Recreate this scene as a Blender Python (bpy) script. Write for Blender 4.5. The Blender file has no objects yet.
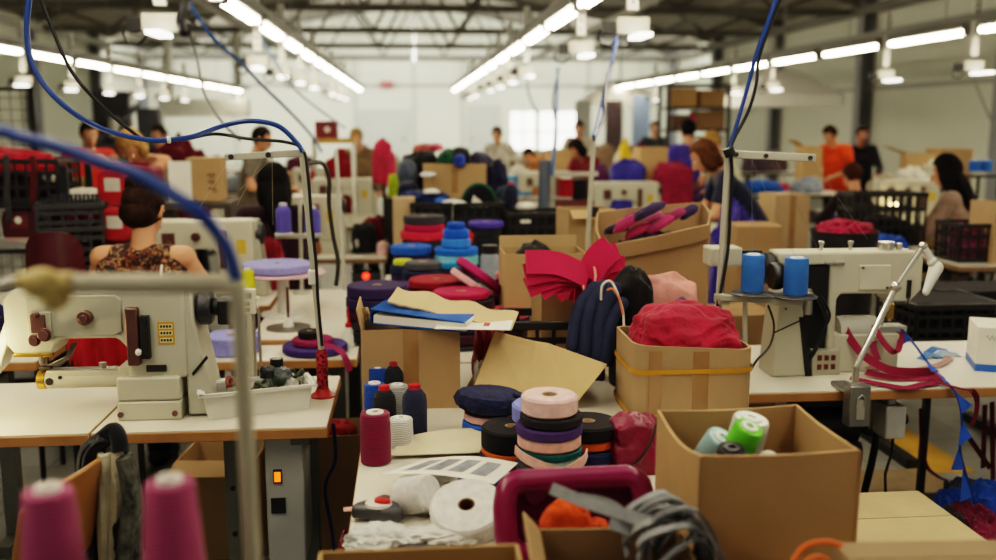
import bpy, bmesh, math, random
from mathutils import Vector, Matrix, Euler, noise
random.seed(11)
V = Vector
R = math.radians
PI = math.pi
scene = bpy.context.scene
COL = scene.collection

# ---------------------------------------------------------------- camera model
FPX = 968.0
EYE = 1.7
_th = math.atan(159 / FPX)
_ps = math.atan(90 * math.cos(_th) / FPX)
_r = V((math.cos(_ps), -math.sin(_ps), 0))
_f = V((math.sin(_ps) * math.cos(_th), math.cos(_ps) * math.cos(_th), -math.sin(_th)))
_u = V((math.sin(_ps) * math.sin(_th), math.cos(_ps) * math.sin(_th), math.cos(_th)))


def _ray(x, y):
    return _f + _r * ((x - 498) / FPX) - _u * ((y - 280) / FPX)


def P(x, y, Y):
    """point of the place seen at (x, y), Y metres down the hall"""
    d = _ray(x, y)
    return V((0, 0, EYE)) + d * (Y / d.y)


def Z(x, y, z=0.77):
    """point of the place seen at (x, y) on the level z"""
    d = _ray(x, y)
    return V((0, 0, EYE)) + d * ((z - EYE) / d.z)


cam_data = bpy.data.cameras.new('camera')
cam = bpy.data.objects.new('camera', cam_data)
COL.objects.link(cam)
m = Matrix((_r, _u, -_f)).transposed().to_4x4()
m.translation = V((0, 0, EYE))
cam.matrix_world = m
cam_data.sensor_width = 36
cam_data.lens = FPX * 36 / 996
cam_data.clip_start = 0.05
cam_data.clip_end = 200
cam_data.dof.use_dof = True
cam_data.dof.focus_distance = 2.85
cam_data.dof.aperture_fstop = 1.6
scene.camera = cam


# ---------------------------------------------------------------- materials
def lin(c):
    if isinstance(c, str):
        c = c.lstrip('#')
        c = [int(c[i:i + 2], 16) / 255 for i in (0, 2, 4)]
    return tuple((x / 12.92 if x <= 0.04045 else ((x + 0.055) / 1.055) ** 2.4) for x in c) + (1,)


_mats = {}


def mat(col, rough=0.6, metal=0.0, var=0.12, scale=12.0, bump=0.0, bscale=None, emit=0.0, kind='noise', sheen=0.0, alpha=1.0, spec=0.5, trans=0.0):
    key = (col, rough, metal, var, scale, bump, bscale, emit, kind, sheen, alpha, spec, trans)
    if key in _mats:
        return _mats[key]
    M = bpy.data.materials.new('surface_%03d' % len(_mats))
    M.use_nodes = True
    nt = M.node_tree
    b = nt.nodes['Principled BSDF']
    b.inputs['Roughness'].default_value = rough
    b.inputs['Metallic'].default_value = metal
    b.inputs['Specular IOR Level'].default_value = spec
    if sheen:
        b.inputs['Sheen Weight'].default_value = sheen
    if trans:
        b.inputs['Transmission Weight'].default_value = trans
    b.inputs['Alpha'].default_value = alpha
    c = lin(col)
    tc = nt.nodes.new('ShaderNodeTexCoord')
    if var:
        if kind == 'wave':
            n = nt.nodes.new('ShaderNodeTexWave')
            n.inputs['Scale'].default_value = scale
            n.inputs['Distortion'].default_value = 1.5
            n.inputs['Detail'].default_value = 2
            out = n.outputs['Fac']
            n.bands_direction = 'Z'
        elif kind == 'voronoi':
            n = nt.nodes.new('ShaderNodeTexVoronoi')
            n.inputs['Scale'].default_value = scale
            out = n.outputs['Distance']
        else:
            n = nt.nodes.new('ShaderNodeTexNoise')
            n.inputs['Scale'].default_value = scale
            n.inputs['Detail'].default_value = 4
            out = n.outputs['Fac']
        nt.links.new(tc.outputs['Object'], n.inputs['Vector'])
        r = nt.nodes.new('ShaderNodeValToRGB')
        r.color_ramp.elements[0].position = 0.25
        r.color_ramp.elements[1].position = 0.75
        r.color_ramp.elements[0].color = tuple(x * (1 - var * 1.6) for x in c[:3]) + (1,)
        r.color_ramp.elements[1].color = tuple(min(1, x * (1 + var * .8)) for x in c[:3]) + (1,)
        nt.links.new(out, r.inputs['Fac'])
        nt.links.new(r.outputs['Color'], b.inputs['Base Color'])
        src = out
    else:
        b.inputs['Base Color'].default_value = c
        src = None
    if bump:
        n2 = nt.nodes.new('ShaderNodeTexNoise')
        n2.inputs['Scale'].default_value = bscale or scale * 4
        n2.inputs['Detail'].default_value = 3
        nt.links.new(tc.outputs['Object'], n2.inputs['Vector'])
        bp = nt.nodes.new('ShaderNodeBump')
        bp.inputs['Strength'].default_value = bump
        bp.inputs['Distance'].default_value = 0.01
        nt.links.new(src if kind == 'wave' and src else n2.outputs['Fac'], bp.inputs['Height'])
        nt.links.new(bp.outputs['Normal'], b.inputs['Normal'])
    if emit:
        b.inputs['Emission Color'].default_value = c
        b.inputs['Emission Strength'].default_value = emit
    _mats[key] = M
    return M


def plastic(c, rough=0.4):
    return mat(c, rough=rough, var=0.06, scale=9)


def fabric(c, var=0.25):
    return mat(c, rough=0.9, var=var, scale=14, bump=0.35, bscale=240, sheen=0.15, spec=0.2)


def yarn(c):
    return mat(c, rough=0.75, var=0.22, scale=60, bump=0.5, kind='wave', sheen=0.1, spec=0.3)


def tape(c):
    return mat(c, rough=0.75, var=0.12, scale=50, bump=0.25, bscale=300, spec=0.25)


def card(c='#a9855a'):
    v = [int(c[i:i + 2], 16) for i in (1, 3, 5)]
    g = sum(v) / 3
    c = '#%02x%02x%02x' % tuple(int((x + (g - x) * .22) * 1.06) for x in v)
    return mat(c, rough=0.85, var=0.1, scale=4, bump=0.12, bscale=30, spec=0.25)


def steel(c='#b5b3ac', rough=0.35):
    return mat(c, rough=rough, metal=0.85, var=0.08, scale=20)


M_WHITE = mat('#d9d3c2', rough=0.35, var=0.05, scale=3)
M_EDGE = mat('#a8794a', rough=0.5, var=0.15, scale=8)
M_LEG = mat('#6f7069', rough=0.45, metal=0.4, var=0.1)
M_DARK = mat('#22211f', rough=0.5, var=0.15)
M_BLACK = mat('#161617', rough=0.45, var=0.1)
M_RUB = mat('#1b1b1d', rough=0.8, var=0.1)
M_MACH = mat('#bdbaa6', rough=0.35, var=0.04, scale=5)
M_MACH2 = mat('#a8a693', rough=0.4, var=0.05, scale=5)
M_STEEL = steel()
M_CHROME = steel('#d8d4c8', 0.15)
M_BROWNSTEEL = steel('#7a5a55', 0.35)
M_BRASS = steel('#c9a24e', 0.25)
M_CARD = card()
M_CARD2 = card('#b8935f')
M_CARD3 = card('#9c7850')
M_PTAPE = mat('#96744e', rough=0.15, var=0.1, spec=0.6)
M_PAPER = mat('#e4e0d2', rough=0.8, var=0.04)
M_CORE = mat('#b59a78', rough=0.9, var=0.1)
M_WHITEPL = mat('#dddbd0', rough=0.4, var=0.04)
M_SKIN = mat('#c18a68', rough=0.55, var=0.08, scale=8)
M_SKIN2 = mat('#a8745a', rough=0.55, var=0.08, scale=8)
M_POLE = mat('#b3b0a0', rough=0.35, var=0.05)


# ---------------------------------------------------------------- mesh builder
class MB:
    def __init__(s):
        s.bm = bmesh.new()
        s.mi = 0

    def _new(s, vs, fs):
        vv = [s.bm.verts.new(v) for v in vs]
        for f in fs:
            try:
                fa = s.bm.faces.new([vv[i] for i in f])
                fa.material_index = s.mi
            except ValueError:
                pass
        return vv

    def mat(s, i):
        s.mi = i
        return s

    def box(s, c, sz, rot=None):
        x, y, z = sz[0] / 2, sz[1] / 2, sz[2] / 2
        vs = [V((i * x, j * y, k * z)) for i in (-1, 1) for j in (-1, 1) for k in (-1, 1)]
        M = Matrix.Identity(3)
        if rot is not None:
            M = rot if isinstance(rot, Matrix) else Euler(rot).to_matrix()
        s._new([M @ v + V(c) for v in vs], [(0, 1, 3, 2), (4, 6, 7, 5), (0, 4, 5, 1), (2, 3, 7, 6), (0, 2, 6, 4), (1, 5, 7, 3)])
        return s

    def box2(s, lo, hi):
        return s.box([(a + b) / 2 for a, b in zip(lo, hi)], [abs(b - a) for a, b in zip(lo, hi)])

    def prism(s, poly, a, b, plane='xz'):
        def mk(p, t):
            return V((p[0], t, p[1])) if plane == 'xz' else V((p[0], p[1], t)) if plane == 'xy' else V((t, p[0], p[1]))
        n = len(poly)
        vs = [mk(p, a) for p in poly] + [mk(p, b) for p in poly]
        s._new(vs, [tuple(range(n)), tuple(range(2 * n - 1, n - 1, -1))] + [(i, i + n, (i + 1) % n + n, (i + 1) % n) for i in range(n)])
        return s

    def lathe(s, prof, M=None, n=24, closed=False):
        """prof: list of (radius, height); M places it"""
        M = M or Matrix.Identity(4)
        rings = []
        for r, h in prof:
            if r < 1e-6:
                rings.append([s.bm.verts.new(M @ V((0, 0, h)))])
            else:
                rings.append([s.bm.verts.new(M @ V((r * math.cos(2 * PI * i / n), r * math.sin(2 * PI * i / n), h))) for i in range(n)])
        pairs = list(zip(rings, rings[1:]))
        if closed:
            pairs.append((rings[-1], rings[0]))
        for A, B in pairs:
            for i in range(n):
                j = (i + 1) % n
                q = [A[i % len(A)], A[j % len(A)], B[j % len(B)], B[i % len(B)]]
                u = []
                for v in q:
                    if v not in u:
                        u.append(v)
                if len(u) > 2:
                    try:
                        s.bm.faces.new(u).material_index = s.mi
                    except ValueError:
                        pass
        return s

    def cyl(s, p0, p1, r0, r1=None, n=14):
        p0, p1 = V(p0), V(p1)
        r1 = r0 if r1 is None else r1
        d = p1 - p0
        M = Matrix.Translation(p0) @ d.to_track_quat('Z', 'Y').to_matrix().to_4x4()
        L = d.length
        return s.lathe([(0, 0), (r0, 0), (r1, L), (0, L)], M, n)

    def capsule(s, a, b, ra, rb, n=14):
        a, b = V(a), V(b)
        d = b - a
        L = max(d.length, 1e-5)
        M = Matrix.Translation(a) @ (d.to_track_quat('Z', 'Y').to_matrix().to_4x4() if d.length > 1e-5 else Matrix.Identity(4))
        pr = [(0, -ra)]
        for k in range(1, 6):
            t = -PI / 2 + k * PI / 10
            pr.append((ra * math.cos(t), ra * math.sin(t)))
        for k in range(0, 5):
            t = k * PI / 10
            pr.append((rb * math.cos(t), L + rb * math.sin(t)))
        pr.append((0, L + rb))
        return s.lathe(pr, M, n)

    def ell(s, c, r, rot=None, n=16):
        M = Matrix.Translation(V(c)) @ (Euler(rot).to_matrix().to_4x4() if rot else Matrix.Identity(4)) @ Matrix.Diagonal((r[0], r[1], r[2], 1))
        k = 10
        pr = [(math.sin(PI * i / k) if 0 < i < k else 0, -math.cos(PI * i / k)) for i in range(k + 1)]
        return s.lathe(pr, M, n)

    def tube(s, pts, r, n=8, closed=False):
        pts = [V(p) for p in pts]
        rs = r if isinstance(r, (list, tuple)) else [r] * len(pts)
        N = len(pts)
        ts = []
        for i in range(N):
            a = pts[(i - 1) % N] if closed else pts[max(i - 1, 0)]
            b = pts[(i + 1) % N] if closed else pts[min(i + 1, N - 1)]
            t = b - a
            ts.append(t.normalized() if t.length > 1e-9 else V((0, 0, 1)))
        up = V((0, 0, 1)) if abs(ts[0].z) < .9 else V((1, 0, 0))
        nx = ts[0].cross(up).normalized()
        rings = []
        for i in range(N):
            nx = (nx - ts[i] * nx.dot(ts[i]))
            nx = nx.normalized() if nx.length > 1e-6 else ts[i].orthogonal().normalized()
            ny = ts[i].cross(nx)
            rings.append([s.bm.verts.new(pts[i] + (nx * math.cos(2 * PI * k / n) + ny * math.sin(2 * PI * k / n)) * rs[i]) for k in range(n)])
        prs = list(zip(rings, rings[1:]))
        if closed:
            prs.append((rings[-1], rings[0]))
        for A, B in prs:
            for k in range(n):
                s.bm.faces.new((A[k], A[(k + 1) % n], B[(k + 1) % n], B[k])).material_index = s.mi
        if not closed:
            s.bm.faces.new(rings[0]).material_index = s.mi
            s.bm.faces.new(rings[-1][::-1]).material_index = s.mi
        return s

    def ribbon(s, pts, w, side=None, t=0.0015):
        """flat strap of width w along pts; side: direction(s) of the width"""
        pts = [V(p) for p in pts]
        N = len(pts)
        L = []
        for i in range(N):
            tg = (pts[min(i + 1, N - 1)] - pts[max(i - 1, 0)]).normalized()
            sd = V(side[i]) if isinstance(side, list) else V(side or (0, 1, 0))
            sd = (sd - tg * sd.dot(tg))
            sd = sd.normalized() if sd.length > 1e-6 else tg.orthogonal().normalized()
            nn = tg.cross(sd) * t
            a, b = pts[i] - sd * w / 2, pts[i] + sd * w / 2
            L.append([s.bm.verts.new(q) for q in (a - nn, b - nn, b + nn, a + nn)])
        for A, B in zip(L, L[1:]):
            for k in range(4):
                s.bm.faces.new((A[k], A[(k + 1) % 4], B[(k + 1) % 4], B[k])).material_index = s.mi
        s.bm.faces.new(L[0][::-1]).material_index = s.mi
        s.bm.faces.new(L[-1]).material_index = s.mi
        return s

    def sheet(s, f, nu, nv, closed_u=False):
        g = [[s.bm.verts.new(f(i / (nu if closed_u else nu - 1), j / (nv - 1))) for i in range(nu)] for j in range(nv)]
        for j in range(nv - 1):
            for i in range(nu if closed_u else nu - 1):
                k = (i + 1) % nu
                s.bm.faces.new((g[j][i], g[j][k], g[j + 1][k], g[j + 1][i])).material_index = s.mi
        return s

    def heap(s, c, size, seed=0, sub=5, amp=.22, freq=2.2, ridge=True, flat=True, boxy=None):
        """crumpled cloth: a dome with folds, base at c"""
        t = bmesh.new()
        bmesh.ops.create_icosphere(t, subdivisions=sub, radius=1)
        off = V((seed * 3.7, seed * 1.3, seed * 2.1))
        if boxy is None:
            boxy = min(.55, max(.12, .5 * size[2] / max(size[0], size[1])))
        for v in t.verts:
            p = v.co.copy()
            p = p * (1 + boxy * (1 / max(abs(p.x), abs(p.y), abs(p.z)) - 1) * .8)
            a = noise.fractal(p * freq * .6 + off, .8, 2, 3)
            q = p * freq + off
            q = q + noise.noise_vector(q * .7) * .8
            b = (1 - abs(noise.noise(q)) * 2) if ridge else noise.noise(q)
            b2 = (1 - abs(noise.noise(q * 2.3)) * 2)
            p *= 1 + amp * (a * .9 + b * .7 + b2 * .28 - .3)
            if flat and p.z < -.35:
                p.z = -.35
            v.co = p
        lo = [min(v.co[i] for v in t.verts) for i in range(3)]
        hi = [max(v.co[i] for v in t.verts) for i in range(3)]
        vs = [V(((v.co.x - lo[0]) / (hi[0] - lo[0]) * size[0] - size[0] / 2, (v.co.y - lo[1]) / (hi[1] - lo[1]) * size[1] - size[1] / 2, (v.co.z - lo[2]) / (hi[2] - lo[2]) * size[2])) + V(c) for v in t.verts]
        t.verts.index_update()
        s._new(vs, [[v.index for v in f.verts] for f in t.faces])
        t.free()
        return s

    def xform(s, M):
        bmesh.ops.transform(s.bm, matrix=M, verts=s.bm.verts)
        return s

    def mesh(s, name, ang=0.7):
        bmesh.ops.remove_doubles(s.bm, verts=s.bm.verts, dist=1e-6)
        bmesh.ops.recalc_face_normals(s.bm, faces=s.bm.faces)
        for e in s.bm.edges:
            e.smooth = len(e.link_faces) == 2 and e.calc_face_angle(0) < ang
        for f in s.bm.faces:
            f.smooth = True
        me = bpy.data.meshes.new(name)
        s.bm.to_mesh(me)
        s.bm.free()
        return me

    def build(s, name, mats, parent=None, label=None, cat=None, group=None, kind=None, loc=None, rot=None, bevel=0, segs=2, solid=0, sub=0, ang=0.7):
        if parent is None and loc is None and kind != 'structure' and s.bm.verts:
            xs = [v.co for v in s.bm.verts]
            c = V(((min(p.x for p in xs) + max(p.x for p in xs)) / 2, (min(p.y for p in xs) + max(p.y for p in xs)) / 2, min(p.z for p in xs)))
            for v in s.bm.verts:
                v.co -= c
            loc = c
        me = s.mesh(name, ang)
        o = bpy.data.objects.new(name, me)
        COL.objects.link(o)
        for mm in (mats if isinstance(mats, (list, tuple)) else [mats]):
            me.materials.append(mm)
        if parent is not None:
            o.parent = parent
        if loc is not None:
            o.location = loc
        if rot is not None:
            o.rotation_euler = rot
        if solid:
            md = o.modifiers.new('solid', 'SOLIDIFY')
            md.thickness = solid
            md.offset = 0
        if bevel:
            md = o.modifiers.new('bevel', 'BEVEL')
            md.width = bevel
            md.segments = segs
            md.limit_method = 'ANGLE'
            md.angle_limit = R(35)
        if sub:
            md = o.modifiers.new('sub', 'SUBSURF')
            md.levels = md.render_levels = sub
        tag(o, label, cat, group, kind)
        return o


def tag(o, label=None, cat=None, group=None, kind=None):
    for k, v in (('label', label), ('category', cat), ('group', group), ('kind', kind)):
        if v:
            o[k] = v
    return o


def thing(name, label, cat, loc=(0, 0, 0), rz=0, group=None, rot=None):
    o = bpy.data.objects.new(name, None)
    o.empty_display_size = .1
    COL.objects.link(o)
    o.location = loc
    o.rotation_euler = rot if rot is not None else (0, 0, rz)
    return tag(o, label, cat, group)


def dup(o, parent=None, loc=None, rz=None, label=None, group=None, rot=None, mats=None, scale=None):
    c = o.copy()
    COL.objects.link(c)
    c.parent = parent
    if loc is not None:
        c.location = loc
    if rz is not None:
        c.rotation_euler = (0, 0, rz)
    if rot is not None:
        c.rotation_euler = rot
    if scale is not None:
        c.scale = scale
    if label:
        c['label'] = label
    if group:
        c['group'] = group
    for ch in list(o.children):
        dup(ch, c)
    return c


def smooth_path(pts, k=6):
    pts = [V(p) for p in pts]
    out = []
    for i in range(len(pts) - 1):
        p0, p1, p2, p3 = pts[max(i - 1, 0)], pts[i], pts[i + 1], pts[min(i + 2, len(pts) - 1)]
        for j in range(k):
            t = j / k
            out.append(.5 * (2 * p1 + (p2 - p0) * t + (2 * p0 - 5 * p1 + 4 * p2 - p3) * t * t + (3 * p1 - p0 - 3 * p2 + p3) * t ** 3))
    out.append(pts[-1])
    return out


ORD = ['first', 'second', 'third', 'fourth', 'fifth', 'sixth', 'seventh', 'eighth', 'ninth', 'tenth', 'eleventh', 'twelfth', 'thirteenth', 'fourteenth', 'fifteenth', 'sixteenth', 'seventeenth', 'eighteenth', 'nineteenth', 'twentieth', 'twenty-first', 'twenty-second', 'twenty-third', 'twenty-fourth']


# ---------------------------------------------------------------- kinds of things
def carton(label, loc, size, rz=0, flaps=(), color=None, name='cardboard_box', band=None, group=None, closed=False, rot=None, ptape=False, cat='box', t=.006):
    """open carton; flaps: list of (side, angle from upright, length)"""
    w, d, h = size
    root = thing(name, label, cat, loc, rz, group, rot)
    mt = color or M_CARD
    b = MB()
    b.box2((-w / 2, -d / 2, 0), (w / 2, d / 2, t))
    b.box2((-w / 2, -d / 2, t), (w / 2, -d / 2 + t, h))
    b.box2((-w / 2, d / 2 - t, t), (w / 2, d / 2, h))
    b.box2((-w / 2, -d / 2 + t, t), (-w / 2 + t, d / 2 - t, h))
    b.box2((w / 2 - t, -d / 2 + t, t), (w / 2, d / 2 - t, h))
    if closed:
        b.box2((-w / 2, -d / 2, h), (w / 2, -.002, h + t))
        b.box2((-w / 2, .002, h), (w / 2, d / 2, h + t))
    b.build('carton_body', mt, root)
    for side, ang, L in flaps:
        f = MB()
        a = R(ang)
        if side in 'fb':
            sg = -1 if side == 'f' else 1
            f.box((0, 0, L / 2), (w - .004, t * .8, L))
            f.xform(Matrix.Translation((0, sg * (d / 2 - t / 2), h)) @ Matrix.Rotation(-sg * a, 4, 'X'))
        else:
            sg = -1 if side == 'l' else 1
            f.box((0, 0, L / 2), (t * .8, d - .004, L))
            f.xform(Matrix.Translation((sg * (w / 2 - t / 2), 0, h)) @ Matrix.Rotation(sg * a, 4, 'Y'))
        f.build('flap', mt, root)
    if ptape:
        f = MB()
        f.box((0, -d / 2 - .0008, h * .6), (.05, .001, h * .8))
        if closed:
            f.box((0, 0, h + t + .0008), (.05, d, .001))
        f.build('packing_tape', M_PTAPE, root)
    if band:
        f = MB()
        for z in band:
            for sx, sy, ex, ey in ((0, -d / 2 - .002, w + .006, .003), (0, d / 2 + .002, w + .006, .003), (-w / 2 - .002, 0, .003, d), (w / 2 + .002, 0, .003, d)):
                f.box((sx, sy, z), (ex, ey, .013))
        f.build('strap', plastic('#c9941f'), root)
    return root


_meshcache = {}


def roll(label, loc, col, Rr=.1, h=.03, core=.02, rot=(0, 0, 0), group=None, tail=False, name='webbing_roll', cat='roll', corecol=None, m=None):
    """wound roll of flat tape lying on its side face; base centre at loc"""
    root = thing(name, label, cat, loc, 0, group, rot)
    rc = min(h * .18, .006)
    b = MB()
    k = 7
    pr = [(core, 0), (Rr - rc, 0), (Rr, rc), (Rr, h - rc), (Rr - rc, h)]
    for i in range(1, k):
        rr = Rr - rc + (core - Rr + rc) * i / k
        pr.append((rr, h - (.0016 if i % 2 else 0)))
    pr.append((core, h))
    b.lathe(pr, n=40, closed=True)
    b.build('webbing', m or tape(col), root)
    b = MB()
    b.lathe([(core - .004, .001), (core + .0005, .001), (core + .0005, h - .001), (core - .004, h - .001)], n=24, closed=True)
    b.build('core', corecol or M_CORE, root)
    if tail:
        b = MB()
        a0 = random.uniform(0, 6)
        pts = [V(((Rr + .002 + .004 * i) * math.cos(a0 + i * .09), (Rr + .002 + .004 * i) * math.sin(a0 + i * .09), h / 2 - .0 * i)) for i in range(8)]
        b.ribbon(pts, h * .85, (0, 0, 1), .0012)
        b.build('loose_end', tape(col), root)
    return root


def stack_rolls(base, items, group, where):
    """items: (colour, colour word, radius, height[, dx, dy, tilt])"""
    z = 0
    out = []
    for it in items:
        c, word, Rr, h = it[:4]
        dx, dy, tl = (it[4:] + (0, 0, 0))[:3] if len(it) > 4 else (0, 0, 0)
        o = roll(word + ' ' + where, V(base) + V((dx, dy, z)), c, Rr, h, core=min(.02, Rr * .3), rot=(R(tl), R(tl * .5), random.uniform(0, 6)), group=group)
        z += h + .0015 + abs(math.sin(R(tl))) * Rr * .3
        out.append(o)
    return z


def cone(label, loc, col, style='cone', r=.033, h=.11, cap='#e8e4d8', base=None, group=None, rot=None, name='thread_cone'):
    root = thing(name, label, 'thread', loc, 0, group, rot)
    b = MB()
    if style == 'cone':
        b.lathe([(0, .006), (r, .006), (r * 1.02, .012), (r * .8, h - .008), (r * .74, h), (0, h)], n=28)
        b.build('yarn', yarn(col), root)
        b = MB()
        b.lathe([(0, 0), (r * .9, 0), (r * .9, .007), (r * .3, .007), (r * .3, h - .002), (r * .42, h - .002), (r * .38, h + .007), (r * .22, h + .007), (r * .2, h - .015), (0, h - .015)], n=24)
        b.build('core', mat(cap, rough=.5, var=.04), root)
    elif style == 'king':
        b.lathe([(0, .006), (r, .006), (r, h * .72), (r * .93, h * .84), (r * .62, h * .95), (r * .4, h), (0, h)], n=28)
        b.build('yarn', yarn(col), root)
        b = MB()
        b.lathe([(0, h - .004), (r * .5, h - .006), (r * .48, h + .010), (r * .3, h + .012), (0, h + .012)], n=20)
        b.build('cap', plastic(cap), root)
        b = MB()
        b.lathe([(0, 0), (r * 1.2, 0), (r * 1.2, .004), (r * .95, .008), (0, .008)], n=24)
        b.build('base_flange', plastic(base or cap), root)
    else:
        b.lathe([(0, .004), (r, .004), (r * 1.01, h * .5), (r * .97, h - .004), (r * .9, h), (0, h)], n=28)
        b.build('yarn', yarn(col), root)
        b = MB()
        b.lathe([(0, 0), (r * .8, 0), (r * .8, .005), (r * .3, .005), (r * .3, h - .002), (r * .6, h - .002), (r * .55, h + .004), (r * .25, h + .004), (r * .22, h - .015), (0, h - .015)], n=24)
        b.build('core', mat(cap, rough=.5, var=.04), root)
    return root


def crate(label, loc, size=(.6, .4, .3), rz=0, color=None, group=None, name='plastic_crate', rot=None):
    w, d, h = size
    mt = color or mat('#1a1a1c', rough=.45, var=.1)
    root = thing(name, label, 'crate', loc, rz, group, rot)
    b = MB()
    b.box2((-w / 2, -d / 2, 0), (w / 2, d / 2, .012))
    for sx, sy, ex, ey in ((0, -1, w, 0), (0, 1, w, 0), (-1, 0, 0, d), (1, 0, 0, d)):
        L = ex or ey
        cx, cy = sx * (w / 2 - .006), sy * (d / 2 - .006)
        for z in (.02, h * .35, h * .68):
            b.box((cx, cy, z), (ex or .01, ey or .01, .022))
        n = int(L / .06)
        for i in range(n + 1):
            t = -L / 2 + L * i / n
            b.box((cx + (t if ex else 0), cy + (t if ey else 0), h / 2), ((.014 if ex else .009), (.014 if ey else .009), h))
    b.build('lattice', mt, root)
    b = MB()
    for sx, sy, ex, ey in ((0, -1, w, 0), (0, 1, w, 0), (-1, 0, 0, d), (1, 0, 0, d)):
        b.box((sx * (w / 2), sy * (d / 2), h - .015), ((ex + .02) if ex else .022, (ey + .02) if ey else .022, .03))
    b.build('rim', mt, root, bevel=.003)
    return root


def heap_thing(label, loc, size, col, seed, name='fabric_bundle', cat='fabric', rz=0, amp=.22, freq=2.2, sub=5, group=None, m=None, flat=True, rot=None):
    b = MB()
    b.heap((0, 0, 0), size, seed, sub, amp, freq, flat=flat)
    return b.build(name, m or fabric(col), None, label, cat, group, loc=loc, rot=rot or (0, 0, rz))


def table(label, x0, x1, y0, y1, z=.77, th=.037, legs=None, legmat=None, group=None, name='sewing_table', edge=None):
    root = thing(name, label, 'table', ((x0 + x1) / 2, (y0 + y1) / 2, 0), 0, group)
    w, d = x1 - x0, y1 - y0
    b = MB()
    b.box2((-w / 2 + .003, -d / 2 + .003, z - .004), (w / 2 - .003, d / 2 - .003, z))
    top = b.build('table_top', M_WHITE, root)
    b = MB()
    b.box2((-w / 2, -d / 2, z - th), (w / 2, d / 2, z - .0045))
    b.build('edge_band', edge or M_EDGE, top, bevel=.003)
    for lx in (legs if legs is not None else (-w / 2 + .1, w / 2 - .1)):
        b = MB()
        b.box2((lx - .03, -.03, .05), (lx + .03, .03, z - th))
        b.box2((lx - .03, -d / 2 + .06, z - th - .04), (lx + .03, d / 2 - .06, z - th))
        b.box2((lx - .03, -d / 2 + .02, 0), (lx + .03, d / 2 - .04, .05))
        b.build('leg', legmat or M_LEG, root, bevel=.003)
    return root


def stool(label, loc, z=.46, rz=0, col='#26252a', back=True):
    root = thing('work_chair', label, 'chair', loc, rz)
    b = MB()
    b.box2((-.2, -.19, z - .05), (.2, .19, z))
    b.build('seat', fabric(col), root, bevel=.02)
    if back:
        b = MB()
        b.sheet(lambda u, v: V(((u - .5) * .38, -.2 - .04 * v + .05 * (2 * u - 1) ** 2, z + .12 + v * .3)), 9, 5)
        b.build('backrest', fabric(col), root, solid=.03)
    for sx in (-1, 1):
        for sy in (-1, 1):
            b = MB()
            pts = [(sx * .17, sy * .16, z - .05), (sx * .2, sy * .2, 0)]
            b.tube(pts, .012)
            if sy < 0 and back:
                b.tube([(sx * .17, -.16, z - .05), (sx * .17, -.215, z + .3)], .01)
            b.build('leg', M_BLACK, root)
    return root
# ================================================================ the hall
XL, XR, YB, YN = -9.8, 10.3, 38.0, -6.0
EAVE, RIDGE, XRIDGE = 4.4, 6.1, .25


def struct(name, mb, mats, bevel=0):
    return mb.build(name, mats, None, kind='structure', bevel=bevel)


def floor_mat():
    M = bpy.data.materials.new('floor_tiles')
    M.use_nodes = True
    nt = M.node_tree
    b = nt.nodes['Principled BSDF']
    b.inputs['Roughness'].default_value = .45
    tc = nt.nodes.new('ShaderNodeTexCoord')
    br = nt.nodes.new('ShaderNodeTexBrick')
    br.offset = 0
    br.inputs['Scale'].default_value = 1
    br.inputs['Brick Width'].default_value = .3
    br.inputs['Row Height'].default_value = .3
    br.inputs['Mortar Size'].default_value = .004
    br.inputs['Color1'].default_value = lin('#94948d')
    br.inputs['Color2'].default_value = lin('#88887f')
    br.inputs['Mortar'].default_value = lin('#6d6c66')
    no = nt.nodes.new('ShaderNodeTexNoise')
    no.inputs['Scale'].default_value = 5
    no.inputs['Detail'].default_value = 6
    mx = nt.nodes.new('ShaderNodeMix')
    mx.data_type = 'RGBA'
    mx.blend_type = 'MULTIPLY'
    mx.inputs[0].default_value = .35
    nt.links.new(tc.outputs['Object'], br.inputs['Vector'])
    nt.links.new(tc.outputs['Object'], no.inputs['Vector'])
    nt.links.new(br.outputs['Color'], mx.inputs[6])
    nt.links.new(no.outputs['Fac'], mx.inputs[7])
    nt.links.new(mx.outputs[2], b.inputs['Base Color'])
    return M


b = MB()
b.box2((XL - .2, YN, -.1), (XR + .2, YB + .2, 0))
struct('floor', b, floor_mat())
M_WALL = mat('#c9cbbc', rough=.8, var=.05, scale=.6)
M_WALL2 = mat('#b2b5ac', rough=.8, var=.05, scale=.8)
M_STR = mat('#6b6963', rough=.6, var=.1, scale=2)
M_STRL = mat('#96968f', rough=.6, var=.08, scale=2)
b = MB()
b.box2((XL, YB, 0), (XR, YB + .15, EAVE))
b.prism([(XL, EAVE), (XR, EAVE), (XRIDGE, RIDGE)], YB, YB + .15, 'xz')
struct('wall_back', b, M_WALL)
b = MB()
b.box2((XL - .15, YN, 0), (XL, YB, EAVE))
struct('wall_left', b, M_WALL)
b = MB()
b.box2((XR, YN, 0), (XR + .15, YB, EAVE))
struct('wall_right', b, M_WALL)
b = MB()
for xa, xb, za, zb in ((XL - .2, XRIDGE, EAVE - .05, RIDGE), (XRIDGE, XR + .2, RIDGE, EAVE - .05)):
    b.prism([(xa, za), (xb, zb), (xb, zb + .1), (xa, za + .1)], YN, YB + .2, 'xz')
struct('ceiling', b, mat('#8f897e', rough=.8, var=.12, scale=1.5))
tn = 0


def trim(mb, m, bevel=0):
    global tn
    tn += 1
    return struct('trim_%d' % tn, mb, m, bevel)


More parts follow.
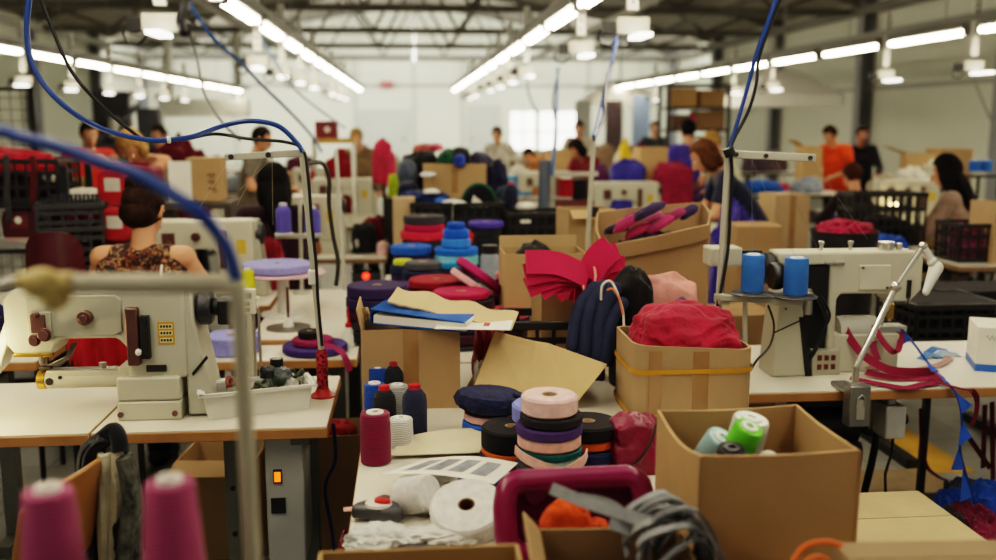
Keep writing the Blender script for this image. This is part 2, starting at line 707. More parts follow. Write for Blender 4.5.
TRUSS = [5.3 * k for k in range(2, 7)] + [37.1]
for Y in TRUSS:
    b = MB()
    b.box2((XL, Y - .07, 3.98), (XR, Y + .07, 4.13))
    b.prism([(XL, EAVE - .16), (XRIDGE, RIDGE - .16), (XR, EAVE - .16), (XR, EAVE - .05), (XRIDGE, RIDGE - .05), (XL, EAVE - .05)], Y - .06, Y + .06, 'xz')
    n = 9
    for i in range(n):
        xa = XL + (XR - XL) * i / n
        xb = XL + (XR - XL) * (i + .5) / n
        xc = XL + (XR - XL) * (i + 1) / n
        top = lambda x: RIDGE - .12 - (RIDGE - EAVE) * abs(x - XRIDGE) / (XR - XRIDGE)
        for p, q in (((xa, Y, 4.08), (xb, Y, top(xb))), ((xb, Y, top(xb)), (xc, Y, 4.08))):
            b.cyl(p, q, .045, n=6)
    trim(b, M_STR)
    for X in (XR - .16, XL + .16):
        b = MB()
        b.box2((X - .14, Y - .02, 0), (X + .14, Y + .02, 4.4))
        b.box2((X - .15, Y - .15, 0), (X - .12, Y + .15, 4.4))
        b.box2((X + .12, Y - .15, 0), (X + .15, Y + .15, 4.4))
        trim(b, mat('#808186', rough=.6, var=.08, scale=2))
# beams running the length of the hall
for X, z, w, h, mm in ((XR - .5, 3.35, .12, .2, M_STRL), (XR - .5, 3.95, .12, .2, M_STR), (XL + .5, 3.35, .12, .2, M_STR), (XL + .5, 3.95, .12, .2, M_STRL),
                       (3.9, 3.55, .12, .1, M_STRL), (-3.4, 3.6, .12, .1, M_STR), (7.2, 4.15, .1, .12, M_STR), (-6.6, 4.15, .1, .12, M_STR)):
    b = MB()
    b.box2((X - w / 2, YN + 8, z), (X + w / 2, YB, z + h))
    trim(b, mm)
# ledges, panels and doors of the end wall and the long wall
b = MB()
b.box2((XR - .05, 6, 2.36), (XR, YB, 2.46))
trim(b, M_STRL)
b = MB()
b.box2((XL, YB - .08, 3.0), (XR, YB, 3.1))
trim(b, M_STRL)
for X in (-6.5, -2.0, .25, 2.1, 7.0):
    b = MB()
    b.box2((X - .06, YB - .06, 0), (X + .06, YB, 4.2))
    trim(b, M_WALL2)
b = MB()
b.box2((-1.9, YB - .05, 0), (.1, YB, 2.15))
b.mat(1).box2((-.25, YB - .08, 1.0), (-.1, YB - .05, 1.05))
struct('door_1', b, [M_WALL2, M_DARK])
b = MB()
b.box2((2.3, YB - .05, 0), (3.6, YB, 2.3))
b.mat(1).box2((2.4, YB - .08, 1.0), (2.5, YB - .05, 1.05))
struct('door_2', b, [M_WALL2, M_DARK])
b = MB()
b.box2((-1.0, YB - .3, 2.95), (-.55, YB - .02, 3.2))
b.build('hanging_alarm_box', plastic('#8e2226'), None, 'small red alarm box high on the white end wall', 'alarm')
for k, (xa, xb) in enumerate(((3.95, 4.95), (5.1, 6.55))):
    b = MB()
    b.box2((xa, YB - .04, .6), (xb, YB - .02, 2.05))
    w = b.build('window_%d' % (k + 1), mat('#fffdf4', var=0, emit=2.6), None, kind='structure')
    f = MB()
    for x in (xa, (xa + xb) / 2, xb):
        f.box2((x - .03, YB - .08, .55), (x + .03, YB - .03, 2.1))
    for z in (.57, 1.3, 2.08):
        f.box2((xa, YB - .08, z - .03), (xb, YB - .03, z + .03))
    f.build('window_frame', M_WALL, w)
# yellow walkway line on the floor beyond the bench
b = MB()
b.box2((2.45, 4.3, 0), (2.75, 9.0, .003))
trim(b, mat('#b98d2d', rough=.6, var=.15, scale=6))
# conduit dropping from the roof in the middle of the hall
b = MB()
b.cyl(P(414, 62, 33), P(415, -14, 33) + V((0, 0, 1)), .06)
trim(b, M_STRL)

# ---------------------------------------------------------------- lights
M_TUBE = mat('#fff1d6', var=0, emit=27.0)
M_HOUS = mat('#8d8d86', rough=.5, var=.05)


def make_light():
    r = thing('ceiling_light', 'x', 'light')
    b = MB()
    b.box2((-.07, -.8, .03), (.07, .8, .08))
    b.box2((-.05, -.83, -.03), (.05, -.78, .03))
    b.box2((-.05, .78, -.03), (.05, .83, .03))
    b.build('housing', M_HOUS, r)
    b = MB()
    for s in (-.03, .03):
        b.cyl((s, -.78, 0), (s, .78, 0), .022, n=8)
    b.build('tube', M_TUBE, r)
    return r


ROWS = [(-1.42, 2.62, '', .325), (1.42, 2.62, '', .575), (-4.95, 2.57, '', .3), (5.75, 2.6, '', .3)]
RN = ['row above the sewing machines beside the aisle', 'row above the cartons on the long table', 'outermost row above the black rack', 'outermost row by the steel columns']
light0 = make_light()
first = True
for ri, (X, z, _, off) in enumerate(ROWS):
    for k in range(16):
        Y = 1.0 + k * 1.85 + off
        if ri == 2 and Y < 12:
            continue
        lab = 'tube light, %s from the near end, %s' % (ORD[k], RN[ri])
        o = light0 if first else dup(light0)
        first = False
        o.location = (X, Y, z)
        o['label'] = lab
        o['group'] = 'ceiling lights, ' + RN[ri]
    b = MB()
    b.box2((X - .05, YN + 5, z + .1), (X + .05, 31.5, z + .17))
    for k in range(14):
        b.cyl((X, 1 + k * 2.3, z + .16), (X, 1 + k * 2.3, 4.4), .006, n=5)
    trim(b, M_HOUS)


def make_drop():
    r = thing('hanging_power_box', 'x', 'power drop')
    b = MB()
    b.box2((-.035, -.02, .1), (.035, .02, .75))
    for k in range(9):
        b.mat(1).box2((-.006, -.0215, .14 + k * .065), (.006, -.0195, .165 + k * .065))
    b.build('post', [M_WHITEPL, M_DARK], r)
    b = MB()
    b.box2((-.105, -.04, -.05), (.105, .04, .055))
    b.build('socket_box', mat('#b9b6a8', rough=.5, var=.05), r, bevel=.006)
    b = MB()
    b.box2((-.185, -.03, -.05), (-.105, .03, .03))
    b.tube([(-.2, 0, -.02), (-.22, 0, -.06), (-.2, 0, -.11), (-.14, 0, -.12), (-.1, 0, -.09), (-.08, 0, -.06)], .008)
    b.build('plug', M_BLACK, r, bevel=.004)
    b = MB()
    b.box2((-.02, -.3, -.085), (.06, .0, -.06))
    b.build('lamp', mat('#fffaf0', var=0, emit=4.0), r)
    return r


drop0 = make_drop()
first = True
DROPS = [(-1.42, 2.26, [5.95, 9.65, 11.5, 13.35, 15.2, 18.9, 20.75, 22.6], 0), (1.42, 2.29, [6.2, 8.05, 11.75, 13.6, 15.45, 17.3, 21.0, 22.85], 1), (-4.95, 2.22, [13.325, 15.175, 17.025, 18.875, 20.725, 22.575], 2), (5.75, 2.25, [9.625, 11.475, 15.175, 17.025, 20.725, 22.575], 3)]
for X, z, ys, ri in DROPS:
    for k, Y in enumerate(ys):
        o = drop0 if first else dup(drop0)
        first = False
        o.location = (X, Y, z)
        o['label'] = 'socket box on white post, %s along the %s' % (ORD[k], RN[ri].replace(' beside the aisle',''))
        o['group'] = 'hanging socket boxes, ' + RN[ri]

# exhaust hoods
def hood(label, X, Y, z, s=1.0):
    r = thing('exhaust_hood', label, 'hood', (X, Y, z))
    b = MB()
    w, d = 1.0 * s, .7 * s
    vs = [(-w, -d, .22), (w, -d, .22), (w, d, .22), (-w, d, .22), (-.2, -.2, .72), (.2, -.2, .72), (.2, .2, .72), (-.2, .2, .72)]
    b._new([V(v) for v in vs], [(0, 1, 5, 4), (1, 2, 6, 5), (2, 3, 7, 6), (3, 0, 4, 7)])
    b.build('canopy', mat('#f4f2e8', rough=.5, var=.03), r, solid=.01)
    b = MB()
    b.box2((-w, -d, 0), (w, -d + .02, .22))
    b.box2((-w, d - .02, 0), (w, d, .22))
    b.box2((-w, -d, 0), (-w + .02, d, .22))
    b.box2((w - .02, -d, 0), (w, d, .22))
    b.build('skirt', mat('#f4f2e8', rough=.5, var=.03), r)
    b = MB()
    b.cyl((0, 0, .7), (0, 0, 2.6), .025)
    b.build('hanger', M_STRL, r)
    return r


hood('white pyramid exhaust hood hanging near the grey steel columns', 7.6, 19.5, 1.98)
hood('brightly lit white exhaust hood hanging in front of the end wall', 5.9, 27.0, 2.1, 1.0)

def lamp(kind, loc, target, power, size=.5, col=(1, .95, .84), **kw):
    d = bpy.data.lights.new('lamp', kind)
    d.energy = power
    d.color = col
    if kind == 'AREA':
        d.shape = 'RECTANGLE'
        d.size, d.size_y = size
    else:
        d.shadow_soft_size = size
    for k, v in kw.items():
        setattr(d, k, v)
    o = bpy.data.objects.new('lamp', d)
    COL.objects.link(o)
    o.location = loc
    o.rotation_euler = (V(target) - V(loc)).to_track_quat('-Z', 'Y').to_euler()
    return o


# added area lamps, hidden behind a truss chord, that brighten the end wall
for X in (-6.2, 0, 6.4):
    d = lamp('AREA', (X, 32.0, 4.05), (X, 38, 1.6), 330, (5.4, .08), (1, .96, .86))
# added fill lamps, out of view overhead, that brighten the near benches
lamp('AREA', (-1.4, 2.0, 3.9), (-1.0, 3.4, .8), 26, (2.4, 2.4), (1, .9, .72))
lamp('AREA', (1.4, 2.4, 3.9), (1.2, 3.6, .8), 16, (2.4, 2.4))
# small machine lamp by the sewing head
lamp('POINT', (-1.34, 2.93, 1.0), (0, 0, 0), 3.0, .03, (1, .8, .45))

world = bpy.data.worlds.new('world')
scene.world = world
world.use_nodes = True
world.node_tree.nodes['Background'].inputs[0].default_value = (1, .95, .86, 1)
world.node_tree.nodes['Background'].inputs[1].default_value = .32
scene.view_settings.view_transform = 'Filmic'
scene.view_settings.look = 'High Contrast'
scene.view_settings.exposure = 0.31
scene.cycles.use_denoising = True
scene.cycles.max_bounces = 5
scene.cycles.diffuse_bounces = 3
scene.cycles.glossy_bounces = 2
scene.cycles.sample_clamp_indirect = 4.0
# ================================================================ benches
TZ = .77
TH = TZ - .037
table('white worktop under the cylinder-arm machine, left piece with its seam at the machine base'.replace('left piece', 'the piece'), -2.3, -.972, 2.905, 3.52, legs=(-.55,))
t1 = table('white worktop with a wooden edge carrying the white bin of trinkets', -.968, -.262, 2.905, 3.52, legs=(.262,))
table('long white packing table crowded with cones and tape rolls', -.151, .985, 1.35, 3.66, legs=(-.5, .5))
table('long white table under the heaped coloured webbing rolls', -.151, 1.06, 3.68, 5.9, legs=(-.5, .5))
table('white worktop under the machine seen from behind', 1.13, 2.75, 3.15, 3.86, legs=(.92 - .11,), legmat=M_DARK)
table('white side table holding lavender and purple reels', -.70, -.235, 4.15, 5.4, legs=(-.18, .18))
table('white worktop in front of the woman in the floral top', -2.6, -.72, 4.95, 5.5, legs=(-.8, .8))


# ================================================================ machine with a free cylinder arm, seen from the front
def hero_machine():
    r = thing('sewing_machine', 'large white cylinder-arm sewing machine with yellow data plate, beside the white bin', 'sewing machine', (-.822, 3.02, TZ), 0)
    b = MB()
    body = [(-.425, .385), (-.405, .417), (.118, .417), (.118, .13), (-.063, .13), (-.063, .232), (-.092, .262), (-.262, .262), (-.285, .215), (-.40, .215), (-.425, .25)]
    b.prism(body, .02, .145, 'xz')
    o = b.build('arm', M_MACH, r, bevel=.012, segs=3)
    b = MB()
    b.prism([(-.352, .40), (-.085, .40), (-.07, .385), (-.07, .285), (-.095, .272), (-.262, .272), (-.352, .272)], .012, .022, 'xz')
    b.build('cover_plate', M_MACH2, o, bevel=.004)
    b = MB()
    b.box2((-.098, 0, 0), (.098, .22, .062))
    b.build('plinth', M_MACH, r, bevel=.006)
    b = MB()
    b.box2((-.097, .001, .064), (.097, .22, .14))
    q = b.build('base', M_MACH, r, bevel=.008)
    for x in (-.088, .078):
        b = MB()
        b.cyl((x, .0, .022), (x, -.006, .022), .009)
        b.build('screw', M_BROWNSTEEL, q)
    # free cylinder arm
    b = MB()
    b.cyl((-.10, .09, .118), (-.335, .09, .118), .029, n=28)
    b.box2((-.33, .065, .118), (-.1, .115, .150))
    b.box2((-.1, .05, .08), (-.06, .14, .165))
    c = b.build('cylinder_arm', M_MACH, r, bevel=.004)
    b = MB()
    b.cyl((-.334, .09, .118), (-.36, .09, .118), .031, n=28)
    b.build('end_cap', M_BRASS, c, bevel=.003)
    b = MB()
    b.box2((-.325, .07, .150), (-.12, .11, .1525))
    b.cyl((-.16, .09, .152), (-.16, .09, .17), .012)
    b.build('needle_plate', M_STEEL, c)
    b = MB()
    b.cyl((-.318, .063, .118), (-.318, .059, .118), .012)
    b.cyl((-.285, .064, .13), (-.285, .06, .13), .006)
    b.build('bore', M_DARK, c)
    # needle and foot
    b = MB()
    b.cyl((-.345, .08, .23), (-.345, .08, .17), .006)
    b.cyl((-.345, .08, .17), (-.345, .08, .152), .0015)
    b.build('needle_bar', M_CHROME, r)
    b = MB()
    b.cyl((-.33, .09, .23), (-.33, .09, .165), .006)
    b.box2((-.35, .07, .155), (-.315, .115, .163))
    b.prism([(-.33, .165), (-.27, .195), (-.25, .235), (-.235, .235), (-.255, .19), (-.29, .16)], .08, .1, 'xz')
    b.build('presser_foot', steel('#6a655e', .4), r, bevel=.002)
    b = MB()
    b.box2((-.4, .01, .21), (-.285, .03, .222))
    b.build('thread_guard', M_BRASS, r, bevel=.002)
    b = MB()
    b.box2((-.425, .03, .24), (-.415, .13, .38))
    b.prism([(-.425, .25), (-.455, .17), (-.50, .12), (-.50, .15), (-.45, .27), (-.425, .33)], .04, .12, 'xz')
    b.build('face_plate', M_MACH, r, bevel=.004)
    # fittings on the front
    b = MB()
    b.box2((-.34, .004, .27), (-.278, .014, .352))
    t = b.build('tension_plate', M_MACH2, r, bevel=.002)
    b = MB()
    b.box2((-.338, -.002, .288), (-.295, .006, .345))
    for x, z, rr in ((-.325, .268, .014), (-.295, .285, .016), (-.318, .345, .008)):
        b.cyl((x, .01, z), (x, -.025, z), rr, n=18)
        b.cyl((x, -.01, z), (x, -.016, z), rr * 1.35, n=18)
    b.build('tension_discs', M_BROWNSTEEL, t, bevel=.0015)
    b = MB()
    b.cyl((-.175, .014, .333), (-.175, -.014, .333), .022, n=22)
    b.cyl((-.175, -.012, .333), (-.175, -.022, .333), .014, n=8)
    b.build('dial', M_BROWNSTEEL, r, bevel=.002)
    b = MB()
    b.box2((-.054, -.012, .18), (-.018, .02, .362))
    g = b.build('lever_guide', M_BROWNSTEEL, r, bevel=.004)
    b = MB()
    b.box2((-.012, -.004, .20), (.012, .02, .335))
    for z in (.215, .25, .29, .325):
        b.cyl((.004, -.004, z), (.004, -.01, z), .005, n=8)
    b.build('slide', M_DARK, g)
    b = MB()
    b.ell((-.018, -.016, .225), (.009, .012, .011))
    b.cyl((-.018, -.01, .225), (-.018, .015, .225), .004)
    b.build('lever_knob', M_WHITEPL, g)
    b = MB()
    b.box2((-.005, .012, .155), (.055, .022, .175))
    b.build('maker_badge', M_DARK, r)
    b = MB()
    b.box2((.035, .0185, .24), (.085, .0205, .312))
    for k, z in enumerate((.296, .275, .252)):
        b.mat(1).box2((.04, .0175, z - .006), (.08, .0187, z + .009))
        b.mat(2)
        for j in range(4):
            b.box2((.043 + j * .009, .0168, z - .002), (.049 + j * .009, .0178, z + .006))
    b.build('data_plate', [mat('#c99a25', rough=.5), mat('#ead9a2', rough=.5), M_DARK], r)
    for k, x in enumerate((-.21, -.13, -.02)):
        b = MB()
        b.cyl((x, .08, .415), (x, .08, .425), .007)
        b.ell((x, .08, .428), (.01, .01, .006))
        b.build('oil_cap', M_STEEL, r)
    # right-hand end: wheel, belt guard
    b = MB()
    b.prism([(.112, .412), (.14, .412), (.145, .30), (.2, .005), (.112, .005)], .03, .2, 'xz')
    gd = b.build('belt_guard', mat('#b9b7a5', rough=.45, var=.05), r, bevel=.008)
    b = MB()
    b.prism([(.13, .144), (.178, .2), (.182, .19), (.134, .134)], .024, .032, 'xz')
    b.build('seam', M_DARK, gd)
    M = Matrix.Translation((.145, .09, .345)) @ Matrix.Rotation(R(90), 4, 'Y')
    b = MB()
    b.lathe([(0, 0), (.03, 0), (.05, .004), (.058, .012), (.058, .038), (.05, .046), (.03, .046), (0, .05)], M, 30)
    b.build('handwheel', mat('#2c2d33', rough=.4), r)
    b = MB()
    b.cyl((.19, .09, .345), (.25, .09, .345), .028)
    b.box2((.21, .06, .29), (.27, .15, .37))
    b.build('motor_coupling', M_BLACK, r, bevel=.006)
    return r


hero = hero_machine()
# counter display on its pole, white bin of trinkets, red mesh-wrapped stand foot
b = thing('digital_counter', 'small cream control panel with grey keys on a thin steel pole behind the bin', 'control panel', V((P(254, 340, 3.36).x, 3.36, TZ)), 0)
z1_, z2_ = P(236, 315, 3.34).z - TZ, P(236, 290, 3.34).z - TZ
o = MB()
o.cyl((0, 0, 0), (0, 0, z1_ + .02), .007)
o.cyl((.018, .01, 0), (.018, .01, z1_ + .02), .005)
o.cyl((0, 0, 0), (0, 0, .006), .03)
o.build('pole', M_STEEL, b)
o = MB()
o.box2((-.13, -.015, z1_), (.012, .015, z2_))
pn = o.build('panel', mat('#d9d5bf', rough=.5, var=.04), b, bevel=.004)
o = MB()
for i in range(4):
    for j in range(2):
        o.box2((-.118 + i * .03, -.0175, z1_ + .01 + j * .02), (-.097 + i * .03, -.014, z1_ + .024 + j * .02))
o.build('keypad', mat('#7d7c70', rough=.5), pn)
o = MB()
o.box2((-.118, -.0175, z1_ + .055), (.0, -.014, z2_ - .012))
o.build('display', mat('#8f947f', rough=.2), pn)
cone('neon yellow thread cone behind the cream control panel', P(248, 293, 3.75) - V((0, 0, .02)), '#d8d420', 'cone', .032, .11, cap='#d8d4c0')
b = MB()
p = P(248, 293, 3.75)
b.cyl((p.x, p.y, TZ - .04), (p.x, p.y, p.z - .025), .012)
b.cyl((p.x, p.y, p.z - .024), (p.x, p.y, p.z - .016), .045)
b.cyl((p.x, p.y, 0), (p.x, p.y, TZ - .04), .018)
b.cyl((p.x, p.y, 0), (p.x, p.y, .02), .14)
b.build('cone_holder', M_POLE, None, 'slim steel holder carrying the neon yellow cone', 'stand')


def bin_tray():
    r = thing('storage_bin', 'white plastic bin full of zips and trinkets on the worktop', 'bin', (-.505, 3.11, TZ), R(17))
    b = MB()
    w, d, h, tp = .34, .14, .085, .012

    def ring(z, e):
        return [V((sx * (w / 2 + e), sy * (d / 2 + e), z)) for sx, sy in ((-1, -1), (1, -1), (1, 1), (-1, 1))]
    A, B, Cc, D = ring(0, -tp), ring(h, 0), ring(h, -.006), ring(.005, -tp - .005)
    vs = A + B + Cc + D
    fs = [(0, 3, 2, 1), (12, 13, 14, 15)]
    for k in range(4):
        j = (k + 1) % 4
        fs += [(k, j, 4 + j, 4 + k), (4 + k, 4 + j, 8 + j, 8 + k), (8 + k, 8 + j, 12 + j, 12 + k)]
    b._new(vs, fs)
    b.build('bin_body', M_WHITEPL, r)
    b = MB()
    for sx, sy, ex, ey in ((0, -1, w + .03, .014), (0, 1, w + .03, .014), (-1, 0, .014, d + .03), (1, 0, .014, d + .03)):
        b.box((sx * (w / 2 + .008), sy * (d / 2 + .008), h), (ex, ey, .008))
    b.build('rim', M_WHITEPL, r, bevel=.002)
    return r


bin_tray()
rnd = random.Random(5)
heapc = ['#2b2a2a', '#39453c', '#6b6f73', '#8d3a22', '#3c3a2e', '#c9c6bb', '#44513c', '#24262b', '#807a6a']
for k in range(16):
    b = MB()
    x, y = -.46 + rnd.uniform(-.12, .08), 3.13 + rnd.uniform(-.035, .035)
    y += (x + .5) * .3
    z = TZ + .045 + (k % 4) * .018
    if k % 3 == 0:
        b.tube([V((x, y, z)) + V((.022 * math.cos(a), .022 * math.sin(a) * .7, .012 * math.sin(a * 2 + k))) for a in [i * PI / 8 for i in range(16)]], .006, 6, True)
        nm, lb, ct = 'cord_loop', 'looped dark cord', 'cord'
    else:
        b.heap((x, y, z), (.055, .045, .04), k, 3, .3)
        nm, lb, ct = 'trinket', 'small crumpled packet of trimmings', 'trimming'
    b.build(nm, mat(heapc[k % 9], rough=.35, var=.35, scale=60), None, lb + ' heaped in the white bin', ct, group='trimmings in the white bin')
b = MB()
c0 = P(277, 372, 3.17)
b.cyl((c0.x, c0.y, TZ + .10), (c0.x, c0.y, TZ + .155), .022)
b.mat(1).cyl((c0.x, c0.y, TZ + .155), (c0.x, c0.y, TZ + .163), .015)
b.build('small_jar', [M_BLACK, M_WHITEPL], None, 'small black jar with a white lid on top of the bin contents', 'jar')


# ---------------------------------------------------------------- thread stand with red foot at the end of the worktop
def rod(b, p, q, r, n=10):
    b.cyl(p, q, r, n=n)


r = thing('thread_stand', 'tall white thread stand with a red wrapped foot at the worktop end', 'thread stand', Z(323, 396, TZ))
base = V(r.location)
tp = P(302, 153, base.y) - base
b = MB()
b.lathe([(0, 0), (.043, 0), (.043, .005), (.026, .016), (.02, .03), (0, .03)], n=24)
b.build('flange', plastic('#b01c22'), r)
b = MB()
b.lathe([(0, .02), (.02, .02), (.0185, .09), (.02, .155), (.013, .165), (0, .165)], n=20)
b.build('wrapping', mat('#9c1c30', rough=.7, var=.6, scale=90, kind='voronoi'), r)
b = MB()
rod(b, (0, 0, .15), tp, .0105)
b.build('post', M_POLE, r)
b = MB()
e = P(228, 157, base.y) - base
b.box((tp + e) / 2, ((tp - e).length + .02, .02, .022), (0, math.atan2(-(tp.z - e.z), tp.x - e.x), 0))
g = b.build('crossbar', M_POLE, r, bevel=.003)
for k, t in enumerate((.05, .55)):
    b = MB()
    q = e.lerp(tp, t)
    b.cyl(q + V((0, -.011, 0)), q + V((0, -.017, 0)), .009)
    b.build('eyelet', M_DARK, g)
b = MB()
q = P(313, 277, base.y) - base
b.box(q, (.03, .03, .05))
b.build('clamp', M_WHITEPL, r, bevel=.004)


def cable(label, pts, rad, col, name='cable', k=8, rough=.35, ties=()):
    b = MB()
    b.tube(smooth_path(pts, k), rad, 8)
    o = b.build(name, mat(col, rough=rough, var=.05), None, label, 'cable')
    return o


YS = base.y
cable('blue cable looping from the roof to the red-footed thread stand', [V((-1.42, 3.1, 2.71)), P(36, -60, 3.03), P(31, -14, 3.0), P(27, 30, 3.0), P(34, 68, 3.0), P(60, 102, 3.0), P(100, 128, 3.02), P(150, 140, 3.05), P(190, 137, 3.1), P(222, 126, YS - .03), P(250, 121, YS - .03), P(278, 126, YS - .03), P(297, 143, YS - .03), P(303, 152, YS - .03)], .0082, '#173a7d', k=8)
cable('black cable sagging beside the looping blue one to the red-footed stand', [V((-1.40, 3.2, 2.71)), P(30, -50, 3.08), P(37, -14, 3.03), P(52, 28, 3.03), P(72, 72, 3.03), P(100, 104, 3.05), P(130, 130, 3.05), P(150, 141, 3.08), P(185, 139, 3.12), P(215, 134, YS - .015), P(250, 139, YS - .02), P(285, 142, YS - .02), P(303, 150, YS - .02), P(308, 175, YS - .025), P(312, 225, YS - .025), P(316, 262, YS - .025), P(318, 300, YS - .025), P(322, 346, YS - .03)], .0055, '#17181a')
b = MB()
q = P(169, 140, 3.05)
b.cyl(q - V((.0035, 0, -.001)), q + V((.0035, 0, .001)), .0115, n=10)
b.build('cable_tie', M_WHITEPL, None, 'white cable tie binding the looping blue and black cables', 'cable tie')
cable('black plug cable bunch hanging over the first socket box', [P(184, -14, 5.9), P(185, 5, 5.88), P(181, 20, 5.86), P(184, 32, 5.88), P(188, 25, 5.9)], .03, '#17171a', 'hanging_cable')
cable('thin grey cable hanging from the plugged socket box over the aisle', [P(188, 25, 5.9), P(197, 60, 5.9), P(205, 95, 5.6), P(222, 122, 5.3), P(240, 140, 5.1)], .007, '#4a4b4c', 'hanging_cable')
cable('black hose arching down behind the red-footed thread stand', [P(303, 165, 3.9), P(322, 163, 3.95), P(329, 180, 4.0), P(329, 205, 4.05), P(333, 235, 4.1), P(338, 262, 4.15), P(336, 285, 4.2)], .009, '#3c3c35', 'hanging_hose')
cable('pale blue cable slanting down from the roof towards the maroon chest', [V((-1.42, 6.0, 2.7)), P(205, 28, 6.1), P(240, 62, 6.5), P(262, 85, 7), P(290, 112, 7.5), P(312, 136, 8), P(322, 152, 8)], .011, '#3d64a6', 'hanging_cable')
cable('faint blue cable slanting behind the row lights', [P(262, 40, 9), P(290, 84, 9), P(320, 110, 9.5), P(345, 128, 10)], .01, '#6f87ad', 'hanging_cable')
# threads running from the eyelets
for k, (x0, y0, x1, y1, Y1) in enumerate(((229, 160, 195, 215, 3.3), (262, 158, 237, 205, 3.4), (272, 158, 273, 225, 3.4), (272, 158, 240, 190, 3.3))):
    b = MB()
    b.cyl(P(x0, y0, YS), P(x1, y1, Y1), .0007, n=5)
    b.build('thread', mat('#b9ae8c', var=0), None, 'fine thread strung from the crossbar of the red-footed stand', 'thread', group='threads of the red-footed stand')

# ---------------------------------------------------------------- reels on the side table
r = thing('reel_holder', 'flat reel tray on a pedestal holding a lavender roll beside the red-footed stand', 'reel holder', V((-.615, 4.7, TZ)))
b = MB()
b.lathe([(0, .0), (.11, 0), (.11, .008), (.03, .012), (.028, .2), (0, .2)], n=30)
b.build('pedestal', M_WHITEPL, r)
b = MB()
b.lathe([(0, .2), (.2, .2), (.205, .206), (.2, .212), (0, .212)], n=40)
b.build('tray', plastic('#c9a3a8'), r)
roll('lavender webbing roll on the pedestal tray', (-.64, 4.7, TZ + .214), '#8f8fc4', .165, .04, .02)
r = thing('spindle', 'upright brown spindle rod on a grey steel disc', 'spindle', (-.555, 4.38, TZ))
b = MB()
b.lathe([(0, 0), (.1, 0), (.1, .006), (0, .008)], n=32)
b.build('disc', steel('#8a8982', .3), r)
b = MB()
b.lathe([(0, .006), (.025, .008), (.015, .05), (0, .05)], n=16)
b.build('hub', M_WHITEPL, r)
b = MB()
b.cyl((0, 0, .05), (0, 0, .19), .006)
b.build('rod', M_BROWNSTEEL, r)
roll('wide lavender webbing roll lying at the table front beside the bin', (-.60, 4.27, TZ), '#8a8ccb', .115, .07, .03) if False else None
roll('wide lavender webbing roll under the steel spindle disc', (-.74, 4.02, TZ - .02), '#8587c6', .11, .075, .03)
table('low white shelf under the wide lavender and purple rolls', -.9, -.22, 3.86, 4.14, z=TZ - .0215, legs=(-.25, .25), name='shelf_table')
roll('large dark purple webbing roll lying by the glue bottle', (-.40, 4.0, TZ - .02), '#43346f', .135, .032, .03)
roll('raspberry webbing roll stacked on the dark purple one', (-.41, 4.0, TZ + .0135), '#8c2a55', .085, .025, .025)
roll('small black roll topping the raspberry roll', (-.42, 4.0, TZ + .04), '#1f1d20', .05, .03, .012)
b = MB()
b.ribbon(smooth_path([V((-.36, 3.93, TZ + .02)), V((-.3, 3.9, TZ + .01)), V((-.27, 3.86, TZ - .01)), V((-.25, 3.85, TZ - .07))]), .025, (1, 0, .3))
b.build('webbing_end', tape('#8c2a55'), None, 'loose raspberry webbing end hanging off the low shelf', 'webbing')
r = thing('glue_bottle', 'white squeeze bottle with a long red nozzle', 'bottle', (-.265, 4.09, TZ - .021))
b = MB()
b.lathe([(0, 0), (.032, 0), (.034, .01), (.032, .05), (.014, .085), (0, .085)], n=20)
b.build('bottle_body', M_WHITEPL, r)
b = MB()
b.lathe([(0, .083), (.016, .083), (.016, .1), (.008, .105), (.002, .175), (0, .175)], n=16)
b.build('nozzle', plastic('#b01a22'), r)

# control box and switch under the worktop
r = thing('motor_control_box', 'grey motor control box with a glowing orange switch under the worktop', 'control box', (-.405, 3.05, .30))
b = MB()
b.box2((-.06, -.08, 0), (.06, .2, .42))
b.build('housing', mat('#a8aaa6', rough=.45, var=.05), r, bevel=.006)
b = MB()
b.box2((-.035, -.086, .27), (-.008, -.078, .315))
o = b.build('switch', M_BLACK, r)
b = MB()
b.box2((-.031, -.09, .277), (-.012, -.084, .308))
b.build('rocker', mat('#ff6a1a', var=0, emit=1.6), o)
b = MB()
b.box2((-.045, -.086, .17), (-.0, -.078, .22))
b.build('socket', M_BLACK, r)
b = MB()
b.box2((-.06, .0, .42), (-.03, .1, .431))
b.box2((.03, .0, .42), (.06, .1, .431))
b.build('bracket', M_LEG, r)
r = thing('treadle_stand', 'pale steel treadle frame under the machine worktop', 'treadle', (-.72, 3.12, 0))
for x in (-.28, .1):
    b = MB()
    b.box2((x, 0, 0), (x + .05, .03, TH - .002))
    for z in (.1, .22, .34, .5):
        b.mat(1).cyl((x + .025, 0, z), (x + .025, -.004, z), .009, n=10)
    b.build('upright', [M_LEG, M_DARK], r)
b = MB()
b.box2((-.25, 0, .08), (.12, .025, .12))
b.build('crosspiece', M_LEG, r)
b = MB()
b.box((-.08, .12, .1), (.3, .25, .012), (R(15), 0, 0))
b.build('pedal', M_DARK, r)
carton('open brown carton on the floor behind the worktop leg', (-.31, 3.68, 0), (.24, .22, .52), R(4), (('l', 60, .1), ('r', 30, .1)), M_CARD3)
heap_thing('crumpled red cloth poking from the floor carton', (-.31, 3.68, .42), (.2, .18, .13), '#9c2026', 21, sub=4)
heap_thing('pale paper scrap pushed in beside the red cloth', (-.04, 3.2, .45), (.07, .12, .08), '#c9bda5', 25, 'paper_scrap', 'paper', sub=4) if False else None
cable('dark blue cable dropping beside the worktop leg', [V((-.26, 3.1, .72)), V((-.255, 3.09, .6)), V((-.29, 3.08, .5)), V((-.27, 3.1, .3)), V((-.28, 3.12, .02))], .006, '#1c2a52')
carton('beige carton on the floor beneath the machine worktop', (-.74, 3.75, 0), (.3, .28, .42), R(-6), (('f', 100, .12),), M_CARD2)

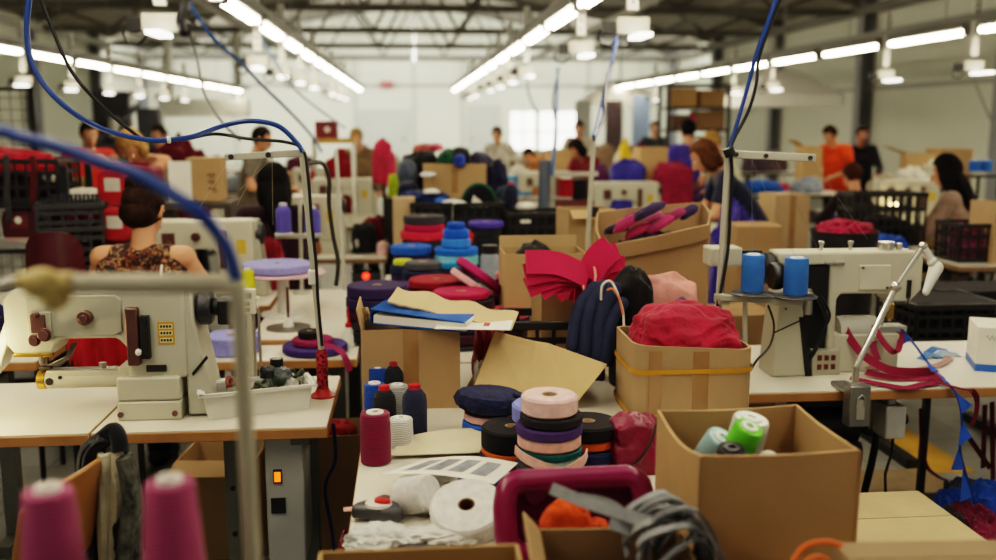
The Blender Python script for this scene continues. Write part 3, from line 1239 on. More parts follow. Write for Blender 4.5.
# ---------------------------------------------------------------- wooden chair with the jacket on it
r = thing('wooden_chair', 'wooden chair with a bent plywood back in front of the machine bench', 'chair', (-1.045, 2.30, 0), R(75))
b = MB()
b.box2((-.2, -.2, .43), (.2, .2, .455))
b.build('seat', mat('#96673c', rough=.45, var=.18, scale=6), r, bevel=.01)
b = MB()
b.sheet(lambda u, v: V(((u - .5) * .34, -.20 - .05 * v - .03 * (1 - (2 * u - 1) ** 2), .66 + .235 * v - .03 * v * (2 * u - 1) ** 4)), 13, 7)
b.build('backrest', mat('#9c6b3e', rough=.4, var=.18, scale=6), r, solid=.014, bevel=.004)
for sx in (-1, 1):
    for sy in (-1, 1):
        b = MB()
        b.tube([(sx * .17, sy * .17, .44), (sx * .2, sy * .21, 0)], .012)
        if sy < 0:
            b.tube([(sx * .17, -.17, .44), (sx * .15, -.225, .78)], .011)
        b.build('leg', M_DARK, r)

# jacket: drapes over the chair back, dark outside, cream lining
YJ = 2.38
r = thing('jacket', 'dark jacket with cream fleece lining slung over the wooden chair', 'jacket', (P(105, 500, YJ).x, YJ, P(105, 600, YJ).z))
o0 = V(r.location)


def panel(name, pts, Yc, m, thick=.012, bulge=.02, wav=3, seed=0):
    # quad strip between a left and a right outline, both from top to bottom
    b = MB()
    L = smooth_path([P(x, y, Yc) - o0 for x, y in pts[0]], 5)
    Rr = smooth_path([P(x, y, Yc) - o0 for x, y in pts[1]], 5)
    n = min(len(L), len(Rr))

    def f(u, v):
        k = min(int(v * (n - 1) + .5), n - 1)
        q = L[k].lerp(Rr[k], u)
        return q + V((0, -bulge * math.sin(PI * u) + .008 * math.sin(u * wav * 2 * PI + seed + v * 2), 0))
    b.sheet(f, 14, n)
    return b.build(name, m, r, solid=thick)


panel('back_panel', (((98, 440), (84, 452), (82, 500), (84, 560), (86, 610)), ((117, 428), (100, 452), (98, 500), (100, 560), (104, 610))), YJ + .01, fabric('#1b1c20'), .03, .03)
panel('lining', (((97, 452), (97, 480), (97, 510), (98, 540), (104, 600)), ((121, 450), (124, 470), (126, 495), (124, 520), (121, 600))), YJ - .015, mat('#cdc5a8', rough=.95, var=.2, scale=9, bump=.4, bscale=90), .014, .025, 2)
panel('sleeve', (((124, 456), (127, 475), (128, 500), (123, 530), (114, 610)), ((127, 454), (133, 475), (137, 500), (138, 520), (134, 610))), YJ - .025, mat('#55574f', rough=.9, var=.6, scale=34), .03, .03, 1)
b = MB()
b.tube(smooth_path([P(92, 447, YJ) - o0, P(104, 437, YJ) - o0, P(114, 430, YJ) - o0, P(119, 440, YJ - .02) - o0, P(120, 452, YJ - .03) - o0], 5), .02, 12)
b.build('collar', fabric('#17181b'), r)
b = MB()
q = P(128, 555, YJ - .03) - o0
b.heap(q, (.06, .07, .12), 9, 4, .15)
b.build('pocket_flap', mat('#222326', rough=.9, var=.4, scale=22), r)

# ---------------------------------------------------------------- nearest thread stand with two pink cones (out of focus)
YN1 = 1.2
r = thing('thread_stand', 'nearest thread stand of cream tube with pink cones and taped bar', 'thread stand', (-.30, 1.2, .0))
o0 = V(r.location)
b = MB()
b.tube([P(62, 284, YN1) - o0, P(140, 284, YN1) - o0, P(215, 284, YN1) - o0, P(236, 287, YN1) - o0, P(241, 302, YN1) - o0], [.0125, .0125, .0125, .012, .010], 14)
b.build('crossbar', mat('#bdb79f', rough=.3, var=.06), r)
b = MB()
a = P(238, 286, YN1) - o0
c = P(253, 565, YN1) - o0
b.cyl(a, c, .0105, n=14)
b.cyl(c, (c.x + .01, c.y, 0.02), .0105, n=14)
b.build('post', mat('#b6b19a', rough=.3, var=.06), r)
b = MB()
b.cyl((c.x + .01, c.y, 0), (c.x + .01, c.y, .025), .13, n=28)
b.build('foot', M_DARK, r)
b = MB()
q = P(42, 283, YN1) - o0
b.ell(q, (.026, .018, .019))
b.ell(q + V((-.012, 0, .002)), (.02, .014, .013))
b.ell(q + V((.014, 0, -.012)), (.018, .016, .022))
b.cyl(P(60, 284, YN1) - o0, P(74, 284, YN1) - o0, .0155)
b.build('tape_wrapping', mat('#c2ab6d', rough=.6, var=.2, scale=40), r)
b = MB()
b.tube([q + V((-.02, 0, 0)), q + V((-.035, 0, .002)), q + V((-.05, 0, -.004))], .006)
b.build('wire_hook', M_STEEL, r)
zt = P(55, 600, 1.15).z - .03
b = MB()
pa, pb = P(52, 566, 1.15), P(172, 566, 1.15)
zt = pa.z - .045
for p in (pa, pb):
    b.lathe([(0, zt), (.052, zt), (.055, zt + .003), (.052, zt + .006), (0, zt + .006)], Matrix.Translation((p.x - o0.x, p.y - o0.y, 0)), 30)
b.box2((pa.x - o0.x - .05, pa.y - o0.y - .01, zt - .02), (c.x, pa.y - o0.y + .04, zt - .002))
b.build('spool_tray', M_DARK, r)
hc = P(55, 489, 1.15).z - zt - .008
cone('nearest pink thread cone further from the post'.replace('further from', 'farther from'), (pa.x + .002, pa.y, zt + .006), '#b04f7a', 'cone', .0375, hc, group=None)
cone('pink thread cone next to the cream stand post', (pb.x + .003, pb.y, zt + .006), '#b8507c', 'cone', .0375, P(175, 480, 1.15).z - zt - .008)
cable('thick blue air hose curving close by to the taped crossbar', [V((-1.42, 1.7, 2.71)), V((-1.15, 1.6, 2.0)), V((-.82, 1.42, 1.72)), P(-20, 127, 1.32), P(20, 137, 1.3), P(62, 148, 1.28), P(102, 163, 1.26), P(136, 174, 1.24), P(168, 192, 1.22), P(200, 214, 1.2), P(220, 236, 1.2), P(230, 256, 1.2), P(236, 280, 1.2)], .0085, '#1d3f86', 'air_hose')

# ---------------------------------------------------------------- things on the long white table
on = lambda x, y: Z(x, y, TZ)
cone('maroon thread cone standing nearest the table edge', on(376, 462), '#7d1540', 'tube', .042, .142, cap='#e6e0d4')
cone('bare white thread cone behind the maroon one', on(401, 450) + V((0, .03, 0)), '#dcdbd4', 'tube', .036, .085, cap='#e6e3da')
cone('navy thread spool on a red flange, tallest of the group', on(415, 436), '#252c48', 'king', .037, .15, cap='#b3202a', base='#b3202a')
cone('black thread spool with a red cap in front of the grey one', on(384, 427) + V((0, .02, 0)), '#1c1e24', 'king', .035, .13, cap='#b3202a', base='#222')if False else None
cone('black thread spool with a red cap between blue and navy', on(385, 432), '#1b1d26', 'king', .035, .135, cap='#b3202a', base='#1b1b1e')
cone('pale grey thread cone standing behind the black spool', on(398, 424), '#a9aaa8', 'tube', .034, .125, cap='#dad8cf')
cone('blue thread cone nearer the table edge', on(375, 424) + V((0, .02, 0)), '#1d4fa3', 'tube', .033, .125)
cone('blue thread cone standing behind the first blue one', on(378, 414) + V((.0, .06, 0)), '#1b4998', 'tube', .033, .14)
cone('dark thread spool with a red cap at the back by the carton', on(394, 413) + V((.0, .05, 0)), '#22242e', 'king', .035, .15, cap='#a3202a', base='#222226')

# carton with the binder
cx0, cx1 = Z(361, 412, TZ), Z(460, 412, TZ)
CW = cx1.x - cx0.x
bx = carton('taped brown carton with the blue ring binder lying on it', ((cx0.x + cx1.x) / 2 + .004, 3.19, TZ), (CW, .24, .265), 0, (('l', 12, .07),), M_CARD, ptape=True)
ztop = TZ + .27
r = thing('ring_binder', 'blue and white ring binder lying on the taped carton', 'binder', (.055, 3.17, ztop + .004), rot=(R(2), R(2), R(-20)))
b = MB()
b.box2((-.16, -.11, 0), (.16, .11, .003))
b.box2((-.16, -.11, 0), (-.157, .11, .04))
b.box((0, 0, .041), (.32, .22, .003), (0, R(3), 0))
b.mat(1).box((-.045, .0, .0432), (.2, .2, .001), (0, R(3), 0))
b.build('cover', [mat('#2a5fb0', rough=.25, var=.25, scale=9), mat('#9db9da', rough=.25, var=.3, scale=9)], r)
b = MB()
b.box2((-.15, -.105, .004), (.165, .105, .03))
b.build('pages', M_PAPER, r)
b = MB()
b.box((.05, -.03, 0), (.24, .21, .002))
b.mat(1).box((.09, -.06, .0015), (.02, .05, .001))
b.build('printed_sheet', [M_PAPER, mat('#b54248', rough=.7)], None, 'white printed sheet with red marks under the torn cardboard', 'paper', loc=(.165, 3.12, ztop + .012), rot=(0, 0, R(-10)))
# torn cardboard slab
b = MB()
pts = [V((-.21, .055, 0)), V((-.2, .0, 0)), V((-.205, -.03, 0))]
N = 20
top = [(-.21 + .42 * i / N, .06 - .015 * math.sin(i * .9) + .01 * noise.noise(V((i, 0, 0)))) for i in range(N + 1)]
bot = [(-.21 + .42 * i / N, -.055 + .012 * noise.noise(V((i * .7, 3, 0)))) for i in range(N + 1)]
b.prism(top + bot[::-1], 0, .006, 'xy')
b.build('torn_cardboard', card('#c2a676'), None, 'torn strip of corrugated cardboard tilted over the binder', 'cardboard', loc=P(453, 313, 3.15) + V((0, 0, .012)), rot=(R(16), R(11), R(-14)))
heap_thing('crumpled kraft paper stuffed at the carton corner', P(365, 321, 3.25), (.035, .05, .05), '#a78d62', 31, 'kraft_paper', 'paper', sub=4)
# loose cloth between the cartons
heap_thing('crumpled dark red check cloth wedged between the two cartons', (.27, 3.32, TZ), (.12, .2, .27), '#7d1f2c', 33, sub=4)
b = MB()
b.heap((.225, 3.12, TZ), (.05, .06, .15), 35, 4)
b.build('white_rag', fabric('#c9c6ba'), None, 'pale rag hanging beside the taped carton', 'rag')

# tipped carton with slanted flap
r = thing('cardboard_box', 'tipped tan carton with one big slanted flap, behind the tape tower', 'box', (.45, 3.18, TZ))
A = [P(471, 394, 3.0), P(575, 405, 2.98), P(607, 365, 3.06), P(548, 344, 3.12), P(495, 332, 3.14)]
A = [p - V(r.location) for p in A]
b = MB()
th = V((.0, .006, .002))
mid_t = A[3].lerp(A[4], .25) + V((0, -.02, 0))
mid_b = A[0].lerp(A[1], .55) + V((0, -.06, 0))
vs = [A[0], mid_b, A[1], A[2], A[3], mid_t, A[4]]
n = 7
b._new(vs + [p + th for p in vs], [(0, 1, 5, 6), (1, 2, 3, 4, 5), (13, 12, 8, 7), (12, 11, 10, 9, 8)] + [(i, (i + 1) % n, (i + 1) % n + n, i + n) for i in range(n)])
b.build('flap', card('#bd9d68'), r, ang=.05)
b = MB()
bk = [V((p.x, p.y + .18, max(.0, p.z - .08))) for p in A]
lo = [V((p.x, p.y + .03, 0)) for p in A[:2]]
b._new([A[0] + th, A[4] + th, bk[4], V((A[0].x, .12, 0)), A[1] + th, A[2] + th, bk[2], V((A[1].x, .12, 0)), A[3] + th, bk[3]],
       [(0, 1, 2, 3), (4, 7, 6, 5), (1, 8, 9, 2), (8, 5, 6, 9), (3, 2, 9, 6, 7)])
b.build('carton_body', card('#a3814f'), r)
# fluffy navy roll on pink and blue rolls
p = on(492, 438)
roll('blue webbing roll under the pale pink one', p + V((.0, .06, 0)), '#2c5fb3', .085, .04, .02)
roll('pale pink webbing roll beneath the navy padded coil', p + V((0, .06, .0415)), '#d3a6a4', .08, .022, .02)
r = thing('padded_coil', 'fluffy navy padded strap coiled on the pale pink roll', 'strap coil', p + V((0, .06, .065)), rot=(R(-2), R(4), 0))
b = MB()
b.lathe([(.0, .004), (.07, 0), (.102, .014), (.108, .035), (.1, .056), (.07, .066), (.0, .062)], n=40)
b.xform(Matrix.Diagonal((1, .95, 1, 1)))
for v in b.bm.verts:
    a = math.atan2(v.co.y, v.co.x)
    k = 1 + .035 * math.sin(a * 13) + .05 * noise.noise(v.co * 25)
    v.co.x *= k
    v.co.y *= k
b.build('padding', mat('#20264a', rough=.95, var=.35, scale=35, bump=.6, bscale=90), r)
b = MB()
b.tube([(.06, -.06, .066), (.1, -.05, .05), (.112, -.02, .03)], .008)
b.build('loose_end', fabric('#1c2040'), r)

# tape tower
TP = on(556, 500) + V((0, .1, 0))
GT = 'tape tower rolls on the packing table'
z = 0
tower = [('#2f5bd0', 'bright blue roll at the foot', .092, .036), ('#3a3a40', 'charcoal roll', .088, .034), ('#a9c9c0', 'pale mint roll', .076, .016), ('#1c5a5c', 'teal roll', .078, .018), ('#d9a69b', 'peach pink roll', .082, .03), ('#473468', 'violet roll', .086, .028), ('#26242a', 'black roll', .08, .026), ('#e0bcb8', 'pale pink roll topmost', .072, .048)]
for c, w, Rr, h in tower:
    roll(w + ' of the tape tower', TP + V((random.uniform(-.004, .004), random.uniform(-.004, .004), z)), c, Rr, h, .022, rot=(0, 0, random.uniform(0, 6)), group=GT)
    z += h + .0012
b = MB()
b.ribbon(smooth_path([TP + V((-.093, -.015, .105)), TP + V((-.075, -.06, .098)), TP + V((-.03, -.094, .085)), TP + V((.02, -.098, .072)), TP + V((.07, -.075, .09)), TP + V((.088, -.04, .10))]), .024, (0, 0.05, 1))
b.build('webbing_end', tape('#d9aaa0'), None, 'loose peach pink end wound across the tape tower', 'webbing')
# darker rolls behind the tower
for (dx, dy, items) in ((-.08, .185, [('#22203a', 'dark indigo', .09, .03), ('#d0602a', 'orange', .085, .012), ('#1d1c1f', 'black', .085, .06)]),
                        (.125, .15, [('#8a2a2f', 'brick red', .092, .02), ('#232b52', 'dark navy', .095, .035), ('#d4622c', 'orange', .08, .025), ('#1e1c1e', 'black', .085, .04)]),
                        (.01, .235, [('#28263e', 'ink blue', .095, .10), ('#7f86c8', 'lavender', .085, .05)])):
    z = 0
    nm = {-.08: 'close behind the tower beside the navy coil', .125: 'close behind the tower towards the maroon bag', .01: 'hidden half behind the tower top'}[dx]
    for c, w, Rr, h in items:
        roll('%s roll %s' % (w, nm), TP + V((dx, dy, z)), c, Rr, h, .02, group='rolls around the tape tower')
        z += h + .0012

# sheets, white rolls and odds on the near part of the table
b = MB()
pp = [on(388, 460), on(500, 456), on(508, 437), on(405, 441)]
b.sheet(lambda u, v: (pp[0].lerp(pp[1], u)).lerp(pp[3].lerp(pp[2], u), v) + V((0, 0, .012 + .02 * math.sin(u * 3) * v)), 14, 6)
b.build('card_sheet', mat('#cfc6a6', rough=.8, var=.06), None, 'bare cream card sheet under the picture sheet', 'card', solid=.002)
r = thing('picture_sheet', 'curled white sheet printed with four grey rounded pictures', 'paper', on(448, 480))
o0 = V(r.location)
Q = [P(379, 475, 2.33), P(494, 484, 2.24), P(518, 463, 2.31), P(428, 459, 2.42)]
Q = [q - o0 for q in Q]


def shf(u, v, e=0):
    q = (Q[0].lerp(Q[1], u)).lerp(Q[3].lerp(Q[2], u), v)
    return q + V((0, 0, e + .012 * math.sin(PI * u)))


b = MB()
b.sheet(lambda u, v: shf(u, v), 20, 6)
b.build('sheet', M_PAPER, r, solid=.0012)
for k in range(4):
    u0, u1 = .12 + k * .205, .12 + k * .205 + .15
    b = MB()
    b.sheet(lambda u, v: shf(u0 + (u1 - u0) * (u * .96 + .02 * math.sin(v * PI)), .2 + .6 * v, .0018), 6, 6)
    b.build('picture', mat('#8c8f95', rough=.6, var=.25, scale=30), r)
heap_thing('pale cloth lump holding up the picture sheet', on(432, 487), (.2, .1, .035), '#c9c6be', 37, sub=4)
b = MB()
b.heap(on(476, 486) + V((0, 0, 0)), (.16, .1, .03), 38, 4)
b.build('blue_cloth', fabric('#28397d'), None, 'dark blue cloth showing under the edge of the picture sheet', 'fabric')
p = on(470, 542)
roll('big white webbing roll with a brown core, tilted towards the aisle', p + V((.0, .065, .022)), '#dcd9d4', .085, .055, .02, rot=(R(24), R(-6), 0), corecol=mat('#6b4a30', rough=.8))
b = MB()
b.cyl((0, 0, -.045), (0, 0, .045), .045, n=36)
b.build('white_spool', tape('#d9d6d2'), None, 'white tape spool lying on its rim next to the big white roll', 'roll', loc=on(416, 522) + V((0.0, .05, .047)), rot=(R(70), 0, R(52)), bevel=.006)
r = thing('tape_measure', 'dark grey triangular tape measure with a red button', 'tape measure', on(380, 519), R(-20))
b = MB()
b.prism([(-.06, -.035), (.06, -.035), (.065, -.01), (.01, .06), (-.015, .062), (-.062, -.01)], .005, .04, 'xy')
b.build('case', plastic('#46464a'), r, bevel=.01)
b = MB()
b.lathe([(0, .04), (.032, .04), (.03, .046), (0, .047)], Matrix.Translation((.0, -.008, 0)), 24)
b.build('dial', M_WHITEPL, r)
b = MB()
b.lathe([(0, .046), (.018, .046), (.016, .054), (0, .055)], Matrix.Translation((.01, -.008, 0)) @ Matrix.Diagonal((1.2, .7, 1, 1)), 20)
b.build('button', plastic('#c22f2a'), r)
heap_thing('crumpled clear white plastic bag at the near edge of the table', on(380, 546), (.17, .11, .05), '#c6c8c2', 41, 'plastic_bag', 'bag', sub=5, m=mat('#cfd0ca', rough=.2, var=.1, scale=20, bump=.4, bscale=40))
heap_thing('crumpled shiny white plastic wrap below the big white roll', on(440, 543), (.2, .1, .04), '#dad9d2', 43, 'plastic_wrap', 'plastic', sub=5, m=mat('#d8d7d0', rough=.15, var=.08, scale=20, bump=.5, bscale=35))
heap_thing('flat dark cloth by the front of the plastic bag', on(425, 551), (.2, .06, .02), '#3c3b3f', 44, sub=4)
heap_thing('dark grey cloth tucked behind the white tape spool', on(432, 522) + V((.05, .03, 0)), (.12, .08, .03), '#34343a', 45, sub=4)
b = MB()
b.box2((-.03, -.012, 0), (.03, .012, .002))
b.build('tape_sample', tape('#d9a49a'), None, 'short peach tape sample lying at the table edge', 'tape', loc=on(356, 509), rot=(0, 0, R(8)))
b = MB()
b.heap(V((-.17, 2.25, .6)), (.03, .09, .12), 46, 3)
b.build('hanging_cloth_tag', fabric('#8c2430'), None, 'maroon cloth scrap hanging off the table edge', 'fabric')

# maroon moulded panel, orange pouch, grey straps, carton rims at the near end
r = thing('moulded_panel', 'glossy maroon moulded foam panel with a thick rounded rim', 'panel', (.345, 1.92, TZ + .02), rot=(R(-18), 0, R(2)))
b = MB()
W2, H2 = .152, .076


def rr(t, w, h, rad):
    pts = []
    for cx, cy, a0 in ((w - rad, h - rad, 0), (-w + rad, h - rad, 90), (-w + rad, -h + rad, 180), (w - rad, -h + rad, 270)):
        for k in range(7):
            a = R(a0 + k * 15)
            pts.append(V((cx + rad * math.cos(a), 0, cy + rad * math.sin(a))))
    return pts


ring = rr(0, W2, H2, .05)
ring = [V((p.x, .015 * math.cos(p.x * 14), p.z + H2 + .0 - (.012 * math.cos(p.x * 18) if p.z > .05 else 0))) for p in ring]
b.tube(ring, .026, 12, True)
mm = mat('#7d1a4a', rough=.28, var=.1, scale=6)
b.build('rim', mm, r)
b = MB()
b.sheet(lambda u, v: V(((u - .5) * 2 * W2, .03 + .02 * math.sin(u * PI) * math.sin(v * PI), v * 2 * H2)), 12, 12)
o = b.build('inner_face', mat('#6a1640', rough=.35, var=.12, scale=6), r, solid=.01)
for x, z in ((-.08, .125), (-.09, .05)):
    b = MB()
    b.lathe([(0, 0), (.026, .002), (.022, .008), (0, .01)], Matrix.Translation((x, .035, z)) @ Matrix.Rotation(R(90), 4, 'X'), 24)
    b.build('dimple', mat('#7a1c4c', rough=.35), o)
# near carton row
hN = P(570, 529, 1.71).z - TZ
carton('near open carton of purple cloth below the maroon panel', (.36, 1.60, TZ), (.27, .22, hN), R(-3), (('l', 40, .045),), card('#9b7a50'))
heap_thing('dark purple cloth filling the near carton', (.37, 1.6, TZ + .02), (.23, .17, hN - .05), '#3b2547', 51)
b = MB()
b.heap((.34, 1.565, TZ + hN - .035), (.07, .04, .03), 52, 4)
b.build('fabric_scrap', fabric('#a32858'), None, 'pink scrap lying on the dark purple cloth', 'fabric')
r = thing('orange_pouch', 'bright orange cloth pouch leaning in the maroon panel', 'pouch', P(566, 535, 1.76))
b = MB()
b.heap((0, 0, 0), (.11, .06, .075), 53, 4, .16)
b.build('pouch_body', fabric('#d9541c'), r)
b = MB()
b.heap((.06, -.005, -.005), (.06, .04, .04), 54, 4, .16)
b.build('drawstring_end', fabric('#c94f1c'), r)
heap_thing('folded cloth bundle supporting the orange pouch', (.33, 1.78, TZ), (.2, .1, P(566, 535, 1.76).z - TZ), '#4a1a30', 55, sub=4)
carton('nearest blurred carton with its flap towards the aisle', ((P(310, 550, 1.42).x + P(528, 550, 1.42).x) / 2, 1.5, TZ), (P(528, 550, 1.42).x - P(310, 550, 1.42).x, .12, P(430, 547, 1.56).z - TZ), R(0), (), card('#a5824f'))
# grey strap bundle
r = thing('strap_bundle', 'tangled bundle of grey webbing straps at the near end of the table', 'straps', (.58, 1.62, TZ))
rg = random.Random(9)
c0 = P(672, 530, 1.62) - V(r.location)
for k in range(15):
    ph = rg.uniform(-.5, .5)
    ax = rg.uniform(.05, .085)
    az = rg.uniform(.05, .085)
    cx = c0 + V((rg.uniform(-.02, .035), -.06 + .008 * k, rg.uniform(-.04, .005)))
    b = MB()
    pts = [cx + V((ax * math.cos(a) - .03 * math.sin(a) * ph, .02 * math.sin(2 * a + k), az * math.sin(a) * (1 if a < PI else .6) - .05 * max(0, math.cos(a)))) for a in [PI * 1.25 * i / 16 - .5 for i in range(17)]]
    b.ribbon(pts, .02, (0, 1, .15 * ph), .0022)
    b.build('strap', tape(['#77797c', '#8d8f91', '#66686c', '#9b9c9a'][k % 4]), r)
b = MB()
pts = [P(551, 488, 1.66), P(580, 500, 1.64), P(610, 510, 1.62), P(640, 519, 1.61), P(660, 523, 1.6)]
b.ribbon(smooth_path([p - V(r.location) for p in pts]), .022, (0, .5, 1), .002)
b.build('strap', tape('#9a9c9c'), r)
b = MB()
pts = [P(580, 498, 1.66), P(605, 503, 1.65), P(622, 513, 1.64), P(635, 530, 1.62), P(610, 524, 1.6)]
b.ribbon(smooth_path([p - V(r.location) for p in pts]), .02, (0, .5, 1), .002)
b.build('strap', tape('#8b8d8e'), r)
carton('low carton under the grey strap bundle', (.60, 1.60, TZ), (.16, .2, .085), 0, (), M_CARD3, closed=True)

# big open carton with spools
zr = 1.075
c1, c2, c3, c4 = Z(657, 410, zr), Z(797, 404, zr), Z(860, 450, zr), Z(701, 456, zr)
r = thing('cardboard_box', 'big open brown carton with neon spools nearest on the table corner', 'box', ((c1.x + c3.x) / 2, (c1.y + c3.y) / 2, TZ))
o0 = V(r.location)
cs = [V((c.x, c.y, zr)) - o0 for c in (c4, c3, c2, c1)]
t = .006
cen = sum(cs, V()) / 4
names = ['front_wall', 'right_wall', 'back_wall', 'left_wall']
b = MB()
for k in range(4):
    a, c = cs[k], cs[(k + 1) % 4]
    sag = .0
    NS = 12
    for i in range(NS):
        p, q = a.lerp(c, i / NS), a.lerp(c, (i + 1) / NS)
        dp = (math.sin(PI * i / NS), math.sin(PI * (i + 1) / NS))
        s_ = .022 if k == 3 else .005
        zp, zq = p.z - s_ * dp[0], q.z - s_ * dp[1]
        ip, iq = p + (cen - p).normalized() * t * 1.4, q + (cen - q).normalized() * t * 1.4
        b._new([V((p.x, p.y, 0)), V((q.x, q.y, 0)), V((q.x, q.y, zq)), V((p.x, p.y, zp)), V((ip.x, ip.y, 0)), V((iq.x, iq.y, 0)), V((iq.x, iq.y, zq)), V((ip.x, ip.y, zp))],
               [(0, 1, 2, 3), (7, 6, 5, 4), (3, 2, 6, 7), (0, 4, 5, 1)])
b._new([V((c.x, c.y, .004)) for c in cs], [(0, 1, 2, 3)])
b.build('carton_body', card('#ac8657'), r)
b = MB()
for k in (0, 1):
    c = cs[k]
    d = (c - cen).normalized() * .0015
    b.cyl(V((c.x, c.y, 0)) + d, c + d - V((0, 0, .002)), .003, n=6)
b.build('corner_crease', M_CARD3, r)
inb = lambda x, y, z: Z(x, y, z)
heap_thing('dark cloth lining the big carton below the spools', (o0.x, o0.y, TZ + .006), (.2, .16, .19), '#241f22', 61, sub=4)
IB = lambda x, y, Y: P(x, y, Y)
cone('pale blue thread spool tipped over in the big carton', IB(706, 462, 1.93), '#9dbfc2', 'tube', .034, .075, cap='#dfe3e0', rot=(R(25), R(20), 0))
cone('neon green thread spool in the big carton', IB(733, 458, 1.90), '#6bd02f', 'tube', .032, .085, cap='#e4eadb', rot=(R(20), R(16), 0))
cone('white thread spool behind the neon green one', IB(744, 447, 1.97), '#d6d8cc', 'tube', .04, .07, cap='#e6e8de', rot=(R(10), R(8), 0))
cone('black thread spool lying low between the bright spools', IB(728, 473, 1.85), '#1b1a1e', 'tube', .03, .06, cap='#29282b', rot=(R(15), 0, 0))
b = MB()
b.ell(IB(768, 458, 1.86), (.02, .016, .016))
b.build('thread_bobbin', M_WHITEPL, None, 'small round white bobbin beside the neon green spool', 'thread')
# orange cord ring near the bottom
b = MB()
q = P(815, 560, 1.42)
b.tube(smooth_path([q + V((-.045, 0, -.05)), q + V((-.04, 0, -.01)), q + V((-.015, .01, .018)), q + V((.02, .01, .026)), q + V((.045, 0, .022))]), .0045)
b.tube(smooth_path([q + V((-.035, .0, -.05)), q + V((-.025, -.01, -.005)), q + V((0, -.01, .01)), q + V((.03, 0, -.01)), q + V((.045, .02, -.035))]), .0045)
b.tube(smooth_path([q + V((-.015, .0, -.03)), q + V((.005, -.01, -.022)), q + V((.03, -.01, -.028))]), .0045)
b.build('cord_loop', plastic('#d9641a'), None, 'loop of orange plastic cord in front of the big carton', 'cord')
carton('nearest closed carton under the loop of orange cord', (q.x, 1.42, TZ), (.2, .16, q.z - .06 - TZ), R(-4), (), M_CARD3, closed=True)
kx0, kx1 = P(868, 552, 1.4).x, P(1040, 552, 1.4).x
carton('nearest dark-topped carton at the lower corner of the view', ((kx0 + kx1) / 2, 1.46, TZ), (kx1 - kx0, .13, P(930, 545, 1.52).z - TZ), R(-3), (), card('#8d7252'), closed=True)
table('small near worktop under the nearest cartons', 1.0, 1.5, 1.35, 1.6, legs=(-.15, .15))
# closed carton beside the bench, on the floor
zc = .56
k1, k2, k3 = Z(858, 497, zc), Z(932, 492, zc), Z(984, 546, zc)
carton('closed pale carton on the floor beneath the working lamp', ((1.0 + k3.x) / 2 + .02, (k2.y + k3.y) / 2, 0), (k3.x - 1.0, k2.y - k3.y, zc), R(0), (), card('#b09a6d'), closed=True, ptape=False)
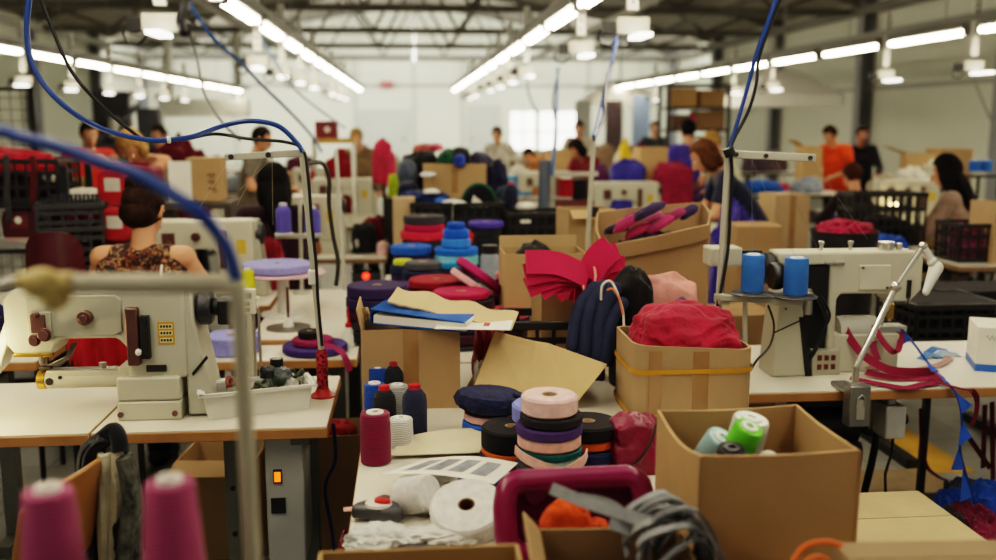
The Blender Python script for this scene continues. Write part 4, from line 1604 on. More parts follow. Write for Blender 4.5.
# ================================================================ machine seen from behind on the worktop with the wooden edge
def rear_machine():
    r = thing('sewing_machine', 'white industrial sewing machine seen from behind, beside two bright blue cones', 'sewing machine', (1.43, 3.36, TZ), 0)
    k = 1 / 268
    X = lambda px_: (px_ - 800) * k
    H_ = lambda py: (378 - py) * k * 1.02
    b = MB()
    b.prism([(X(776), H_(258)), (X(916), H_(258)), (X(923), H_(266)), (X(923), H_(296)), (X(912), H_(308)), (X(893), H_(308)), (X(888), H_(299)), (X(840), H_(299)), (X(836), H_(304)), (X(836), H_(363)), (X(828), H_(363)), (X(828), H_(270)), (X(776), H_(270))], .02, .14, 'xz')
    a = b.build('arm', M_MACH, r, bevel=.008, segs=3)
    b = MB()
    b.box2((X(857), .012, H_(295)), (X(889), .022, H_(271)))
    b.mat(1)
    for x, y in ((860, 273), (886, 293)):
        b.cyl((X(x), .013, H_(y)), (X(x), .008, H_(y)), .006, n=10)
    b.build('cover_plate', [mat('#c4c1ad', rough=.35, var=.03), M_BROWNSTEEL], a, bevel=.002)
    b = MB()
    b.box2((X(907), .012, H_(304)), (X(911), .021, H_(286)))
    b.tube([(X(909), .01, H_(303)), (X(906), .0, H_(308)), (X(895), 0, H_(309))], .005)
    b.build('lever', M_DARK, a)
    b = MB()
    b.cyl((X(821), .012, H_(268)), (X(832), .012, H_(268)), .006)
    b.cyl((X(830), .012, H_(268)), (X(840), .012, H_(268)), .009)
    b.build('latch', M_STEEL, a)
    for x in (823, 853):
        b = MB()
        b.cyl((X(x), .07, H_(258)), (X(x), .07, H_(252)), .007)
        b.cyl((X(x), .07, H_(252)), (X(x), .07, H_(249)), .011)
        b.build('oil_cap', M_CHROME, a)
    b = MB()
    b.cyl((X(890), .07, H_(258)), (X(890), .07, H_(250)), .03, n=22)
    b.cyl((X(902), .06, H_(258)), (X(902), .06, H_(251)), .012)
    b.build('tension_knob', M_CHROME, a, bevel=.003)
    # dark mechanism behind the open back
    b = MB()
    b.box2((X(800), .03, H_(366)), (X(828), .12, H_(271)))
    b.build('mechanism', M_BLACK, r, bevel=.004)
    b = MB()
    b.cyl((X(806), .015, H_(318)), (X(806), .015, H_(296)), .017, n=18)
    b.cyl((X(806), .015, H_(296)), (X(806), .015, H_(293)), .012, n=18)
    b.build('air_cylinder', M_STEEL, r, bevel=.002)
    for q in range(3):
        b = MB()
        b.tube(smooth_path([(X(812 + q * 3), .01, H_(300)), (X(820 + q * 3), -.01, H_(318)), (X(822 - q * 2), -.015, H_(335)), (X(812 + q), -.01, H_(352)), (X(808), .02, H_(368))]), .005, 7)
        b.build('hose', M_RUB, r)
    # left-hand cast column with black rubber strip
    b = MB()
    b.prism([(X(776), H_(297)), (X(796), H_(297)), (X(810), 0), (X(770), 0), (X(772), H_(345))], -.01, .13, 'xz')
    c = b.build('column', M_MACH, r, bevel=.006)
    b = MB()
    b.prism([(X(795), H_(319)), (X(799), H_(319)), (X(811), .002), (X(804), .002)], -.016, -.009, 'xz')
    b.prism([(X(771), H_(333)), (X(796), H_(322)), (X(796), H_(323.5)), (X(771), H_(334.5))], -.0115, -.0095, 'xz')
    b.build('rubber_strip', M_RUB, c)
    b = MB()
    for y in (305, 311):
        b.cyl((X(781), -.01, H_(y)), (X(781), -.014, H_(y)), .004, n=8)
    b.build('screw', M_BROWNSTEEL, c)
    # lower box with switches, bed
    b = MB()
    b.box2((X(812), .0, 0), (X(841), .1, H_(353)))
    s_ = b.build('switch_box', M_MACH2, r, bevel=.003)
    for i in range(3):
        for j in range(2):
            b = MB()
            b.box2((X(817 + i * 7), -.006, H_(372 - j * 9)), (X(821 + i * 7), .001, H_(367 - j * 9)))
            b.build('button', mat('#5d2326', rough=.4), s_)
    b = MB()
    b.box2((X(836), .03, 0), (X(905), .15, H_(340)))
    b.build('bed', M_MACH, r, bevel=.006)
    b = MB()
    b.cyl((X(845), .09, H_(338)), (X(885), .09, H_(338)), .05, n=26)
    b.build('bed_arm', mat('#b9b8ae', rough=.3, var=.05), r)
    b = MB()
    b.cyl((X(900), .08, H_(308)), (X(900), .08, H_(330)), .006)
    b.mat(1).box2((X(897), .07, H_(327)), (X(903), .09, H_(312)))
    b.build('needle_bar', [M_CHROME, M_BRASS], r)
    b = MB()
    b.box2((X(885), .05, H_(340)), (X(915), .12, H_(334)))
    b.cyl((X(893), .08, H_(308)), (X(893), .08, H_(334)), .004)
    b.build('presser_foot', M_STEEL, r, bevel=.002)
    M = Matrix.Translation((X(776), .08, H_(275))) @ Matrix.Rotation(R(-90), 4, 'Y')
    b = MB()
    b.lathe([(0, 0), (.05, .002), (.06, .012), (.06, .035), (.05, .045), (0, .048)], M, 30)
    b.build('handwheel', mat('#232328', rough=.4), r)
    b = MB()
    b.box2((X(710), .06, H_(272)), (X(742), .16, H_(254)))
    b.build('motor_head', M_MACH, r, bevel=.006)
    b = MB()
    b.box2((X(742), .09, H_(268)), (X(765), .13, H_(258)))
    b.build('shaft', M_DARK, r)
    return r


rear_machine()

# thread stand with two blue cones
r = thing('thread_stand', 'tall white thread stand carrying the two bright blue cones', 'thread stand', (1.115, 3.34, TZ))
o0 = V(r.location)
YR = 3.34
b = MB()
b.cyl((0, 0, 0), (0, 0, .012), .04)
b.cyl((0, 0, .0), P(716, 345, YR) - o0, .011)
b.cyl(P(716, 345, YR) - o0, P(729, 150, YR) - o0, .0125)
b.build('post', M_POLE, r)
b = MB()
p, q = P(728, 154, YR) - o0, P(815, 158, YR) - o0
b.box((p + q) / 2, ((q - p).length, .018, .028), (0, math.atan2(p.z - q.z, q.x - p.x), 0))
g = b.build('crossbar', M_POLE, r, bevel=.003)
for t in (.08, .42, .93):
    b = MB()
    w = p.lerp(q, t)
    b.cyl(w + V((0, -.009, 0)), w + V((0, -.016, 0)), .008)
    b.build('eyelet', M_DARK, g)
b = MB()
p, q = P(718, 297, YR - .05) - o0, P(802, 303, YR - .05) - o0
b.box((p + q) / 2, ((q - p).length, .03, .022), (0, math.atan2(p.z - q.z, q.x - p.x), 0))
b.box((p + q) / 2 + V((-.13, .03, 0)), (.04, .07, .03))
b.build('spool_arm', M_MACH2, r, bevel=.003)
b = MB()
b.cyl(P(745, 300, YR - .04) - o0, P(745, 376, YR - .04) - o0, .009)
b.build('support_rod', M_POLE, r)
dA, dB = P(752, 293, YR - .05), P(795, 296, YR - .05)
for d in (dA, dB):
    b = MB()
    b.lathe([(0, -.004), (.075, -.004), (.08, 0), (.075, .003), (0, .003)], Matrix.Translation(d - o0), 34)
    b.build('spool_disc', mat('#57565a', rough=.35, metal=.3), r)
hA = P(752, 254, YR - .05).z - dA.z - .006
cone('bright blue thread cone on the disc nearer the white post', dA + V((0, 0, .0035)), '#2f6db8', 'tube', .0405, hA, cap='#cfd6dd')
cone('bright blue thread cone on the disc nearer the machine', dB + V((0, 0, .0035)), '#2f6db8', 'tube', .0425, hA, cap='#cfd6dd')
b = MB()
M = Matrix.Translation(P(776, 276, YR + .02)) @ Matrix.Rotation(R(90), 4, 'Y')
b.lathe([(0, -.02), (.045, -.02), (.05, -.012), (.05, .012), (.045, .02), (0, .02)], M, 30)
b.build('belt_wheel', mat('#26262b', rough=.4), None, 'dark grooved belt wheel between the two bright blue cones', 'wheel')
cable('blue cable falling from the roof to the white stand post', [V((1.43, YR, 2.71)), P(792, -60, YR), P(783, -14, YR), P(775, 2, YR), P(768, 22, YR), P(757, 52, YR), P(748, 85, YR), P(738, 120, YR), P(730, 147, YR - .02)], .0075, '#173a7d')
cable('black cable running down the white stand post', [V((1.40, YR + .03, 2.71)), P(790, -50, YR + .03), P(783, -10, YR + .015), P(770, 25, YR + .015), P(759, 58, YR + .01), P(756, 85, YR), P(748, 112, YR), P(735, 137, YR - .015), P(731, 150, YR - .022), P(732, 175, YR - .02), P(730, 215, YR - .02), P(728, 250, YR - .02), P(722, 285, YR - .03), P(717, 310, YR - .03), P(719, 335, YR - .02)], .0062, '#17181a')
b = MB()
b.cyl(P(728, 148, YR - .03), P(731, 156, YR - .03), .02)
b.build('cable_tie', M_BLACK, None, 'black cable tie at the top of the white stand post', 'cable tie')
cable('thin dark cable hanging beside the cast column onto the worktop', [P(768, 305, 3.3), P(774, 325, 3.3), P(770, 345, 3.28), P(757, 360, 3.26), P(751, 370, 3.3)], .004, '#1d1d1f')
for k, (x0, y0, x1, y1) in enumerate(((752, 158, 752, 254), (775, 158, 822, 258), (750, 156, 795, 256), (810, 158, 868, 240))):
    b = MB()
    b.cyl(P(x0, y0, YR - .02), P(x1, y1, YR - .03), .0006, n=5)
    b.build('thread', mat('#7f868a', var=0), None, 'fine thread strung from the crossbar above the blue cones', 'thread', group='threads above the blue cones')

# clamp lamp
r = thing('work_lamp', 'steel clamp work lamp with a jointed rod and a white head', 'lamp', Z(853, 399, TZ))
o0 = V(r.location)
YL = 3.08
b = MB()
w = P(857, 378, YL) - o0
b.box2((w.x - .037, w.y - .035, -.10), (w.x + .037, w.y + .02, .045))
b.box2((w.x - .03, w.y - .02, .002 + TZ - o0.z), (w.x + .03, w.y + .14, .02 + TZ - o0.z))
c = b.build('clamp', mat('#8a8a86', rough=.3, metal=.7, var=.1), r, bevel=.005)
b = MB()
b.box2((w.x - .014, w.y - .041, -.07), (w.x + .014, w.y - .033, .0))
b.tube([(w.x - .012, w.y - .038, -.03), (w.x - .012, w.y - .042, .005), (w.x, w.y - .043, .018), (w.x + .012, w.y - .042, .005), (w.x + .012, w.y - .038, -.03)], .004)
b.cyl((w.x, w.y - .034, -.065), (w.x, w.y - .04, -.065), .006)
b.build('clamp_screw', M_CHROME, c)
b = MB()
A, B_, C_ = P(856, 367, YL) - o0, P(896, 287, YL + .01) - o0, P(923, 246, YL + .02) - o0
b.cyl(A - V((0, 0, .06)), A, .012)
b.cyl(A, B_, .0105)
b.build('lower_rod', M_CHROME, r)
b = MB()
b.ell(B_, (.02, .016, .02))
b.build('joint', M_CHROME, r)
b = MB()
b.cyl(B_, C_, .0085)
b.ell(C_, (.015, .015, .015))
b.build('upper_rod', M_CHROME, r)
b = MB()
D = P(932, 262, YL + .02) - o0
b.cyl(C_, D, .012)
b.ell(D, (.016, .016, .018))
E1, E2 = P(936, 268, YL + .02) - o0, P(926, 292, YL - .0) - o0
b.capsule(E1, E2, .024, .012)
b.build('lamp_head', mat('#d5d4ca', rough=.3, var=.03), r)

# small grey motor hanging under the worktop, black bracket
r = thing('knee_switch', 'light grey switch housing hanging under the worktop beside the lamp clamp', 'switch', V((1.72, 3.22, .58)))
b = MB()
b.box2((-.045, -.05, 0), (.03, .05, .12))
b.box2((-.03, -.03, .12), (.0, .03, .152))
b.build('housing', mat('#b3b3ab', rough=.4), r, bevel=.006)
b = MB()
b.cyl((.03, 0, .06), (.055, 0, .06), .022)
b.build('knob', M_DARK, r, bevel=.004)
b = MB()
b.tube([(0, -.02, 0), (.0, -.02, -.06), (-.02, -.02, -.14), (-.01, -.02, -.25)], .005)
b.build('cord', M_RUB, r)
r = thing('machine_motor', 'black motor mounted under the worktop behind the lamp clamp', 'motor', V((1.55, 3.42, .45)))
b = MB()
b.cyl((-.12, 0, .12), (.12, 0, .12), .085, n=26)
b.box2((-.1, -.05, .19), (.1, .05, .279))
b.build('motor_body', M_BLACK, r, bevel=.006)
b = MB()
b.cyl((.12, 0, .12), (.16, 0, .12), .05, n=22)
b.build('pulley', M_DARK, r)
# black tubular chair below
r = thing('tubular_chair', 'black tubular steel chair frame under the worktop', 'chair', V((1.72, 3.62, 0)))
for x in (0, .13):
    b = MB()
    b.tube(smooth_path([(x - .12, -.25 + x, .0), (x - .06 + .02, -.25 + x, .44), (x - .08, -.25 + x, .5), (x - .16, -.22 + x, .52), (x - .4, -.2 + x, .52)], 5), .0145, 10)
    b.build('leg', M_BLACK, r)
b = MB()
b.box2((-.44, -.23, .5), (-.06, .15, .54))
b.build('seat', fabric('#1d1d20'), r, bevel=.015)
r = thing('table_frame', 'thin black steel frame standing under the worktop end', 'frame', V((2.08, 3.92, 0)))
for x in (-.20, .17):
    b = MB()
    b.box2((x - .013, -.013, 0), (x + .013, .013, .70))
    b.build('leg', M_BLACK, r)
b = MB()
b.box2((-.5, -.02, .70), (.22, .02, .726))
b.build('rail', M_BLACK, r)
b = MB()
b.box((0, 0, .015), (.5, .3, .03))
b.build('mat_board', mat('#8f7b5c', rough=.8), None, 'flat brown board on the floor under the black steel frame', 'board', loc=(2.25, 4.15, 0))

# ribbons of maroon webbing over the bed of the machine
def strip(label, pts, w, col, side=(0, .3, 1), name='webbing_strip', group=None):
    b = MB()
    b.ribbon(smooth_path(pts, 5), w, side, .0014)
    return b.build(name, tape(col), None, label, 'webbing', group)


tz = TZ + .004
T = lambda x, y, h=0: Z(x, y, TZ + h)
GW = 'maroon webbing strips strewn behind the work lamp'
lab = 'maroon webbing strip strewn on the worktop behind the lamp rod'
strip(lab + ', nearest the front edge', [T(850, 378, .02), T(880, 384, .01), T(905, 388, .008), T(925, 384, .012), T(945, 381, .01)], .03, '#7c2140', (0, 1, .2), group=GW)
strip(lab + ', looping up to the needle', [P(842, 325, 3.42), P(856, 347, 3.36), P(870, 360, 3.3), P(890, 370, 3.25), P(915, 372, 3.25), P(935, 371, 3.28)], .03, '#84223f', (.3, .2, 1), group=GW)
strip(lab + ', broad middle one', [T(866, 372, .02), T(890, 377, .015), T(918, 378, .012), T(942, 376, .01)], .034, '#8a2846', (0, 1, .35), group=GW)
strip(lab + ', zigzag one under the needle', [P(874, 325, 3.4), P(882, 340, 3.36), P(893, 352, 3.34), P(899, 348, 3.36), P(902, 330, 3.42)], .022, '#84223f', (1, 0, .2), group=GW)
strip(lab + ', short upright one', [P(876, 330, 3.43), P(873, 345, 3.38), P(878, 360, 3.34)], .025, '#7c2140', (1, 0, .2), group=GW)
strip(lab + ', pale edged one', [T(842, 362, .02), T(870, 367, .02), T(900, 371, .015), T(935, 366, .01), T(951, 358, .01)], .022, '#b08a8a', (0, 1, .3), group=GW)
strip(lab + ', falling over the front edge', [T(930, 380, .012), T(958, 388, .012), T(972, 391, .015), P(977, 400, 3.1), P(976, 414, 3.1), P(972, 425, 3.1)], .02, '#6d2236', (1, .3, 0), group=GW)
strip('long maroon strip hanging to the floor behind the worktop edge', [P(921, 408, 3.9), P(922, 440, 3.9), P(926, 465, 3.9), P(937, 476, 3.85), P(946, 480, 3.8)], .02, '#4f1c28', (1, .2, 0))
for k, (x0, y0, x1, y1) in enumerate(((985, 405, 983, 468), (992, 402, 993, 480), (968, 436, 990, 468))):
    strip(['straight dark red strip hanging under the worktop', 'outermost dark red strip hanging under the worktop', 'dark red strip slanting under the worktop'][k], [P(x0, y0, 3.7), P((x0 + x1) / 2, (y0 + y1) / 2, 3.7), P(x1, y1, 3.7)], .022, '#5b1b2a', (1, .2, 0))

# blue bunting running over the edge down to the heap on the floor
r = thing('bunting', 'blue triangular bunting trailing over the worktop edge to the floor', 'bunting', T(936, 370))
o0 = V(r.location)
path = smooth_path([P(899, 326, 3.42), P(915, 345, 3.36), P(928, 363, 3.28), T(936, 372, .01), T(950, 386, .01), P(957, 396, 3.1), P(961, 410, 3.08), P(962, 430, 3.08), P(960, 450, 3.1), P(966, 475, 3.12), P(976, 505, 3.15), P(990, 530, 3.18)], 4)
b = MB()
b.ribbon([p - o0 for p in path], .011, (1, .4, 0), .001)
b.build('cord_tape', tape('#24408a'), r)
tri = [((899, 325), (909, 341), (897, 345)), ((925, 360), (940, 372), (928, 370)), ((936, 372), (953, 386), (944, 384)), ((957, 393), (972, 405), (959, 412)), ((962, 420), (972, 437), (955, 445)), ((959, 448), (964, 470), (948, 468)), ((963, 470), (972, 497), (957, 500)), ((974, 503), (990, 515), (978, 527))]
Ys = [3.42, 3.25, 3.2, 3.08, 3.08, 3.1, 3.12, 3.16]
for (p, q, s_), Y in zip(tri, Ys):
    b = MB()
    A = [P(x, y, Y) - o0 for x, y in (p, q, s_)]
    A[2] = A[2] + V((0, -.02, .0))
    th = V((.0, .0015, .0005))
    b._new(A + [a + th for a in A], [(0, 1, 2), (5, 4, 3), (0, 3, 4, 1), (1, 4, 5, 2), (2, 5, 3, 0)])
    b.build('pennant', fabric('#2b5fc0', .15), r)
for k, (x, y, w) in enumerate(((936, 352, .05), (945, 356, .06), (930, 358, .05))):
    b = MB()
    p = T(x, y, .004)
    b.ribbon([p + V((-w, -.02, 0)), p + V((0, .01, .015)), p + V((w, .0, .003))], .035, (0, 1, .2), .001)
    b.build('fabric_offcut', fabric(['#3a6fb5', '#9fb6cf', '#5b8cc4'][k]), None, ['mid blue', 'pale', 'bright blue'][k] + ' triangular offcut on the bare worktop behind the strips', 'fabric')
# heap of bunting on the floor
GB = 'bunting heaped on the floor under the worktop'
for k, (x, y, Y, sx, c) in enumerate(((955, 508, 3.25, .16, '#274fa6'), (972, 522, 3.15, .18, '#6b1f3a'), (990, 500, 3.3, .2, '#2f5bb5'), (948, 526, 3.12, .14, '#33292f'), (985, 540, 3.05, .2, '#79233f'), (962, 498, 3.35, .13, '#4a4c55'))):
    p = P(x, y, Y)
    heap_thing(['blue', 'maroon', 'bright blue outermost', 'blackish', 'dark red lowest', 'grey'][k] + ' clump in the bunting heap on the floor', (p.x, p.y, max(0, p.z - .12)), (sx, sx, .2), c, 70 + k, 'bunting_clump', 'bunting', amp=.2, freq=2.4, group=GB)
b = MB()
b.box((0, 0, .12), (.7, .55, .24))
b.build('low_box', mat('#4c443a', rough=.8, var=.1), None, 'low dark box on the floor carrying the bunting heap', 'box', loc=(2.0, 3.22, .0), bevel=.006)
# white tissue carton with blue band
r = thing('white_carton', 'white carton with blue foot band and grey scribbled print on the worktop', 'box', (2.30, 3.40, TZ), R(-22))
b = MB()
b.box2((-.16, -.1, 0), (.16, .1, .17))
b.build('carton_body', M_PAPER, r, bevel=.003)
b = MB()
b.box2((-.1615, -.1015, .0), (.1615, .1015, .028))
b.build('blue_band', plastic('#2a5fae'), r)
b = MB()
for i, (x, z, w) in enumerate(((-.1, .13, .06), (-.02, .125, .05), (.06, .135, .05), (-.06, .1, .03), (.0, .085, .035))):
    pts = [V((x + w * (t / 14 - .5), -.1015, z + .012 * math.sin(t * 1.7 + i))) for t in range(15)]
    b.tube(pts, .0013, 5)
b.mat(1).box2((.02, -.102, .05), (.1, -.1005, .06))
b.build('print', [mat('#8f938d', rough=.7), mat('#5b7fae', rough=.7)], r)
# ================================================================ things on the long tables behind the cartons
fill_cols = [('#2a2440', 'dark violet'), ('#26242a', 'black'), ('#3d1d2c', 'dark wine'), ('#232a49', 'dark blue'), ('#35333a', 'charcoal')]
GH = 'webbing rolls heaped on the long table'


def pile(x, ytop, Y, items, where, R0=.11, zbase=TZ, group=GH):
    """stack of rolls whose top is seen at (x, ytop); items from the top down: (colour, word, radius, height)"""
    top = P(x, ytop, Y)
    z = top.z
    k = 0
    for it in items:
        c, w, Rr, h = it[:4]
        if z - h < zbase:
            h = max(.012, z - zbase - .001)
        roll('%s webbing roll %s' % (w, where), (top.x, top.y, z - h), c, Rr, h - .0015, min(.022, Rr * .3), rot=(0, 0, random.uniform(0, 6)), group=group)
        z -= h
        if z < zbase + .012:
            return
    while z > zbase + .012:
        h = min(.045, z - zbase)
        if z - h - zbase < .012:
            h = z - zbase
        c, w = fill_cols[(k * 2 + int(x)) % 5]
        roll('%s webbing roll, %s under the others %s' % (w, ORD[k], where), (top.x + random.uniform(-.005, .005), top.y, z - h), c, R0 * random.uniform(.95, 1.05), h - .0015, .022, rot=(0, 0, random.uniform(0, 6)), group=group)
        z -= h
        k += 1


pile(377, 284, 4.15, [('#34274f', 'deep purple', .13, .05), ('#2b2246', 'indigo purple', .135, .05)], 'at the table edge behind the binder', .13)
pile(461, 290, 3.98, [('#a51e4b', 'raspberry', .118, .03)], 'in front of the heap', .13)
b = MB()
p = P(425, 296, 3.98)
b.ribbon([p + V((-.03, 0, 0)), p + V((.03, 0, .002)), p + V((.06, 0, 0))], .028, (0, .05, 1), .003)
b.build('webbing_end', tape('#ad2650'), None, 'loose end of the raspberry roll sticking out sideways', 'webbing')
pile(505, 309, 3.92, [('#d2616c', 'salmon pink', .10, .03)], 'beside the black crate', .10)
pile(437, 278, 4.35, [('#8c1b2c', 'crimson', .13, .035), ('#6d1426', 'deep red', .12, .035)], 'in the middle of the heap', .12)
roll('magenta webbing roll tilted on the pile, uppermost of the two leaning ones', P(478, 279, 4.22), '#a32a63', .125, .035, .02, rot=(R(-8), R(38), 0), group=GH)
roll('pale pink webbing roll leaning beneath the magenta one', P(470, 287, 4.18), '#dba0a4', .11, .03, .02, rot=(R(-6), R(36), 0), group=GH)
pile(423, 261, 4.7, [('#4b4a52', 'slate grey', .09, .04)], 'left of the teal roll'.replace('left of', 'next to'), .1)
pile(445, 261, 4.75, [('#2c86b5', 'teal blue', .07, .035)], 'below the blue tower', .085)
pile(397, 284, 4.55, [('#4a2a5e', 'plum', .10, .04)], 'near the edge behind the deep purple pile', .1)
pile(403, 259, 4.95, [('#b4bf3a', 'lime', .05, .03)], 'near the table edge', .07)
pile(411, 245, 5.2, [('#2355a6', 'cobalt blue', .112, .045), ('#33265a', 'violet black', .1, .04)], 'by the aisle edge', .1)
pile(456, 222, 5.2, [('#1d4fa6', 'small royal blue', .05, .035), ('#1f5cc0', 'royal blue', .07, .05), ('#3d82d6', 'sky blue', .078, .05), ('#2168c2', 'broad blue', .118, .04), ('#7dbfc9', 'aqua', .118, .055)], 'in the blue tower', .12)
pile(424, 215, 5.72, [('#3a393e', 'thick charcoal', .122, .05), ('#a3204a', 'crimson pink', .12, .04), ('#c22c46', 'cherry red', .14, .05)], 'in the stack behind the cobalt one', .13)
pile(473, 231, 5.65, [('#c03a30', 'tomato red', .1, .06)], 'behind the blue tower', .1)
pile(486, 221, 5.6, [('#45398c', 'bright violet', .105, .035), ('#2a2a30', 'sooty', .09, .05), ('#24252b', 'pitch black', .095, .06)], 'at the far corner by the crate', .1)
pile(497, 291, 4.3, [('#8f2b52', 'dusty raspberry', .09, .04)], 'beneath the leaning pair', .09)
pile(512, 272, 4.6, [('#c26a6d', 'rosy', .08, .03)], 'behind the leaning pair', .08)
r = thing('glass_jar', 'clear grey jar with a black lid standing behind the magenta roll', 'jar', V((P(490, 268, 4.9).x, 4.9, TZ)))
hj = P(490, 247, 4.9).z - TZ
b = MB()
b.lathe([(0, 0), (.05, 0), (.05, hj - .05), (.04, hj - .03), (0, hj - .03)], n=24)
b.build('jar_body', mat('#8a929c', rough=.15, var=.15), r)
b = MB()
b.lathe([(0, hj - .035), (.042, hj - .035), (.042, hj + .01), (0, hj + .01)], n=24)
b.build('lid', M_BLACK, r, bevel=.003)

# black crate with padded navy straps
crate('low black crate behind the slanted cardboard flap', (.52, 3.50, TZ), (.36, .26, .22), R(-4))
for k, (x0, y0, x1, y1, w) in enumerate(((597, 285, 572, 352, .045), (606, 283, 585, 358, .05), (617, 285, 598, 362, .05), (624, 300, 606, 366, .045))):
    b = MB()
    p0, p1 = P(x0, y0, 3.30 - .015 * k), P(x1, y1, 3.2 - .02 * k)
    mid = (p0 + p1) / 2 + V((-.02, 0, .03))
    pts = smooth_path([p0, mid, p1], 6)
    b.tube(pts, [w * .42] + [w * .55] * (len(pts) - 2) + [w * .4], 10)
    r = b.build('padded_strap', mat('#162040', rough=.8, var=.25, scale=30, bump=.3, bscale=200), None, 'padded navy strap %s' % ['nearest the crate, curved low', 'second from the crate with stitched seam', 'broad one in the middle of the strap bunch', 'rounded one with orange piping next to the black cloth'][k], 'strap', 'padded navy straps by the black cloth')
b = MB()
b.tube(smooth_path([P(601, 300, 3.2), P(602, 286, 3.2), P(608, 281, 3.2), P(613, 284, 3.2), P(618, 295, 3.18), P(623, 312, 3.16), P(624, 330, 3.15)]), .004)
b.build('piping', mat('#d8cfc0', rough=.6), None, 'cream and orange piping curving over the padded navy straps', 'piping')
b = MB()
b.tube(smooth_path([P(607, 290, 3.17), P(613, 289, 3.17), P(619, 298, 3.15), P(623, 315, 3.14)]), .004)
b.build('piping', mat('#c9764a', rough=.6), None, 'thin orange piping inside the cream one on the navy straps', 'piping')
# black cloth and pink patterned cloth
b = MB()
p = P(634, 300, 3.3)
b.heap((p.x, p.y + .03, TZ), (.16, .16, P(634, 266, 3.3).z - TZ), 81, 5, .06, 1.2)
b.build('fabric_bundle', fabric('#1a191b'), None, 'upright black cloth bundle between navy straps and pink cloth', 'fabric')
b = MB()
p = P(660, 320, 3.35)
b.heap((p.x + .03, p.y + .04, TZ), (.25, .16, P(655, 274, 3.35).z - TZ), 82, 5, .10, 1.3)
mt = mat('#cf8f86', rough=.85, var=.3, scale=7, bump=.3, bscale=150)
b.build('fabric_bundle', mt, None, 'pale pink patterned cloth leaning beside the black bundle', 'fabric')
heap_thing('small lilac print patch on the pink patterned cloth', P(680, 312, 3.33), (.05, .03, .06), '#7d6288', 83, sub=4)

# fuchsia felt strips tied like a bow over a small carton
sb = P(556, 330, 3.55)
zt_ = P(556, 292, 3.5).z
carton('small carton under the fuchsia felt strips', (sb.x, 3.58, TZ), (.15, .13, zt_ - TZ), R(10), (), M_CARD3, closed=True)
r = thing('felt_bundle', 'bow of stacked fuchsia felt strips tied in the middle', 'felt strips', V((P(588, 275, 3.5).x, 3.5, zt_)))
o0 = V(r.location)
K = P(588, 277, 3.42)
left = [(526, 262), (525, 275), (527, 288), (540, 292), (556, 296)]
for k, (x, y) in enumerate(left):
    b = MB()
    e = P(x, y, 3.36 + .012 * k)
    kk = K + V((0, .012 * k, -.003 * k))
    m_ = (e + kk) / 2 + V((0, 0, .022))
    b.ribbon([q - o0 for q in smooth_path([e, m_, kk], 6)], .085 - .006 * k, (0, .35, 1), .004)
    b.build('felt_strip', mat('#bf1d4f', rough=.95, var=.1, scale=12, sheen=.2, bump=.25, bscale=220), r)
for k, (x, y) in enumerate(((612, 247), (620, 255), (625, 268), (622, 285), (606, 247), (580, 305), (574, 300))):
    b = MB()
    e = P(x, y, 3.40 + .015 * k)
    kk = K + V((0, .008 * k, 0))
    m_ = (e + kk) / 2 + V((-.005, 0, .012))
    b.ribbon([q - o0 for q in smooth_path([kk, m_, e], 6)], [.10, .10, .09, .08, .08, .05, .05][k], (-.5, .35, 1) if k < 5 else (1, .2, .3), .004)
    b.build('felt_strip', mat('#c11f52', rough=.95, var=.1, scale=12, sheen=.2, bump=.25, bscale=220), r)
b = MB()
b.tube([K - o0 + V((.022 * math.cos(a), -.02 + .05 * math.sin(a), .05 * math.sin(a + .6))) for a in [i * PI / 8 for i in range(16)]], .005, 6, True)
b.build('tie', mat('#e58a86', rough=.7), r)

# carton behind the felt, big carton of purple fabric pieces
zc = P(540, 250, 4.1).z
xa, xb = P(504, 250, 4.0).x, P(586, 250, 4.0).x
carton('open carton behind the fuchsia felt strips', ((xa + xb) / 2, 4.1, TZ), (xb - xa, .26, zc - TZ), 0, (('b', 8, .05),), card('#ab8a5c'))
b = MB()
b.heap((P(535, 250, 4.1).x, 4.12, TZ + .01), (.2, .2, zc - TZ + .035), 84, 4, .08)
b.build('fabric_bundle', fabric('#1d1f1e'), None, 'dark cloth peeking out of the carton behind the felt strips', 'fabric')
# big carton, rim tilted (front edge slopes)
r = thing('cardboard_box', 'biggest brown carton, bulging and full of purple and pink cut pieces', 'box', V((P(655, 300, 4.0).x, 4.05, TZ)))
o0 = V(r.location)
F0, F1 = P(603, 246, 3.85), P(709, 224, 3.85)
B0, B1 = P(597, 212, 4.35), P(703, 202, 4.35)
cs = [F0 - o0, F1 - o0, B1 - o0, B0 - o0]
cen = sum(cs, V()) / 4
b = MB()
for k in range(4):
    a, c = cs[k], cs[(k + 1) % 4]
    NS = 10
    for i in range(NS):
        f = lambda t: a.lerp(c, t) + (a.lerp(c, t) - cen).normalized() * .02 * math.sin(PI * t)
        p, q = f(i / NS), f((i + 1) / NS)
        ip, iq = p + (cen - p).normalized() * .01, q + (cen - q).normalized() * .01
        b._new([V((p.x, p.y, 0)), V((q.x, q.y, 0)), q, p, V((ip.x, ip.y, 0)), V((iq.x, iq.y, 0)), iq, ip], [(0, 1, 2, 3), (7, 6, 5, 4), (3, 2, 6, 7)])
b.build('carton_body', card('#9a7750'), r)
b = MB()
pts = [F0 - o0 + V((0, -.012, .0)), (F0 + F1) / 2 - o0 + V((0, -.035, -.0)), F1 - o0 + V((0, -.012, .0))]
b.ribbon(smooth_path([p - V((0, 0, .03)) for p in pts], 6), .06, (0, 0, 1), .003)
b.build('folded_rim', card('#8f6d48'), r)
GP = 'cut pieces in the biggest carton'
m_in = sum([F0, F1, B0, B1], V()) / 4
zb = TZ + .01
heap_thing('dark purple cloth mass filling the biggest carton', (m_in.x, m_in.y + .0, zb), (.36, .38, m_in.z - zb - .02), '#332640', 85, amp=.12)
